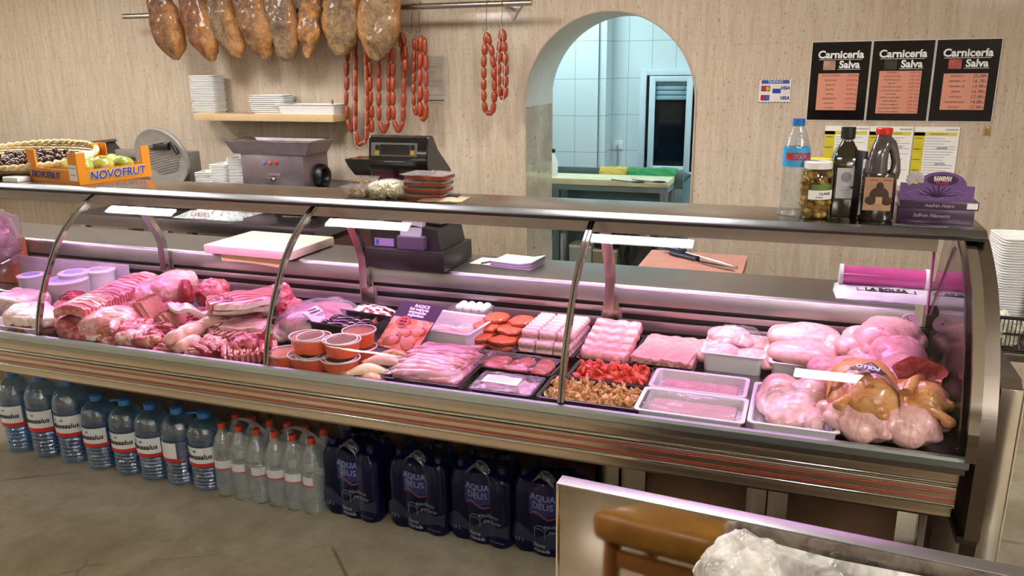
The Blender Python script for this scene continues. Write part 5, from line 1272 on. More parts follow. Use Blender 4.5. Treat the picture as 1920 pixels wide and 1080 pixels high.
def piece(p, q, W, H, m, label, name='pork_piece', cat='meat', z=.83, seed=0, lump=.22, flat=-.55, base=None, group='cuts of pork in the counter', tilt=0, power=.85, part='flesh', ls=9, roll=0):
    c, L, a = frame(p, q, z); base = DZ if base is None else base
    t = thing(name, label, cat, (c.x, c.y, base), group=group, rot=(roll, tilt, a))
    mb = MB(); mb.ell((0, 0, H*.5), (L/2, W/2, H*.5), u=64, v=36, lump=lump, seed=seed, lscale=ls, flat=flat, power=power)
    k_ = (.7 if m is M_skin or m is M_fatw else 1.0)
    for v in mb.bm.verts:
        q_ = Vector((v.co.x*.5, v.co.y, v.co.z))
        f = (noise.fractal(v.co*26+Vector((seed, 2, 3)), .7, 2.1, 4)*.006-(1-min(1, abs(noise.noise(q_*30+Vector((seed*2, 0, 0))))*4.5))*.007)*k_; v.co += v.co.normalized()*f
        v.co.z = max(v.co.z, .0+abs(f)*.2)
    mb.build(part, m, t); return t
def slab(p, q, W, T, m, label, z=.83, base=None, seed=0, wav=.012, name='pork_belly_slab', bend=0, group='cuts of pork in the counter', cat='meat', edge=None, rise=0):
    c, L, a = frame(p, q, z); base = DZ if base is None else base
    t = thing(name, label, cat, (c.x, c.y, base), a, group)
    def f(u, v):
        s = (u-.5)*2; w_ = (v-.5)*2; sh = (1-abs(w_)**6*.12); e = .06*noise.noise(Vector((u*4, w_, seed)))
        x = s*L/2*sh*(1+e*.3); y = w_*W/2*(1-.12*abs(s)**5)*(1+e)+bend*(s*s)
        zz = T+wav*(1+noise.noise(Vector((u*3.2+seed, v*2.2, seed*1.7))))+rise*(u)
        ed = max(abs(s)**12, abs(w_)**12); zz -= T*.45*ed
        return (x, y, zz)
    mb = MB(); mb.grid(f, 34, 16, T); mb.build('flesh', m, t)
    if edge:
        mb = MB(); mb.grid(lambda u, v: Vector(f(u, 0))+Vector((0, -.002-.003*v, -T*v*.95)), 34, 2, .001); mb.build('rind', edge, t)
    return t
# ---------------------------------------------------------------- far left bay
M_fatw = meat('white_fat', 'e6bfb4', 'f2e0d8', 'd49c92', 5, (1, 1, 1), .28, .42, bump=.001)
def wtray(px, py, L, W, H, rz, m, label, name='tray', z=None, base=DZ, grp=None, rim=.008, cat='tray', rad=.015):
    c = at(px, py, z=base+(H if z is None else z)); t = thing(name, label, cat, (c.x, c.y, base+.0005), rz, grp)
    mb = tray_mb(L, W, H, rim=rim, rad=rad, taper=.012); mb.build('tray_body', m, t); return t
def film(t, L, W, z, bulge=.0, seed=0, m=None, amp=.004):
    mb = MB(); mb.grid(lambda u, v: ((u-.5)*L, (v-.5)*W, z+bulge*(1-(abs(u-.5)*2)**3)*(1-(abs(v-.5)*2)**3)+amp*noise.noise(Vector((u*7+seed, v*7, seed)))*(1-(abs(u-.5)*2)**6)), 30, 22)
    return mb.build('film', m or M_film, t, fix=False)
def trayat(cx, cy, L, W, rz, label, H=.028, m=None, grp='black trays at the back', base=DZ):
    t = thing('tray', label, 'tray', (cx, cy, base+.0005), rz, grp); tray_mb(L, W, H, taper=.012).build('tray_body', m or M_btray, t); return t
M_film = clear('tray_film', (.985, .98, .985), gloss=.05, rough=.06, haze=.05, wrinkle=.006, wscale=16)
M_ptray = plain('white_tray', 'e6e2e6', .28, coat=.3, var=.02); M_btray = plain('black_tray', '0e0c10', .25, coat=.3)
wtray(30, 606, .26, .17, .04, .0, M_ptray, 'white tray with lard blocks at the left edge, nearer the glass', grp='white trays of lard')
wtray(78, 588, .20, .14, .045, .05, M_ptray, 'white tray with lard blocks just left of the leftmost chrome mullion', grp='white trays of lard')
for i, (p, q, W, H, b, lab) in enumerate((((0, 548), (72, 555), .16, .075, DZ+.02, 'large block of white lard at the back left, pink streak on top'), ((-15, 588), (30, 585), .13, .085, DZ+.01, 'block of white lard cut by the left edge of the photo'),
                          ((25, 575), (70, 585), .12, .075, DZ+.012, 'wedge of white lard in the tray beside the leftmost mullion'), ((60, 560), (85, 590), .10, .05, DZ+.03, 'pinkish lard end behind the leftmost chrome mullion'))):
    piece(p, q, W, H, M_fatw, lab, 'lard_block', 'meat', .86, 40+i, .10, -.9, b, 'blocks of white lard', power=.45, ls=6)
piece((-25, 622), (75, 622), .12, .045, M_red, 'mottled pink minced meat at the front left edge behind the glass', 'minced_meat', 'meat', .81, 51, .2, group=None)
def pot(px, py, r, h, base, label, lidm, name='food_tub', z=None, grp='white round tubs'):
    c = at(px, py, z=base+h); t = thing(name, label, 'tub', (c.x, c.y, base), group=grp)
    mb = MB(); mb.lathe([(r*.86, 0), (r*.97, h*.9), (r*1.03, h*.91), (r*1.03, h*.97), (r*.95, h), (0, h*.985)], 36); mb.build('tub_body', M_ptray, t)
    mb = MB(); mb.lathe([(0, h*.99), (r*.62, h*.995), (r*.62, h*1.004), (0, h*1.004)], 30); mb.build('lid_print', lidm, t)
    return t
blp = plain('blue_lid_print', 'aab8dd', .4)
pot(58, 514, .055, .09, DZ, 'small white tub with a blue printed lid, leftmost of the round tubs', plain('blue_lid_dark', '8fa0cc', .4))
pot(122, 523, .085, .10, DZ, 'widest white bucket with a blue oval on the lid, behind the leftmost mullion', blp)
pot(138, 509, .06, .12, DZ+.0, 'white tub between the wide bucket and the rearmost tub', blp)
pot(187, 504, .06, .115, DZ+.0, 'rearmost white tub beside the red rib rack', plain('lid_grey', 'b8b4c4', .4))
mb = MB(); mb.box(-.36, .36, -.006, .0, 0, .13, .002); q = at(60, 520, z=.86); tag(mb.build('bin_wall', clear('frosted_bin', (.93, .9, .94), gloss=.08, rough=.2, haze=.4, hazecol=(.85, .8, .86)), loc=(q.x+.02, 2.58, DZ)), 'frosted plastic bin wall standing behind the white tubs', 'bin wall')
# clear divider
DXp = at(186, 413, y=2.62).x
pts = [at(*p, x=DXp) for p in ((45, 437), (186, 413), (212, 450), (216, 482), (233, 525))]
yy = [(max(2.02, p.y), p.z) for p in pts]
mb = MB(); mb.prism([(2.14, DZ+.001), (2.14, 1.0), (2.50, 1.085), (2.632, .995), (2.638, DZ+.001)], DXp-.002, DXp+.002)
tag(mb.build('glass_divider', clear('acrylic', (.97, .97, .97), gloss=.04), smooth=False), 'clear upright divider pane in the left part of the counter', 'divider')
# far left: orange board and film-wrapped ham
q = at(38, 470, y=2.60); t = thing('orange_board', 'terracotta coloured upright board at the far left inside the counter', 'board', (q.x-.05, 2.60, DZ))
mb = MB(); mb.box(-.09, .05, -.05, .04, 0, q.z-DZ+.06, .01); mb.build('board_body', plain('terracotta', 'b8663c', .5), t)
q = at(10, 455, y=2.48); t = thing('wrapped_ham', 'clear-wrapped ham hanging into the left edge of the photo', 'ham', (q.x-.10, 2.50, q.z))
mb = MB(); mb.ell((0, 0, 0), (.10, .08, .12), lump=.15, seed=3, u=26, v=18); mb.build('ham_flesh', meat('dark_ham', '6a3238', 'a87074', '4a1c24', 6), t)
mb = MB(); mb.ell((0, 0, .01), (.125, .10, .15), lump=.22, seed=8, u=34, v=22, lscale=12); mb.build('wrap_film', clear('wrap_film', (.93, .9, .94), gloss=.16, rough=.1, haze=.12, wrinkle=.01, wscale=20), t)
# ---------------------------------------------------------------- pork bay
def rack(p, q, W, H, n, label, z=.85, base=None, m=None, tilt=0, curve=.3):
    c, L, a = frame(p, q, z); t = thing('rib_rack', label, 'meat', (c.x, c.y, DZ if base is None else base), group='rib racks in the counter', rot=(tilt, 0, a))
    def f(u, v): s = (u-.5)*L; w_ = (v-.5); return (s, w_*W*(1-.25*(abs(u-.5)*2)**4), H*(.55+curve*(1-4*w_*w_))+.006*noise.noise(Vector((u*8, v*5, n)))+.004*math.sin(u*n*2*PI))
    mb = MB(); mb.grid(f, n*8, 12, .03); mb.build('flesh', m or M_ribm, t)
    for k in range(n):
        u = (k+.5)/n; mb = MB(); mb.tube([Vector(f(u+.02*math.sin(v*3), .08+v*.84))+Vector((0, 0, .001)) for v in [i/8 for i in range(9)]], [(.006, .004)]*9, 8); mb.build('rib_bone', plain('rib_pink', 'dba09a', .35, var=.15), t)
    return t
rack((112, 590), (262, 522), .15, .06, 13, 'long rib rack running towards the back, rightmost bones under the clear divider', .89, DZ+.085)
piece((88, 612), (150, 560), .13, .09, M_lean, 'red and pink pork end left of the long rib rack', z=.87, seed=2)
piece((80, 640), (140, 590), .10, .07, M_lean, 'dark pink pork strip against the leftmost mullion', z=.83, seed=3)
piece((128, 608), (252, 600), .17, .115, M_skin, 'largest pale pork joint with a brown hollow facing the glass', 'pork_joint', z=.85, seed=5, lump=.12, ls=4)
piece((140, 624), (212, 616), .10, .085, M_brownc, 'brown ragged inner side of the large pale pork joint', 'pork_piece', z=.85, seed=6, lump=.35, base=DZ+.0)
piece((95, 655), (142, 595), .05, .045, M_fatty, 'narrow pale strip of fat slanting in front of the large joint', z=.86, seed=7, base=DZ+.05)
piece((92, 640), (205, 618), .13, .075, M_fatty, 'flattened pink and white flank at the front of the left bay', z=.83, seed=8, lump=.3)
slab((102, 640), (168, 640), .13, .016, M_cut, 'pale pork steak with a white rim at the front left of the bay', z=.83, base=DZ+.03, seed=2, name='pork_steak', edge=M_fatw)
piece((180, 648), (235, 622), .12, .075, M_skin, 'smooth pink pork hock with a bone end near the glass', 'pork_hock', z=.84, seed=9, lump=.12)
piece((212, 655), (268, 640), .12, .065, M_brownc, 'reddish brown pork piece low at the glass, right of the pink hock', z=.82, seed=10, lump=.25)
piece((225, 612), (282, 590), .12, .085, M_lean, 'translucent pink pork piece right of the large joint', z=.86, seed=11, lump=.2)
piece((258, 622), (305, 612), .09, .065, M_red, 'small red pork offcut between the hock and the trotters', z=.85, seed=12, lump=.35)
piece((280, 600), (345, 596), .09, .07, M_red, 'deep red pork offcut behind the trotters', z=.86, seed=13, lump=.35)
piece((245, 552), (325, 524), .15, .14, M_skin, 'white skinned ham at the back, left of its twin', 'fresh_ham', z=.88, seed=14, lump=.12, ls=5)
piece((292, 548), (352, 515), .17, .15, M_skin, 'white skinned ham at the back with a pink cut end, right of its twin', 'fresh_ham', z=.88, seed=15, lump=.12, ls=5)
piece((334, 542), (362, 538), .09, .12, M_red, 'round pink cut of meat at the end of the right white ham', z=.89, seed=16, lump=.08, base=DZ+.03)
piece((225, 562), (265, 552), .11, .10, M_brownc, 'reddish folded meat below the left white ham', z=.87, seed=17)
def wedge(p, q, W, H, label, seed):
    c, L, a = frame(p, q, .87); t = thing('pork_wedge', label, 'meat', (c.x, c.y, DZ+.02), a, 'cuts of pork in the counter')
    mb = MB(); mb.prism([(-L/2, 0), (L/2, 0), (L*.42, H*.35), (-L*.05, H), (-L*.2, H*.95), (-L*.48, H*.3)], -W/2, W/2, 'y')
    bmesh.ops.bevel(mb.bm, geom=list(mb.bm.edges), offset=.012, segments=3, affect='EDGES'); bmesh.ops.subdivide_edges(mb.bm, edges=mb.bm.edges[:], cuts=2, use_grid_fill=True)
    for v in mb.bm.verts: v.co += v.co.normalized()*.004*noise.noise(v.co*20+Vector((seed, 0, 0)))
    mb.build('cut_face', M_cut, t); return t
wedge((260, 575), (303, 578), .12, .12, 'pointed brownish pork wedge with a smooth cut face, left of the belly stack', 1)
wedge((300, 580), (345, 584), .12, .085, 'low brownish pork wedge directly left of the belly stack', 2)
slab((312, 575), (382, 590), .05, .012, M_fatw, 'curved strip of white rind leaning on the low wedge', z=.88, base=DZ+.085, seed=4, wav=.02, name='rind_strip', bend=.02)
piece((366, 525), (428, 526), .12, .13, M_lean, 'rolled loin with marbled end at the back near the louvre post', 'rolled_loin', z=.90, seed=18, lump=.12)
bl = ['lowest', 'second lowest', 'middle', 'second highest', 'top']
for k in range(5):
    slab((382+k*2, 578-k*2), (505+k*4, 566-k*3), .17, .017, M_belly, '%s slab of streaky belly in the rear belly stack' % bl[k], z=.86+k*.015, base=DZ+.045+k*.022, seed=k+3, wav=.010, bend=.02, edge=M_fatw)
for k in range(3):
    slab((372+k*4, 608-k*3), (498-k*3, 598-k*2), .14, .018, M_belly, '%s slab of streaky belly in the front belly stack' % ['lowest', 'middle', 'top'][k], z=.84, base=DZ+.01+k*.024, seed=k+13, wav=.010, bend=-.01, edge=M_fatw)
piece((395, 568), (445, 555), .12, .05, M_red, 'loose red lean meat on the left of the belly stack', z=.93, seed=19, lump=.3, base=DZ+.115)
piece((462, 600), (520, 590), .10, .07, M_red, 'dark red lean meat at the right end of the front belly stack', z=.85, seed=20, lump=.3)
piece((495, 545), (552, 540), .12, .15, M_lean, 'thick rolled belly end with a red face near the second mullion', 'rolled_belly', z=.90, seed=21, lump=.15)
piece((518, 565), (580, 560), .13, .10, M_lean, 'loose pinkish mince heap just right of the second mullion', 'minced_meat', z=.87, seed=22, lump=.35, group=None)
piece((405, 545), (470, 540), .10, .12, M_fatty, 'pale folded fat at the back above the belly stack', z=.90, seed=23, lump=.3)
def trotter(p, q, label, seed, z=.86, base=DZ+.03, r=.030):
    c, L, a = frame(p, q, z); t = thing('pig_trotter', label, 'trotter', (c.x, c.y, base), a, 'pig trotters in the counter')
    mb = MB(); mb.ell((L*.12, 0, .035), (L*.42, r*1.15, r), u=24, v=16); mb.ell((-L*.25, 0, .03), (L*.28, r*1.05, r*.9), u=20, v=14)
    for s in (-1, 1):
        mb.ell((-L*.47, s*r*.45, .022), (L*.13, r*.38, r*.42), rot=(0, .25, s*.2)); mb.ell((-L*.28, s*r*.95, .018), (L*.10, r*.28, r*.3), rot=(0, .3, s*.3))
    me = fuse(mb, M_trot, 'trotter_flesh', voxel=.005, smooth=5, disp=.003, dscale=18, seed=seed); link('flesh', me, t); return t
trotter((290, 633), (362, 612), 'pale pig trotter with split toes in the middle of the bay', 1)
trotter((355, 608), (418, 592), 'pale pig trotter behind the first one, pointing right', 2, base=DZ+.035)
trotter((302, 655), (352, 642), 'small pale pig trotter low at the front glass', 3, z=.83, base=DZ+.01, r=.024)
rack((348, 645), (452, 612), .12, .05, 8, 'rib rack lying right of the trotters', .85, DZ+.01, M_red)
rack((405, 615), (480, 630), .10, .04, 7, 'small rib rack with red seams below the front belly stack', .84, DZ+.035, M_red)
rack((385, 668), (495, 655), .12, .045, 9, 'rib rack lowest at the front glass near the second mullion', .82, DZ+.005)
slab((420, 608), (500, 612), .10, .014, M_skin, 'flap of pale pork skin in front of the lower belly stack', z=.85, base=DZ+.06, seed=9, name='pork_skin')
piece((330, 655), (395, 650), .10, .05, M_fatty, 'pale pink pork strip between the small trotter and the front rib rack', z=.82, seed=25)
piece((255, 655), (310, 660), .09, .04, M_lean, 'reddish pork scrap at the glass left of the small trotter', z=.81, seed=26, lump=.3)
piece((465, 640), (508, 625), .08, .055, M_red, 'red pork end against the second chrome mullion', z=.84, seed=27, lump=.3)
# filling pieces lower down
rr = random.Random(11)
fl = ['pork trimming under the trotters', 'pork trimming under the large pale joint', 'pork trimming at the foot of the belly stacks', 'pork trimming beneath the white skinned hams']
for i in range(26):
    px = 110+i*15.3; py = [605, 585, 570, 628][i % 4]+(i*1.3); ww = [0, 1, 2, 3]
    k = 1 if px < 240 else (0 if py > 600 else (3 if px < 360 else 2))
    piece((px-28, py), (px+28, py-6), .14, .05+.012*(i % 3), [M_lean, M_fatty, M_red][i % 3], fl[k], 'pork_trimming', z=.80, seed=60+i, lump=.3, group='pork trimmings, %s' % fl[k].split(' ', 2)[2])
# ---------------------------------------------------------------- middle bays
c, L, a = frame((535, 600), (655, 570), .86)
t = thing('packed_ham', 'large vacuum-packed pale ham with a framed label near the second mullion', 'ham', (c.x, c.y, DZ), a+.15)
mb = MB(); mb.ell((0, 0, .055), (.145, .10, .062), lump=.08, seed=2, u=34, v=20, flat=-.75); mb.build('ham_flesh', M_skin, t)
mb = MB(); mb.ell((0, 0, .056), (.168, .118, .072), lump=.10, seed=5, u=40, v=26, lscale=13, flat=-.75); mb.build('vacuum_bag', clear('vac_film', (.96, .94, .98), gloss=.10, rough=.1, haze=.13, hazecol=(.85, .83, .95), wrinkle=.008, wscale=22), t)
mb = MB(); mb.grid(lambda u, v: (-.10+u*.062, -.075+v*.04, .112+.012*v-.012*(1-u)), 6, 4, .001); lb = mb.build('label', M_paper, t)
link('lettering', textmesh('ALIMENTO', .0095, ink, bold=.0003), t, (-.069, -.066, .1135), (-1.25, 0, 0)); link('lettering', textmesh('COCIDO', .0095, ink, bold=.0003), t, (-.069, -.050, .1185), (-1.25, 0, 0))
piece((500, 628), (560, 600), .12, .06, M_fatw, 'pale film-covered end of meat beside the second mullion, behind the tubs', z=.82, seed=31, group=None)
t = wtray(655, 598, .25, .17, .04, -.12, M_btray, 'black tray of dark blood sausages behind the orange tubs', grp='black trays in the middle bay', base=DZ+.055)
bsm = plain('blood_sausage', '241019', .2, coat=.6, var=.4)
for i in range(3):
    w_ = thing('blood_sausage', ['front', 'middle', 'rear'][i]+' dark blood sausage lying in the black tray', 'sausage', t.location+Vector((-.01, -.04+i*.036, .022)), -.12, 'blood sausages')
    mb = MB(); n = 14; mb.tube([((k/n-.5)*.17, .008*math.sin(k), .003*math.cos(k*2)) for k in range(n+1)], [.003 if k in (0, n) else .016+.002*math.sin(k*1.7) for k in range(n+1)], 14); mb.build('skin', bsm, w_)
    mb = MB(); mb.tube([(.085, 0, 0), (.10, .004, .012), (.105, 0, .028)], .0014, 5); mb.build('string', plain('cord', 'b9a37a', .8), w_)
piece((690, 605), (712, 603), .06, .04, M_red, 'bright red cut end at the right side of the blood sausage tray', 'meat_end', z=.85, seed=33, lump=.1, base=DZ+.045, group=None)
t = wtray(706, 590, .18, .13, .035, -.1, M_btray, 'empty black tray tucked behind the purple sign', grp='black trays in the middle bay')
# folded white price papers
c = dk(590, 597, .87); mb = MB(); mb.add([(-.05, 0, .02), (.03, -.035, 0), (.045, .0, .02), (-.05, 0, .0215), (.03, -.035, .0015), (.045, .0, .0215)], [(0, 1, 2), (5, 4, 3), (0, 3, 4, 1), (1, 4, 5, 2), (2, 5, 3, 0)]); tag(mb.build('paper_ticket', M_paper, loc=(c.x, c.y, DZ+.085), smooth=False), 'pointed white paper ticket between the packed ham and the black tray', 'ticket')
# printed pack
def printmat():
    t = NT('printed_pack'); v = t.n('ShaderNodeTexVoronoi'); v.inputs['Scale'].default_value = 55; t.l(t.coord(scale=(1, 2.2, 1), rot=(0, 0, .5)), v.inputs['Vector'])
    s = t.n('ShaderNodeSeparateColor'); t.l(v.outputs['Color'], s.inputs[0]); t.base(t.ramp(s.outputs[0], [(0, rgb('ece6ea')), (.5, rgb('ece6ea')), (.52, rgb('1b1820')), (.74, rgb('1b1820')), (.76, rgb('b8202c'))], 'CONSTANT')); t.set(.2, 0, .6); return t.m
c = dk(700, 572, .86); t = thing('printed_pack', 'pack in white film with black and red print behind the purple sign', 'packet', (c.x, c.y, DZ), -.15)
mb = MB(); mb.ell((0, 0, .04), (.095, .05, .042), u=30, v=18, power=.7, lump=.05, seed=2, flat=-.9); mb.build('pack_body', printmat(), t)
# orange sauce tubs
M_sauce = plain('orange_sauce', 'ee5a18', .3, var=.1); M_tubp = clear('tub_plastic', (.98, .93, .90), gloss=.06, rough=.08, haze=.04, hazecol=(.95, .75, .7)); M_lidp = clear('tub_lid', (.96, .92, .93), gloss=.08, rough=.12, haze=.12, hazecol=(.95, .62, .55))
def sauce(px, py, k, label, r=.054, h=.054):
    base = DZ+k*(h+.003); c = at(px, py, z=base+h); t = thing('sauce_tub', label, 'tub', (c.x, c.y, base), group='round tubs of orange sauce')
    mb = MB(); mb.lathe([(r*.80, .0), (r*.84, .003), (r*.95, h*.86)], 36); mb.build('cup', M_tubp, t)
    mb = MB(); mb.lathe([(0, .004), (r*.81, .004), (r*.925, h*.85), (0, h*.85)], 36); mb.build('sauce', M_sauce, t)
    mb = MB(); mb.lathe([(r*.97, h*.86), (r*1.03, h*.88), (r*1.03, h*.97), (r*.99, h), (r*.93, h), (r*.92, h*.94), (0, h*.94)], 40); mb.build('lid', M_lidp, t)
    mb = MB(); mb.tube([(r*1.01*math.cos(a*PI/16), r*1.01*math.sin(a*PI/16), h*.985) for a in range(32)], .0022, 6, closed=True); mb.build('lid_rim', plain('rim_white', 'ecdcdc', .3), t)
    return t
tubs = [((673, 618), 1, 'upper orange sauce tub at the right rear, beside the purple sign'), ((640, 638), 1, 'upper orange sauce tub in the middle of the right column'), ((602, 656), 1, 'upper orange sauce tub nearest the glass'),
        ((588, 630), 1, 'upper orange sauce tub left of the right column'), ((543, 645), 1, 'upper orange sauce tub second from the mullion'), ((622, 622), 0, 'lone low orange sauce tub at the rear, next to the black tray'),
        ((516, 668), 0, 'single low orange tub touching the second chrome mullion'), ((558, 682), 0, 'single low orange tub at the glass, left of the right column')]
for p, k, lab in tubs:
    if k: 
        u = sauce(p[0], p[1], 1, lab); l = sauce(p[0], p[1], 0, 'orange sauce tub underneath another: '+lab.replace('upper orange sauce tub', 'below the one').strip()); l.location.x, l.location.y = u.location.x, u.location.y
    else: sauce(p[0], p[1], 0, lab)
# purple poster card
BL, BR, TR, TL = dk(707, 650, .80), dk(773, 664, .80), dk(822, 581, .915), dk(742, 563, .915)
ex = (BR-BL); ey = (TL-BL); W_ = ex.length; H_ = ey.length; X = ex.normalized(); Z = (ey-X*ey.dot(X)).normalized(); Y = Z.cross(X)
t = thing('empanada_sign', 'leaning purple card reading RADICE with a photo of empanadas', 'sign', (BL+BR)/2)
Mt = Matrix((X, Y, Z)).transposed().to_4x4(); t.rotation_euler = Mt.to_euler(); W_ = (W_+(TR-TL).length)/2
mb = MB(); mb.box(-W_/2, W_/2, -.001, .001, 0, H_); mb.build('card', plain('card_purple', '2a1638', .5, spec=.25), t, smooth=False)
def emp_mat():
    t_ = NT('empanada_photo'); v = t_.coord(); n_ = t_.noise(v, 22, 3, .5, .8); t_.base(t_.ramp(n_, [(.35, rgb('b84a30')), (.5, rgb('d98a60')), (.62, rgb('ecc0a0')), (.75, rgb('c85a40'))])); t_.set(.5, 0, 0, .25); return t_.m
mb = MB(); mb.box(-W_/2+.003, W_/2-.003, -.0018, -.001, .003, H_*.66); ph = mb.build('photo', emp_mat(), t, smooth=False)
for (x, z, rx, rz_, ro) in ((-.035, .035, .034, .022, -.5), (.03, .04, .040, .026, .7), (.0, .075, .026, .018, .2), (.045, .085, .03, .02, -.3)):
    mb = MB(); mb.ell((x, -.0022, z), (rx, .0022, rz_), rot=(0, ro, 0), u=22, v=12); o = mb.build('pastry_picture', plain('pastry_print', 'cf8058', .3, var=.4), ph)
    mb = MB()
    for q in range(9):
        a = -.9+q*.22; vx = rx*.95*math.cos(a); vz = rz_*.95*math.sin(a); c_, s_ = math.cos(-ro), math.sin(-ro); mb.ell((x+vx*c_-vz*s_, -.004, z+vx*s_+vz*c_), (.0045, .0012, .0045), u=8, v=5)
    mb.build('crimp', plain('crimp_print', 'b2482c', .3), o)
mb = MB(); pts = []
for k in range(32): r = .026 if k % 2 else .022; pts.append((-.03+r*math.cos(2*PI*k/32), H_*.56+r*math.sin(2*PI*k/32)))
mb.prism(pts, -.0062, -.005, 'y'); mb.build('starburst', plain('star_orange', 'd8482a', .4), t, smooth=False)
for k, s in enumerate(('A LA', 'VENTA', 'AQUI')): link('lettering', textmesh(s, .010, ink, bold=.0002), t, (-.03, -.0068, H_*.56+.012-.012*k))
link('lettering', textmesh('RADICE', .018, inkw, bold=.0005), t, (.005, -.0016, H_*.93))
for k, s in enumerate(('Las mejores', 'empanadas', 'argentinas')): link('lettering', textmesh(s, .0165, inkw, bold=.0007), t, (.0, -.0016, H_*(.865-.065*k)))
# bin behind the sign
t = wtray(845, 603, .26, .22, .075, -.1, M_ptray, 'white bin with pale meat under film right of the purple sign', 'white_bin', cat='bin')
for i, (x, y) in enumerate(((-.05, .02), (.05, .05), (.03, -.03))): piece((0, 0), (10, 0), .09, .05, M_skin, ['pale meat lump at the left in the white bin beside the purple sign', 'pale meat lump at the rear right in the white bin beside the purple sign', 'pale meat lump at the front in the white bin beside the purple sign'][i], seed=70+i, group=None).location = t.location+Vector((x, y, .004))
for o in [o for o in COL.objects if o.get('label', '').endswith('white bin beside the purple sign')]:
    o.rotation_euler = (0, 0, .3)
    for k in kids(o): k.scale = (.13/ (k.dimensions.x or 1), 1, 1)
film(t, .255, .215, .073, -.012, 1)
# clear box with white balls
c = dk(890, 566, .87); t = thing('mushroom_punnet', 'clear ribbed punnet of small white balls at the back of the middle bay', 'punnet', (c.x, c.y, DZ+.03), -.1)
mb = tray_mb(.145, .105, .055, rim=.008, rad=.012); mb.build('punnet_body', M_clr, t)
mb = MB()
for k in range(14):
    for s in (-1, 1): mb.box(-.058+k*.009, -.0565+k*.009, s*.047-.001, s*.047+.001, .004, .048)
mb.build('ribs', clear('rib_plastic', (.95, .93, .95), haze=.3), t)
MBALL = None
mb = MB(); mb.ell((0, 0, 0), (.0165, .0165, .015), u=14, v=9); MBALL = mb.mesh('white_ball', plain('mozzarella', 'ece2e0', .3, coat=.3))
k = 0
for ix in range(4):
    for iy in range(3):
        for iz in range(2):
            o = link('white_ball', MBALL, None, c.xy.to_3d()+Vector((-.047+ix*.031, -.03+iy*.030, DZ+.052+iz*.026)), (0, 0, 0)); tag(o, 'small white ball packed with others in the clear punnet', 'ball', 'white balls in the punnet')
# empanadas
M_dough = plain('raw_dough', 'ecd0ac', .5, var=.1); M_past = meat('pastry', 'd89860', 'ecc898', 'b8683c', 20, bump=.002)
def empan(px, py, z, rz, label, m, r=.062, tilt=0):
    c = dk(px, py, z); t = thing('empanada', label, 'pastry', (c.x, c.y, z-.02), group='empanadas in the counter', rot=(tilt, 0, rz))
    def f(u, v):
        a = PI*u; rr_ = r*v; return (rr_*math.cos(a), rr_*math.sin(a)*.85, .022*(math.sin(PI*min(1, v*1.0))**.6)*math.sin(a)**.5+.003)
    mb = MB(); mb.grid(f, 28, 10, .004); mb.build('dough', m, t)
    for q in range(13):
        a = PI*(q+.5)/13; mb = MB(); mb.ell((r*.98*math.cos(a), r*.83*math.sin(a), .004), (.007, .005, .004), rot=(0, 0, a), u=8, v=6); mb.build('crimp', m, t)
    return t
empan(688, 690, .82, .5, 'pale raw empanada nearest the glass, beside the big sausage tray', M_dough)
empan(715, 672, .84, .2, 'pinkish raw empanada behind the pale one, below the purple sign', plain('pink_dough', 'd8a8a0', .5, var=.1))
empan(735, 662, .81, .1, 'browned empanada under the pinkish one', M_past)
empan(700, 700, .80, 2.9, 'browned empanada lowest at the glass, under the pale one', M_past)
empan(660, 690, .80, 2.2, 'browned empanada left of the pale one, beside the orange tubs', M_past)
empan(738, 680, .80, -.4, 'browned empanada against the left rim of the big sausage tray', M_past)
# big tray of fresh sausages
c, L, a = frame((716, 690), (862, 712), .80)
t = thing('tray', 'large black tray of pink fresh sausages under shiny film', 'tray', (-1.02, 2.147, DZ+.001), -.0, 'black trays at the glass')
tray_mb(.265, .31, .028, taper=.012, rad=.012).build('tray_body', M_btray, t)
M_fs = meat('fresh_sausage', 'cf7280', 'dd98a0', 'b85468', 10, (1, 1, 1), .35, .6, rough=.25, coat=.5, bump=.001)
mb = MB(); n = 12; mb.tube([((k/n-.5)*.175, .010*math.sin(k*.5), .002*math.cos(k)) for k in range(n+1)], [.003 if k in (0, n) else .0115 for k in range(n+1)], 12); FS = mb.mesh('fresh_sausage', M_fs)
mb = MB(); mb.box(-.105, .105, -.13, .13, .002, .03, .01); mb.build('paper_liner', M_fs, t)
rr = random.Random(4)
for k in range(26):
    y = -.118+(k % 13)*.0197; zz = .036+(k//13)*.016-.02*abs(y/.125)**3
    o = link('fresh_sausage', FS, None, t.matrix_basis @ Vector((rr.uniform(-.012, .012), y, zz+.006)), (0, rr.uniform(-.03, .03), .12+rr.uniform(-.2, .2)), (rr.uniform(1.05, 1.2), 1, 1)); tag(o, 'long pink fresh sausage lying among its like in the large film-covered tray', 'sausage', 'fresh sausages in the large tray')
film(t, .255, .30, .036, .040, 3, clear('sausage_film', (.98, .93, .97), gloss=.07, rough=.04, haze=.04, wrinkle=.012, wscale=22), .006)
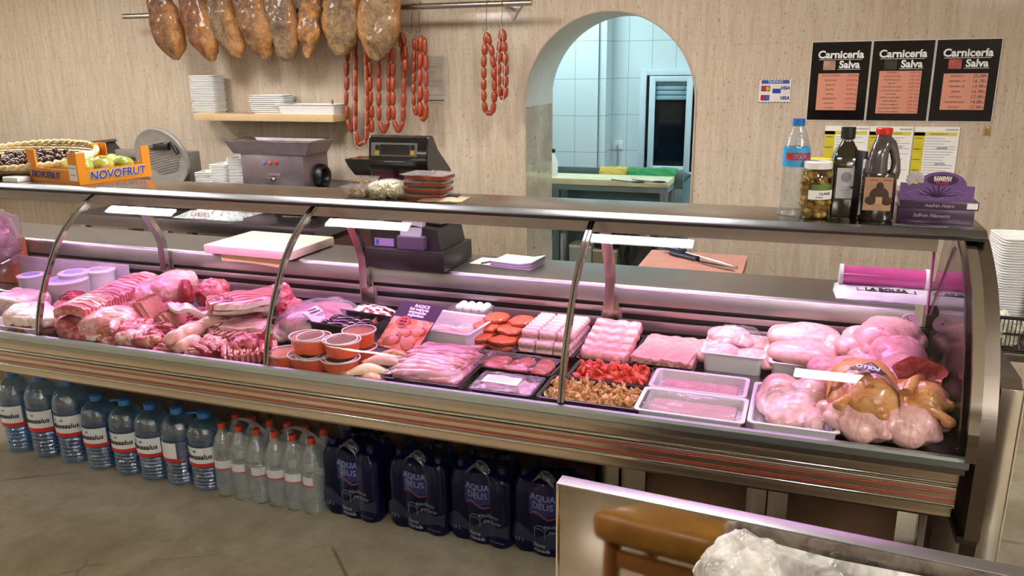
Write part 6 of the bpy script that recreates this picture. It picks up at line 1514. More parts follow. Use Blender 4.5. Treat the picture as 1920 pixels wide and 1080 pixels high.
# burgers
t = trayat(-.925, 2.425, .20, .215, -.03, 'black tray of orange-red seasoned burgers in front of the white-ball punnet')
M_burg = meat('burger', 'b4472a', 'c9683c', '8c2c1c', 26, (1, 1, 1), .38, .6, bump=.003)
mb = MB(); mb.ell((0, 0, 0), (.047, .043, .0125), u=28, v=10, lump=.22, seed=1, lscale=22, power=.75); BG = mb.mesh('burger', M_burg)
bz = [((930, 596), 2, 'rear left'), ((977, 602), 2, 'rear right'), ((913, 612), 1, 'middle left'), ((957, 618), 1, 'middle right'), ((895, 632), 0, 'front left'), ((942, 638), 0, 'front right')]
for (p, k, w_) in bz:
    for j in range(2+k):
        z = DZ+.016+j*.0195; cc = at(p[0], p[1], z=DZ+.016+(1+k)*.0195)
        o = link('burger', BG, None, (cc.x+.004*(j % 2), cc.y, z), (0, 0, j*.9+k)); tag(o, ('top' if j == 1+k else 'lower')+' seasoned burger in the '+w_+' pile of the burger tray', 'burger', 'seasoned burgers, '+w_+' pile')
# white rolls
t = trayat(-.742, 2.478, .215, .295, -.02, 'black tray of stacked white meat rolls crossed by the third mullion')
M_roll = meat('white_roll', 'c8948e', 'd6b8b0', 'ac706c', 14, (1, 1, 1), .35, .5, bump=.002)
mb = MB(); n = 10; mb.tube([((k/n-.5)*.062, 0, 0) for k in range(n+1)], [.006 if k in (0, n) else .0155+.001*math.sin(k*2) for k in range(n+1)], 14); RL = mb.mesh('meat_roll', M_roll)
for iy in range(8):
    for ix in range(3):
        for iz in range(3):
            if iz == 2 and iy == 0: continue
            cc = t.matrix_basis @ Vector((-.062+ix*.062, -.112+iy*.031+.004*iz, .019+iz*.026))
            o = link('meat_roll', RL, None, cc, (0, 0, -.08), (1.0, 1, .95)); tag(o, 'small white meat roll in the neat stack behind the third mullion', 'meat roll', 'white meat rolls')
# long pink rolls
t = trayat(-.542, 2.478, .175, .295, -.02, 'black tray of long pink chicken rolls right of the third mullion')
M_chx = meat('chicken_flesh', 'd48884', 'e2a8a0', 'be6a6a', 8, (1, 1, 1), .3, .55, bump=.002)
for k in range(5):
    c = t.matrix_basis @ Vector((0, -.105+k*.047, .024+k*.011)); w_ = thing('chicken_roll', ['nearest', 'second nearest', 'middle', 'second rearmost', 'rearmost'][k]+' long pink chicken roll in the tray right of the third mullion', 'meat roll', c, -.08+.03*(k % 2), 'long chicken rolls')
    mb = MB(); n = 18; mb.tube([((q/n-.5)*.165, .003*math.sin(q*.9+k), .002*math.sin(q*1.3)) for q in range(n+1)], [.008 if q in (0, n) else .0255+.002*math.sin(q*1.1+k) for q in range(n+1)], 16); mb.build('flesh', M_chx, w_)
# fillets
t = trayat(-.352, 2.478, .19, .28, -.02, 'black tray of flat pink chicken fillets between the rolls and the white bins')
for j in range(2):
    for k in range(6):
        c = t.matrix_basis @ Vector((-.045+j*.090, -.0-.004*k, .006+k*.0075)); w_ = thing('chicken_fillet', '%s flat chicken fillet in the %s pile of the fillet tray' % (['lowest', 'second', 'third', 'fourth', 'fifth', 'topmost'][k], ['left', 'right'][j]), 'fillet', c, -.08+.06*math.sin(k*2+j), 'chicken fillets')
        def ff(u, v, k=k, j=j):
            a = noise.noise(Vector((u*3, v*3, k+j*9))); return ((u-.5)*.094*(1+.1*a), (v-.5)*.235*(1+.12*noise.noise(Vector((u*5, 2, k+3)))), .006+.003*a+.002*math.sin(v*8))
        mb = MB(); mb.grid(ff, 14, 16, .006); mb.build('flesh', M_chx, w_)
# two white bins of chicken
def chick(name, parts, m, voxel=.006, disp=.003, seed=0, smooth=4):
    mb = MB()
    for c, r, ro in parts: mb.ell(c, r, ro, u=20, v=14)
    return fuse(mb, m, name, voxel, smooth, disp, 16, seed)
M_ck = meat('chicken_skin', 'd39690', 'e2b8ae', 'bc7474', 5, (1, 1, 1), .3, .5, bump=.0015)
b1 = trayat(-.150, 2.525, .195, .225, -.03, H=.062, m=M_ptray, label='left one of two white bins of chicken at the back', grp='white bins of chicken')
b2 = trayat(.060, 2.520, .205, .23, -.03, H=.055, m=M_ptray, label='right one of two white bins, with large chicken breasts heaped over its rim', grp='white bins of chicken')
BRM = chick('chicken_breast', [((0, 0, .03), (.075, .05, .032), (0, 0, 0)), ((-.04, .01, .028), (.045, .04, .026), (0, 0, .4)), ((.05, -.01, .02), (.05, .028, .018), (0, .1, -.2))], M_ck, seed=1)
def put(me, nm, p, z, rot, label, cat, grp, scl=(1, 1, 1), part='flesh'):
    t = thing(nm, label, cat, p, group=grp); t.rotation_euler = rot; link(part, me, t).scale = scl; return t
for i, (x, y, z, rz_, sx, w_) in enumerate(((-.045, -.045, .012, .3, .95, 'front left'), (.055, -.045, .012, -.5, .9, 'front right'), (-.04, .04, .02, .9, 1.0, 'rear left'), (.05, .045, .02, .1, .9, 'rear right'), (-.02, .02, .055, -.4, .95, 'topmost'))):
    put(BRM, 'chicken_piece', b1.matrix_basis @ Vector((x, y, z)), 0, (.1, -.1, rz_), w_+' chicken piece under film in the left white bin', 'chicken', 'chicken pieces in the left bin', (sx,)*3)
film(b1, .185, .20, .07, .045, 6, None, .012)
for i, (x, y, z, rz_, s, w_) in enumerate(((0, -.055, .03, -.05, 1.35, 'front'), (.0, .03, .055, .02, 1.45, 'rear'), (-.07, .05, .02, .6, .9, 'small left rear'), (.06, -.02, .0, .3, 1.0, 'half hidden lower'))):
    put(BRM, 'chicken_breast', b2.matrix_basis @ Vector((x, y, z)), 0, (0, 0, rz_), w_+' chicken breast heaped in the right white bin', 'chicken', 'chicken breasts in the right bin', (s, s, s))
# ---- front row trays
t = trayat(-.785, 2.235, .265, .15, -.05, 'black tray of reddish patties under film, in front of the burger tray', grp='black trays at the glass')
for i in range(6):
    w_ = put(BG, 'patty', t.matrix_basis @ Vector((-.078+.078*(i % 3), -.025+.05*(i//3), .016)), 0, (0, .1, i), ['front left', 'front middle', 'front right', 'rear left', 'rear middle', 'rear right'][i]+' reddish patty under film left of the third mullion', 'patty', 'patties under film', (.85, .7, 1))
film(t, .24, .13, .032, .012, 4, None, .006)
t = trayat(-.765, 2.066, .20, .15, -.0, 'film-covered black tray with a white label, left of the third mullion', grp='black trays at the glass')
mb = MB(); mb.grid(lambda u, v: ((u-.5)*.165, (v-.5)*.11, .010+.008*noise.noise(Vector((u*9, v*6, 3)))+.006), 30, 16, .01); mb.build('sliced_meat', meat('sliced_meat', 'a8707c', 'c8a0ac', '6a4a66', 12), t)
fo = film(t, .19, .14, .030, .012, 5, clear('dark_film', (.97, .95, .98), gloss=.08, rough=.05, haze=.10, hazecol=(.7, .6, .8), wrinkle=.01, wscale=26), .004)
mb = MB(); mb.grid(lambda u, v: (-.065+u*.11, -.045+v*.055, .0435+.001*math.sin(u*5)), 6, 4, .0008); lb = mb.build('label', M_paper, t)
mb = MB(); [mb.box(-.055, .03-.01*(k % 2), -.033+k*.011, -.031+k*.011, .0448, .0452) for k in range(4)]; mb.build('label_print', inkg, lb)
t = trayat(-.491, 2.243, .25, .155, -.0, 'black tray of bright red marinated meat right of the third mullion', grp='black trays at the glass')
def chunks(t, L, W, H, n, r, m, seed, sq=(1.3, .8, .6), name='contents'):
    mb = heap_mb(L, W, H, n, r, seed, sq); mb.box(-L/2, L/2, -W/2, W/2, .003, H*.6, .004); o = mb.build(name, m, t); o['kind'] = 'stuff'; return o
chunks(t, .215, .115, .036, 150, .013, meat('paprika_meat', 'd23a20', 'e2603c', 'a82814', 20, (1, 1, 1), .35, .6, bump=.002), 1, (1.4, .8, .55), 'marinated_meat')
t = trayat(-.505, 2.078, .30, .175, -.0, 'black tray of yellow orange chopped meat at the glass, under the third mullion', grp='black trays at the glass', H=.03)
chunks(t, .26, .135, .036, 300, .0085, meat('seasoned_chop', 'c8823c', 'dcb878', '8a7a34', 40, (1, 1, 1), .4, .55, bump=.003), 2, (1.5, .7, .5), 'seasoned_meat')
M_pale = meat('pale_patties', 'd49aa0', 'e6bcbc', 'b87c88', 18, (1, 1, 1), .4, .6, bump=.002)
for (px, py, L, W, lab, seed, m) in ((-.228, 2.232, .275, .155, 'rear one of two white film-covered trays at the glass, mottled pink inside', 5, M_pale), (-.228, 2.066, .29, .17, 'front one of two white film-covered trays at the glass, smooth grey pink inside', 6, plain('pale_meat_smooth', 'c9a4a6', .3, coat=.5, var=.08))):
    t = trayat(px, py, L, W, -.01, lab, .035, M_ptray, 'white trays at the glass')
    mb = MB(); mb.grid(lambda u, v: ((u-.5)*(L-.06), (v-.5)*(W-.045), .013+.003*noise.noise(Vector((u*12, v*9, seed)))), 30, 16, .008); mb.build('meat_layer', m, t); film(t, L-.006, W-.006, .034, -.010, seed, clear('gloss_film', (.985, .97, .985), gloss=.06, rough=.03, haze=.03, wrinkle=.010, wscale=9), .003)
# whole flattened chicken in white tray
t = trayat(.035, 2.128, .225, .29, -.01, 'white tray at the glass with a film-wrapped butterflied chicken', .04, M_ptray, 'white trays at the glass')
FL = chick('flat_chicken', [((-.045, .035, .045), (.058, .055, .045), (0, 0, .2)), ((.048, .035, .045), (.058, .055, .045), (0, 0, -.2)), ((0, -.01, .03), (.07, .06, .03), (0, 0, 0)), ((-.05, -.065, .025), (.03, .045, .022), (0, 0, .3)), ((.055, -.065, .028), (.03, .045, .024), (0, 0, -.3)), ((.0, -.065, .02), (.05, .03, .02), (0, 0, 0)), ((-.095, .0, .028), (.018, .055, .02), (0, 0, .2)), ((.10, .0, .028), (.018, .055, .02), (0, 0, -.2))], M_ck, seed=4)
put(FL, 'butterflied_chicken', t.matrix_basis @ Vector((0, .0, .006)), 0, (0, 0, -.01), 'butterflied pale chicken flattened under shiny film in the white tray', 'chicken', None, (.90, 1.2, 1.15))
film(t, .215, .28, .038, .056, 8, clear('chicken_film', (.985, .97, .985), gloss=.07, rough=.04, haze=.04, wrinkle=.016, wscale=20), .008)
# ---------------------------------------------------------------- poultry at the right end
DR = chick('chicken_leg', [((0, 0, .032), (.052, .042, .032), (0, 0, 0)), ((.06, .0, .026), (.045, .026, .024), (0, .1, .1)), ((.105, .01, .022), (.026, .013, .012), (0, 0, .2)), ((.125, .014, .022), (.010, .013, .011), (0, 0, 0))], M_ck, voxel=.005, seed=6)
legs = [(1565, 655, .045, .6, 'knuckle end facing the right white bin'), (1600, 648, .075, 2.4, 'smooth thigh up against the rear of the poultry heap'), (1622, 668, .06, -1.2, 'upright between the round chicken and the bins'), (1588, 690, .04, .3, 'partly under the white ticket reflection'),
        (1570, 712, .02, 1.2, 'low, right of the butterflied chicken'), (1648, 702, .05, -.6, 'directly behind the yellow chicken with the label'), (1612, 632, .08, .4, 'topmost at the rear, near the louvre'), (1580, 735, .01, 2.0, 'lowest, against the white tray of the butterflied chicken'), (1545, 690, .03, 1.4, 'under the front edge of the right white bin'), (1640, 730, .0, .2, 'under the yellow chicken with the label')]
for px, py, zz, rz_, lab in legs:
    c = dk(px, py, DZ+.04+zz); put(DR, 'raw_drumstick', (c.x, c.y, DZ+zz), 0, (0, .05, rz_), 'pale chicken leg '+lab, 'chicken', 'chicken legs at the right end', (1.1, 1.15, 1.15))
WC = chick('whole_chicken', [((0, 0, .07), (.078, .105, .070), (0, 0, 0)), ((0, -.045, .072), (.074, .066, .066), (0, 0, 0)), ((-.03, .03, .085), (.045, .06, .045), (0, 0, .1)), ((.03, .03, .085), (.045, .06, .045), (0, 0, -.1)),
  ((-.070, -.02, .055), (.026, .050, .036), (.2, 0, .25)), ((.070, -.02, .055), (.026, .050, .036), (.2, 0, -.25)), ((-.066, .055, .07), (.020, .045, .026), (0, 0, -.3)), ((.066, .055, .07), (.020, .045, .026), (0, 0, .3)),
  ((0, .108, .07), (.034, .030, .030), (0, 0, 0)), ((-.045, -.085, .055), (.018, .030, .018), (0, 0, .3)), ((.045, -.085, .055), (.018, .030, .018), (0, 0, -.3)), ((0, -.115, .07), (.018, .016, .014), (0, 0, 0))], M_ck, voxel=.005, seed=8, disp=.0035)
def whole(px, py, zc, zb, rot, label, s, m=None, name='whole_chicken'):
    c = dk(px, py, zc); t = thing(name, label, 'chicken', (c.x, c.y, zb), group='whole chickens at the right end'); t.rotation_euler = rot
    me = WC
    if m: me = WC.copy(); me.materials.clear(); me.materials.append(m)
    link('body', me, t).scale = (s, s, s); return t
whole(1672, 648, .88, DZ+.045, (0, 0, -.5), 'round pale chicken on top at the rear, below the thermometer', 1.1)
whole(1700, 668, .89, DZ+.040, (.5, 0, .25), 'pinkish round chicken with a puckered vent, facing the glass at the rear', .95)
t = whole(1728, 722, .86, DZ+.015, (-.35, 0, 2.9), 'pale chicken with an open red cavity behind the yellow chickens', 1.0)
whole(1738, 838, .82, DZ-.005, (0, 0, 1.45), 'pale grey-pink chicken lowest in the front right corner', .86)
whole(1612, 815, .81, DZ-.02, (0, 0, 1.2), 'pale chicken mostly hidden under the labelled yellow chicken', .82)
whole(1782, 670, .84, DZ, (0, 0, 1.5), 'pale chicken pressed against the right end glass', .85)
whole(1785, 760, .82, DZ, (0, 0, .1), 'pale chicken at the right end, under the smaller yellow one', .8)
c = dk(1722, 702, .925); t = thing('chicken_cavity', 'torn red opening of the chicken behind the yellow ones', 'meat', (c.x, c.y-.01, c.z), rot=(.95, 0, -.1))
mb = MB(); mb.grid(lambda u, v: (.060*v*math.cos(2*PI*u)*(1+.12*math.sin(u*31)), .045*v*math.sin(2*PI*u)*(1+.1*math.sin(u*23)), .012*math.cos(v*PI*.5)*-1+.02*v), 36, 6, .004); mb.build('cavity_flesh', meat('raw_red', '9c2028', 'd06068', '5a1014', 26, (1, 1, 1), .45, .65), t)
M_yel = meat('yellow_skin', 'bf7c3e', 'd19a5c', 'a05426', 8, (1, 1, 1), .34, .55, bump=.002)
ychk = whole(1628, 768, .87, DZ+.045, (.18, -.1, .28), 'plump yellow chicken with a black label strap, front right', 1.0, M_yel)
whole(1738, 768, .86, DZ+.045, (-.2, .1, 1.0), 'smaller yellow chicken right of the labelled one', .80, M_yel)
def foot(p, q, label, z=.9):
    a, b = dk(*p, z), dk(*q, z); t = thing('chicken_hock', label, 'chicken', a, group='yellow chicken hocks')
    v = b-a; mb = MB(); mb.tube([(0, 0, 0), v*.3+Vector((0, 0, .012)), v*.8+Vector((0, 0, .008)), v], [.012, .014, .011, .015], 12); mb.ell(v, (.017, .014, .014)); mb.build('flesh', M_yel, t)
foot((1632, 735), (1614, 706), 'orange hock sticking up at the rear of the labelled yellow chicken', .93); foot((1620, 772), (1576, 788), 'orange hock pointing left from the labelled yellow chicken', .88)
foot((1700, 735), (1722, 712), 'orange hock sticking up from the smaller yellow chicken', .92); foot((1735, 785), (1788, 806), 'orange hock pointing to the right front corner', .87)
# black label strap
c = ychk.location; t = thing('label_strap', 'black diamond label reading POLLO strapped over the yellow chicken', 'label', (c.x+.002, c.y+.03, c.z-.008), rot=(.0, 0, -.30))
def strap(x, half, w_, zt=.142): return None
mb = MB()
sp = [(-.088, -.035, .06), (-.078, -.032, .11), (-.045, -.03, .143), (.0, -.028, .155), (.045, -.03, .143), (.078, -.032, .11), (.088, -.035, .06)]
mb.grid(lambda u, v: (lambda P, q: (Vector(P[0]).lerp(Vector(P[1]), q)+Vector((0, (v-.5)*.016, 0))))((sp[min(5, int(u*5.999))], sp[min(5, int(u*5.999))+1]), u*6-min(5, int(u*5.999))), 24, 2, .0012); mb.build('strap_band', plain('strap_clear', '8a6a74', .15, coat=.5), t)
mb = MB(); mb.add([(-.045, -.032, .1475), (0, -.062, .1545), (.045, -.032, .149), (0, -.002, .163), (-.045, -.032, .1465), (0, -.062, .1535), (.045, -.032, .148), (0, -.002, .162)], [(0, 1, 2, 3), (7, 6, 5, 4), (0, 4, 5, 1), (1, 5, 6, 2), (2, 6, 7, 3), (3, 7, 4, 0)]); mb.build('label_diamond', plain('label_black', '16121c', .3, coat=.3), t, smooth=False)
pm = textmesh('POLLO', .018, inkw, bold=.0004)
for v in pm.vertices: v.co.x, v.co.z = -v.co.x, -v.co.z
link('lettering', pm, t, (0, -.036, .1595), (-1.2, 0, 0))
# ================================================================== UNDER THE COUNTER: water
FY = 2.372
M_jugb = clear('jug_blue', (.62, .84, .95), gloss=.13, rough=.03, haze=.05, hazecol=(.45, .75, .95), wrinkle=.004, wscale=22)
M_water = clear('water_blue', (.34, .56, .84), gloss=.04, rough=.05, haze=.14, hazecol=(.06, .2, .5), wrinkle=.01, wscale=16)
M_capb = plain('jug_cap_blue', '2f6aa8', .35)
M_lwhite = plain('label_white', 'e2e6ea', .45, var=.03); M_lred = plain('label_red', 'c8281c', .4)
jl = ['leftmost blue water jug, cut by the left edge of the photo', 'second blue water jug from the left, under the counter', 'third blue water jug from the left, taller than its right neighbour', 'fourth blue water jug from the left, first with its blue cap in view',
      'fifth blue water jug from the left, cap lying aslant', 'sixth blue water jug from the left', 'blue water jug turned to show the plain back of its label', 'rightmost blue water jug, beside the clear bottles']
jp = [(14, 851), (65, 861), (117, 872), (171, 880), (224, 887), (272, 897), (322, 908), (372, 917)]
LABT = textmesh('Monssalus', .031, ink, bold=.0006, shear=.15, bend=.0785)
LABW = textmesh('Ψ', .02, inkb, bend=.0785)
for i, (px, py) in enumerate(jp):
    p = at(px, py, z=0); r = .0765; x = p.x*(p.y+r)/p.y if False else p.x; h = .345 if i > 2 else .395; k = h/.33
    x = at(px, py-12, y=2.372).x
    t = thing('water_jug', jl[i], 'water jug', (x-.006, FY+r+.006+(.01 if i < 3 else 0), .0), [.1, .35, .5, .15, .2, .1, -.9, .15][i]*.6, 'blue water jugs under the counter')
    pf_ = [(.0, .008), (r*.7, .0), (r*.94, .008)]
    for q in range(7): pf_ += [(r*.95, (.02+q*.0155)*k), (r*.90, (.027+q*.0155)*k)]
    pf_ += [(r*.97, .120*k), (r*.97, .200*k), (r*.93, .20*k), (r*1.0, .215*k), (r*.97, .245*k), (r*.80, .275*k), (r*.45, .295*k), (.024, .300*k), (.022, .312*k)]
    mb = MB(); mb.lathe(pf_, 28)
    for v in mb.bm.verts:
        if v.co.z > .20*k: v.co.z += .004*math.sin(math.atan2(v.co.y, v.co.x)*5)*min(1, (math.hypot(v.co.x, v.co.y)/r))
    mb.build('jug_wall', M_jugb, t)
    mb = MB(); mb.lathe([(0, .01), (r*.86, .012), (r*.88, .215*k), (0, .216*k)], 22); mb.build('water', M_water, t)
    lb = label_wrap(t, r*.97+.0012, .128*k, .196*k, M_lwhite, 'label', -1.15, 1.0, 20)
    label_wrap(lb, r*.97+.0016, .114*k, .129*k, M_lred, 'red_band', -1.25, 1.25, 20)
    if i != 6:
        link('lettering', LABT, lb, (0, 0, .158*k)); 
        mb = MB(); 
        for s in (-1, 1): mb.grid(lambda u, v: (lambda a: (math.sin(a)*(r*.97+.0018), -math.cos(a)*(r*.97+.0018), .176*k+.011*math.sin(PI*v+0)*(.6+.4*u)))(-.35+s*.12+s*.22*u), 6, 6)
        mb.build('blue_splash', plain('splash_blue', '7fa8d0', .5), lb, fix=False)
    mb = MB(); mb.lathe([(.026, .300*k), (.0265, .322*k), (.022, h*.985), (0, h*.985)], 20); cp = mb.build('cap', M_capb, t)
    if i in (4, 6, 7): mb = MB(); mb.tube([(-.02, 0, .315*k), (-.06, .0, .31*k), (-.075, .01, .302*k)], [(.004, .010)]*3, 8); mb.build('carry_tab', M_capb, cp)
M_petc = clear('pet_clear_bottle', (.90, .95, .97), gloss=.12, rough=.04, haze=.10, hazecol=(.8, .9, .95), wrinkle=.003, wscale=26)
def small_bottle(par, x, y, cap, lab=True, h=.315, r=.0425, rz=0):
    b = bpy.data.objects.new('bottle', BOT); COL.objects.link(b); b.parent = par; b.location = (x, y, 0); b.rotation_euler = (0, 0, rz)
    link('cap', CAPM[cap], b); link('label', LABM, b); link('label_band', LABR, b); link('lettering', LABS, b) if lab else None; return b
h, r = .315, .0425
pf_ = [(.0, .006), (.025, 0), (.038, .005)]+[(r*(.99 if q % 2 else .93), .02+q*.010) for q in range(9)]+[(r, .118), (r, .165), (r*.93, .172), (r, .182), (r*.99, .215), (r*.75, .255), (.0135, .288), (.0135, .300)]
BOT = MB().lathe(pf_, 24).mesh('bottle', M_petc)
CAPM = {'red': MB().lathe([(.0155, .290), (.0155, .312), (.013, .315), (0, .315)], 16).mesh('cap', plain('cap_red_small', 'b83a28', .35))}
def wrapm(a0, a1, z0, z1, m, rr_): 
    mb = MB(); mb.grid(lambda u, v: (math.sin(a0+(a1-a0)*u)*rr_, -math.cos(a0+(a1-a0)*u)*rr_, z0+(z1-z0)*v), 18, 1); return mb.mesh('label', m, fix=False)
LABM = wrapm(-1.1, 1.1, .128, .162, M_lwhite, r+.001); LABR = wrapm(-1.15, 1.15, .120, .127, M_lred, r+.001); LABS = textmesh('Monssalus', .0135, ink, bend=r+.0016, shear=.1)
M_shr = clear('shrink_film', (.96, .97, .98), gloss=.06, rough=.08, haze=.06, wrinkle=.012, wscale=14)
def pack_outline(r, nx, ny, k=10):
    """scalloped outline of nx by ny round bottles wrapped tight"""
    pts = []
    W, D = nx*2*r, ny*2*r
    def fr(s, n, L): # bulge along a side
        return .22*r*(abs(math.sin(PI*s*n))-1)
    N = 12*nx
    for q in range(N): s = q/N; pts.append((-W/2+W*s, -D/2-fr(s, nx, W)*1.0))
    M = 12*ny
    for q in range(M): s = q/M; pts.append((W/2+fr(s, ny, D), -D/2+D*s))
    for q in range(N): s = q/N; pts.append((W/2-W*s, D/2+fr(s, nx, W)))
    for q in range(M): s = q/M; pts.append((-W/2-fr(s, ny, D), D/2-D*s))
    out = []
    for x, y in pts:
        f = max(abs(x)/(W/2), abs(y)/(D/2)); d = math.hypot(max(0, abs(x)-(W/2-r)), max(0, abs(y)-(D/2-r)))
        if abs(x) > W/2-r and abs(y) > D/2-r and d > r:
            x = math.copysign(W/2-r+(abs(x)-(W/2-r))*r/d, x); y = math.copysign(D/2-r+(abs(y)-(D/2-r))*r/d, y)
        out.append((x, y))
    return out
def strap_h(t, W, z, m):
    mb = MB(); mb.grid(lambda u, v: ((u-.5)*W*1.7, -.01+(v-.5)*.024, z-.035+.05*math.sin(PI*u)), 20, 3, .001); mb.build('carry_strap', m, t)
pk = [((408, 437, 472), (408, 932), 'left one of two packs of clear water bottles with red caps', 0), ((505, 537, 570), (505, 951), 'right one of two packs of clear water bottles, next to the dark blue packs', 1)]
for xs, bt, lab, i in pk:
    p = at(xs[1], bt[1]-4+(xs[1]-xs[0])*.15, y=FY-.01); t = thing('bottle_pack', lab, 'bottle pack', (p.x+.012, FY+.085+.012, 0), -.02, 'packs of clear water bottles')
    for ix in range(3):
        for iy in range(2): small_bottle(t, (ix-1)*.086, (iy-.5)*.086, 'red', iy == 0, rz=[.3, -.2, .9, .1, 0, -.6][ix+3*i if False else (ix+i*3)])
    o = pack_outline(.0435, 3, 2); mb = MB(); sc2 = lambda s: [(x*s, y*s) for x, y in o]
    shell_loops(mb, [(sc2(1.0), .01), (sc2(1.005), .12), (sc2(1.0), .21), (sc2(.90), .255), (sc2(.72), .285)], False, False); mb.build('shrink_wrap', M_shr, t, fix=False)
    strap_h(t, .13, .315, plain('strap_print', 'b8b0b4', .4, var=.3))
# dark blue packs
M_dw = plain('blue_print_film', '070b30', .28, coat=.2, var=.3, spec=.15)
def printed(name, c, rough=.2): return plain(name, c, rough, coat=.5)
M_db = printed('deus_blue', '171f66'); M_dtxt = plain('deus_text', '7d86b0', .4); M_dp = plain('deus_pink', '6a3450', .4); M_dsk = plain('deus_sketch', '8f96a8', .4); M_dmt = plain('deus_mountain', '14203c', .3, coat=.4)
RB2 = .0435; OUT2 = pack_outline(RB2, 3, 2)
def front_y(x): s = (x+3*RB2)/(6*RB2); return -2*RB2-.22*RB2*(abs(math.sin(PI*s*3))-1)
def proj(me, dx, dz, off=.0012):
    for v in me.vertices:
        x, y, z = v.co; v.co = (x+dx, front_y(x+dx)*1.006-off+y*.3, z+dz)
    return me
def proj_mb(pts_fn, nu, nv, m, nm):
    mb = MB(); mb.grid(lambda u, v: (lambda p: (p[0], front_y(p[0])*1.006-p[2], p[1]))(pts_fn(u, v)), nu, nv); return mb.mesh(nm, m, fix=False)
PK = {}
PK['blue_panel'] = proj_mb(lambda u, v: (-.052+.104*u, .175+.075*v-.012*math.sin(u*PI)*(1-v), .0006), 24, 3, M_db, 'blue_panel')
PK['pink_swoosh'] = proj_mb(lambda u, v: (-.05+.10*u, .162+.010*math.sin(u*2*PI)+(.006+.008*u*(1-u)*2)*v, .0009), 24, 2, M_dp, 'pink_swoosh')
PK['sketch'] = proj_mb(lambda u, v: (-.125+.25*u, .045+.012*math.sin(u*9)+.05*v*(1+.3*math.sin(u*13)), .0004), 36, 4, M_dmt, 'mountain_print')
PK['t1'] = proj(textmesh('AQUA', .034, M_dtxt, bold=.0002), 0, .236); PK['t2'] = proj(textmesh('DEUS', .034, M_dtxt, bold=.0002), 0, .203)
PK['t3'] = proj(textmesh('equilibrio', .021, M_dsk, shear=.3), .045, .128); PK['t4'] = proj(textmesh('perfecto', .021, M_dsk, shear=.3), .060, .107)
PK['t5'] = proj(textmesh('Sierra', .020, M_dsk, shear=.3, bold=.0004), -.012, .048); PK['t6'] = proj(textmesh('Nevada', .020, M_dsk, shear=.3, bold=.0004), -.002, .028)
PK['t7'] = proj(textmesh('1,5 L', .020, M_dsk, shear=.2), -.09, .055); PK['t8'] = proj(textmesh('agua mineral natural', .007, M_dsk), .08, .030)
mb = MB(); mb.tube([Vector((x, front_y(x)*1.006-.002, z)) for x, z in ((-.03, .08), (-.03, .11), (-.005, .115), (.012, .108), (.012, .08))], .0010, 5); mb.tube([Vector((x, front_y(x)*1.006-.002, z)) for x, z in ((-.035, .11), (-.02, .125), (.0, .128), (.018, .112))], .0010, 5); PK['sk'] = mb.mesh('arch_sketch', M_dsk)
dkp = [((590, 700), 985, 'leftmost dark blue shrink-wrapped pack of water lettered AQUA DEUS'), ((712, 828), 1008, 'second dark blue pack of water from the left'), ((828, 946), 1022, 'third dark blue pack of water from the left, glare on its film'), ((950, 1068), 1045, 'rightmost dark blue pack of water, half behind the steel partition')]
CAPD = MB().lathe([(.0155, .290), (.0155, .312), (.013, .315), (0, .315)], 16).mesh('cap', plain('cap_navy', '0e1430', .3))
BOTD = MB().lathe([(p[0]*.97, p[1]) for p in pf_], 20).mesh('bottle', plain('navy_bottle', '0a1030', .15, coat=.6))
for (xa, xb), yb, lab in dkp:
    p = at((xa+xb)/2, yb-6, y=FY-.012); t = thing('bottle_pack', lab, 'bottle pack', (p.x+.01, FY+.115, 0), -.10, 'dark blue water packs')
    for ix in range(3):
        for iy in range(2): b = link('bottle', BOTD, t, ((ix-1)*2*RB2*.98, (iy-.5)*2*RB2*.98, 0)); link('cap', CAPD, b)
    sc2 = lambda s, sy=None: [(x*s, y*(sy or s)) for x, y in OUT2]
    mb = MB(); shell_loops(mb, [(sc2(.93), .004), (sc2(1.0), .02), (sc2(1.006), .10), (sc2(1.004), .23), (sc2(.97), .26), (sc2(.86), .285), (sc2(.70, .6), .296), (sc2(.5, .35), .298)], True, True)
    for v in mb.bm.verts:
        if v.co.z > .255: v.co.z += .012*noise.noise(v.co*22+Vector((xa, 0, 0)))
    w_ = mb.build('printed_wrap', M_dw, t)
    for k, me in PK.items(): link('lettering' if k[0] == 't' else me.name, me, w_)
    mb = MB(); mb.grid(lambda u, v: ((u-.5)*.10, -.06+(v-.5)*.05, .262+.055*math.sin(PI*u)**.6+.006*math.sin(v*12+u*7)), 20, 8, .0008); mb.build('carry_strap', clear('strap_film', (.6, .65, .8), gloss=.15, rough=.06, haze=.05, wrinkle=.01, wscale=30), t)
# clear bottles seen in the gaps behind
for px, lab in ((706, 'clear water bottle showing between the two leftmost dark packs'), (828, 'clear water bottle showing between the second and third dark packs'), (952, 'clear water bottle showing between the third and rightmost dark packs')):
    p = at(px, 960, y=2.60); t = thing('water_bottle', lab, 'bottle', (p.x, 2.585, 0), group='clear bottles between the dark packs'); link('bottle_wall', BOT, t); link('cap', CAPD, t); link('label', LABM, t)
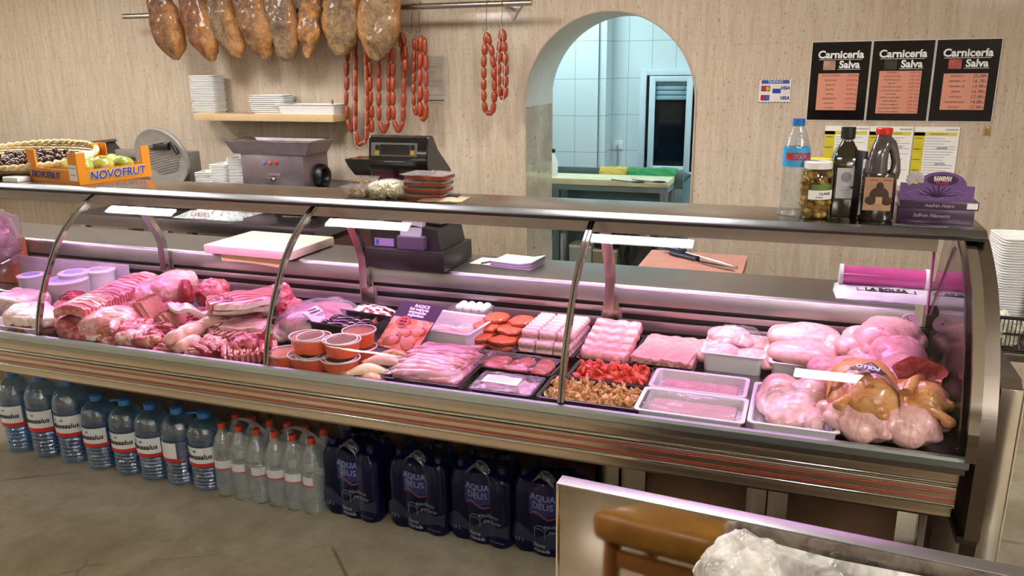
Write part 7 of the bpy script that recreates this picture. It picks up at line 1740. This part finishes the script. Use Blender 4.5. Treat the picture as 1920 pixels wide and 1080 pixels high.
# ================================================================== RIGHT OF THE COUNTER
t = thing('side_stand', 'stainless side stand with an open front right of the counter', 'stand', (0, 0, 0))
M_stand = steel('stand_steel', '857a6e', .3, brushed=False)
mb = MB(); mb.prism([(2.30, .0), (2.30, .86), (2.33, .885), (3.3, .885), (3.3, .0)], .548, .60, 'x'); mb.build('side_panel', M_stand, t, smooth=False)
mb = MB(); mb.box(.5485, .60, 2.294, 2.30, .02, .865, .001); mb.box(.603, .612, 2.31, 2.33, .02, .86, .001); mb.build('edge_trim', S, t)
mb = MB(); mb.box(.60, 1.7, 2.62, 3.3, .835, .86, .002); mb.build('stand_top', M_stand, t)
mb = MB(); mb.box(1.66, 1.7, 2.7, 2.74, 0, .835); mb.build('leg', S, t)
mb = MB(); mb.box(.49, .547, 2.62, 2.64, 0, .84); mb.build('gap_shade_strip', plain('gap_shade', '1c1714', .5), t, smooth=False)  # dark strip painted for the shade in the gap between counter and stand
# wire basket
t = thing('wire_basket', 'black wire basket under the tall stacks of foam trays at the right edge', 'basket', (.88, 2.87, .862)); M_wire = plain('black_wire', '101012', .35)
for z in (0, .05, .10):
    mb = MB(); mb.tube([(x, y, z) for x, y in rounded(-.31, .31, -.22, .22, .03, 4)], .004 if z != .1 else .006, 6, closed=True); mb.build('hoop', M_wire, t)
mb = MB()
for k in range(56):
    x = -.30+k*.0109; mb.box(x-.0012, x+.0012, -.2215, -.2185, 0, .10)
for k in range(38):
    y = -.21+k*.0113; mb.box(-.3115, -.3085, y-.0012, y+.0012, 0, .10)
for k in range(30): mb.box(-.30+k*.0205, -.298+k*.0205, -.22, .22, -.001, .001)
mb.build('wires', M_wire, t, smooth=False)['kind'] = 'stuff'
ftr = foam_tray(.165, .135, .016)
zb2 = .866
x1 = at(1879, 640, y=2.86).x; x2 = at(1925, 640, y=2.84).x
nn = int((at(1880, 447, y=2.86).z-zb2)/.0082)
stack(x1+.02, 2.90, zb2, nn, .0082, ftr, PI/2+.08, 'white foam tray in the left tall stack on the black wire basket', 'left tall foam tray stack right of the counter', .0015, (-.00025, 0))
stack(x2+.045, 2.86, zb2, nn-6, .0082, ftr, PI/2-.1, 'white foam tray in the right tall stack on the black wire basket', 'right tall foam tray stack right of the counter', .0015, (.0001, 0))
q = at(1876, 630, y=2.66); t = thing('crumpled_bag', 'crumpled clear cream plastic bag in front of the tall tray stacks', 'bag', (q.x, 2.70, .868))
mb = MB(); mb.ell((0, 0, .045), (.062, .05, .05), lump=.35, seed=7, u=34, v=22, lscale=22, flat=-.9); mb.build('bag_film', clear('cream_film', (.95, .92, .84), gloss=.1, rough=.15, haze=.6, hazecol=(.85, .80, .68), wrinkle=.01, wscale=40), t)
# ================================================================== FOREGROUND: steel partition, bin, stool
PZ = .85; pa = at(1045, 905, z=PZ); pb = at(1900, 1080, z=PZ)
ang = math.atan2(pb.y-pa.y, pb.x-pa.x)
t = thing('steel_partition', 'brushed stainless steel partition with a bright flat top edge in the foreground', 'partition', (pa.x, pa.y, 0), ang)
M_part = steel('partition_steel', 'a2978a', .075, False); M_pedge = steel('partition_edge', 'a6a8aa', .38, True, (1, 40, 1), .0004)
mb = MB(); mb.box(0, 1.25, 0, .034, .05, PZ-.004, .001); mb.build('panel', M_part, t)
mb = MB(); mb.box(-.002, 1.252, -.002, .036, PZ-.004, PZ, .0015); mb.build('top_edge', M_pedge, t)
mb = MB(); mb.box(-.002, .004, -.003, .03, .05, PZ-.004, .001); mb.build('side_edge', S2, t)
for x in (.05, 1.2): mb = MB(); mb.lathe([(.02, 0), (.02, .05)], 12); mb.build('foot', M_rubber, t, loc=(x, .017, 0))
# bin with a liner
l0, l1 = at(1400, 1012, y=1.385), at(1860, 1078, y=1.34); BR = l0.z-.765
t = thing('waste_bin', 'waste bin lined with a translucent white plastic bag folded over its rim', 'bin', (0, 0, 0))
M_liner = clear('bin_liner', (.93, .93, .90), gloss=.08, rough=.15, haze=.70, hazecol=(.80, .77, .71), wrinkle=.02, wscale=12)
bx0_, bx1_ = at(1335, 1040, y=1.30).x, at(1335, 1040, y=1.30).x+.70
by1_ = 1.385; by0_ = by1_-.32
print('bin', bx0_, bx1_, by0_, by1_, l0, l1, pa, pb)
out = lambda d: rounded(bx0_+d, bx1_-d, by0_+d, by1_-d, .06, 8)
mb = MB(); shell_loops(mb, [(out(.05), .02), (out(.02), .73+BR), (out(.022), .73+BR)], True, False); mb.build('bin_body', plain('bin_grey', '4a4846', .5), t)
O = [(out(-.012), .40), (out(-.012), .58), (out(-.008), .745+BR), (out(.004), .765+BR), (out(.022), .755+BR), (out(.05), .64+BR), (out(.08), .42)]
mb = MB(); R = []
for li, (pts, z) in enumerate(O):
    m_ = len(pts); ring = []
    for k in range(m_*4):
        i0 = k//4; f = (k % 4)/4; a = pts[i0]; b = pts[(i0+1) % m_]; x = a[0]*(1-f)+b[0]*f; y = a[1]*(1-f)+b[1]*f
        n_ = noise.noise(Vector((x*24, y*24, z*7))); n2 = noise.noise(Vector((x*9, y*9, z*3+5)))
        ring.append(mb.bm.verts.new((x+.010*n_, y+.010*n2, z+.016*n2+.006*n_)))
    R.append(ring)
for A, B in zip(R, R[1:]):
    for k in range(len(A)): mb.bm.faces.new((A[k], A[(k+1) % len(A)], B[(k+1) % len(A)], B[k]))
mb.build('liner', M_liner, t)
mb = MB(); c = (bx0_+.05, by1_-.07, .735+BR)
mb.ell(c, (.075, .075, .075), lump=.28, seed=12, u=40, v=26, lscale=16); mb.build('liner_bunch', M_liner, t)
t = thing('crumpled_wrapping', 'crumpled pink and white butcher wrapping inside the lined bin', 'wrapping', (bx0_+.15, by1_-.14, .655+BR))
mb = MB(); mb.ell((0, 0, 0), (.07, .06, .06), lump=.4, seed=3, u=34, v=22, lscale=22); mb.build('wrapping_film', plain('pink_wrap', 'd9a8aa', .35, var=.25), t)
t = thing('crumpled_bag', 'pale greenish crumpled bag inside the lined bin', 'bag', (bx0_+.27, by1_-.15, .64+BR))
mb = MB(); mb.ell((0, 0, 0), (.10, .08, .07), lump=.3, seed=5, u=34, v=22, lscale=16); mb.build('bag_film', plain('green_white_wrap', 'c3cfc6', .35, var=.12), t)
# wooden stool whose mirror image shows in the steel
t = thing('wooden_stool', 'honey coloured wooden stool mirrored in the steel partition', 'stool', (-.345, 1.085, 0), -.06)
M_hw = plain('honey_wood', 'c08e40', .4, var=.22, coat=.2)
mb = MB(); mb.box(-.18, .18, -.17, .17, .64, .745, .035, 5); mb.build('seat', M_hw, t)
for sx in (-1, 1):
    for sy in (-1, 1):
        mb = MB(); mb.tube([(sx*.135, sy*.12, .665), (sx*.155, sy*.14, 0)], [.024, .019], 14); mb.build('leg', plain('stool_leg', 'a8743a', .35, coat=.3), t)
for sy in (-1, 1): mb = MB(); mb.box(-.135, .135, sy*.125-.01, sy*.125+.01, .56, .62, .003); mb.build('rail', MC['stool_leg'], t)
for sx in (-1, 1): mb = MB(); mb.box(sx*.15-.01, sx*.15+.01, -.13, .13, .18, .21, .003); mb.build('rail', MC['stool_leg'], t)
# ================================================================== keep everything behind the glass
bpy.context.view_layer.update()
def gy(z):
    for a, b in zip(GP, GP[1:]):
        if a[1] <= z <= b[1]: return a[0]+(b[0]-a[0])*(z-a[1])/(b[1]-a[1])
    return 1.97
for o in [o for o in COL.objects if o.parent is None and o.get('category') and 1.5 < o.matrix_world.translation.y < 2.66 and DZ-.05 < o.matrix_world.translation.z < 1.0 and -4 < o.matrix_world.translation.x < .5 and o.name.split('.')[0] not in ('display_counter', 'glass_divider')]:
    sh = 0; sx = 0; sz = 0; sb = 0
    def walk(o_):
        global sh, sx, sz, sb
        if o_.type == 'MESH':
            n = len(o_.data.vertices); step = max(1, n//160)
            for i in range(0, n, step):
                w_ = o_.matrix_world @ o_.data.vertices[i].co
                sh = max(sh, gy(w_.z)+.007-w_.y); sx = max(sx, w_.x-(CX1-.026)); sz = max(sz, DZ-w_.z); sb = max(sb, w_.y-2.643)
        for c_ in o_.children: walk(c_)
    walk(o)
    if sh > 0: o.location.y += sh
    elif sb > 0 and o.name.split('.')[0] != 'display_counter' and o.matrix_world.translation.z < .93: o.location.y -= sb
    if sx > 0: o.location.x -= sx
    if 0 < sz < .1: o.location.z += sz
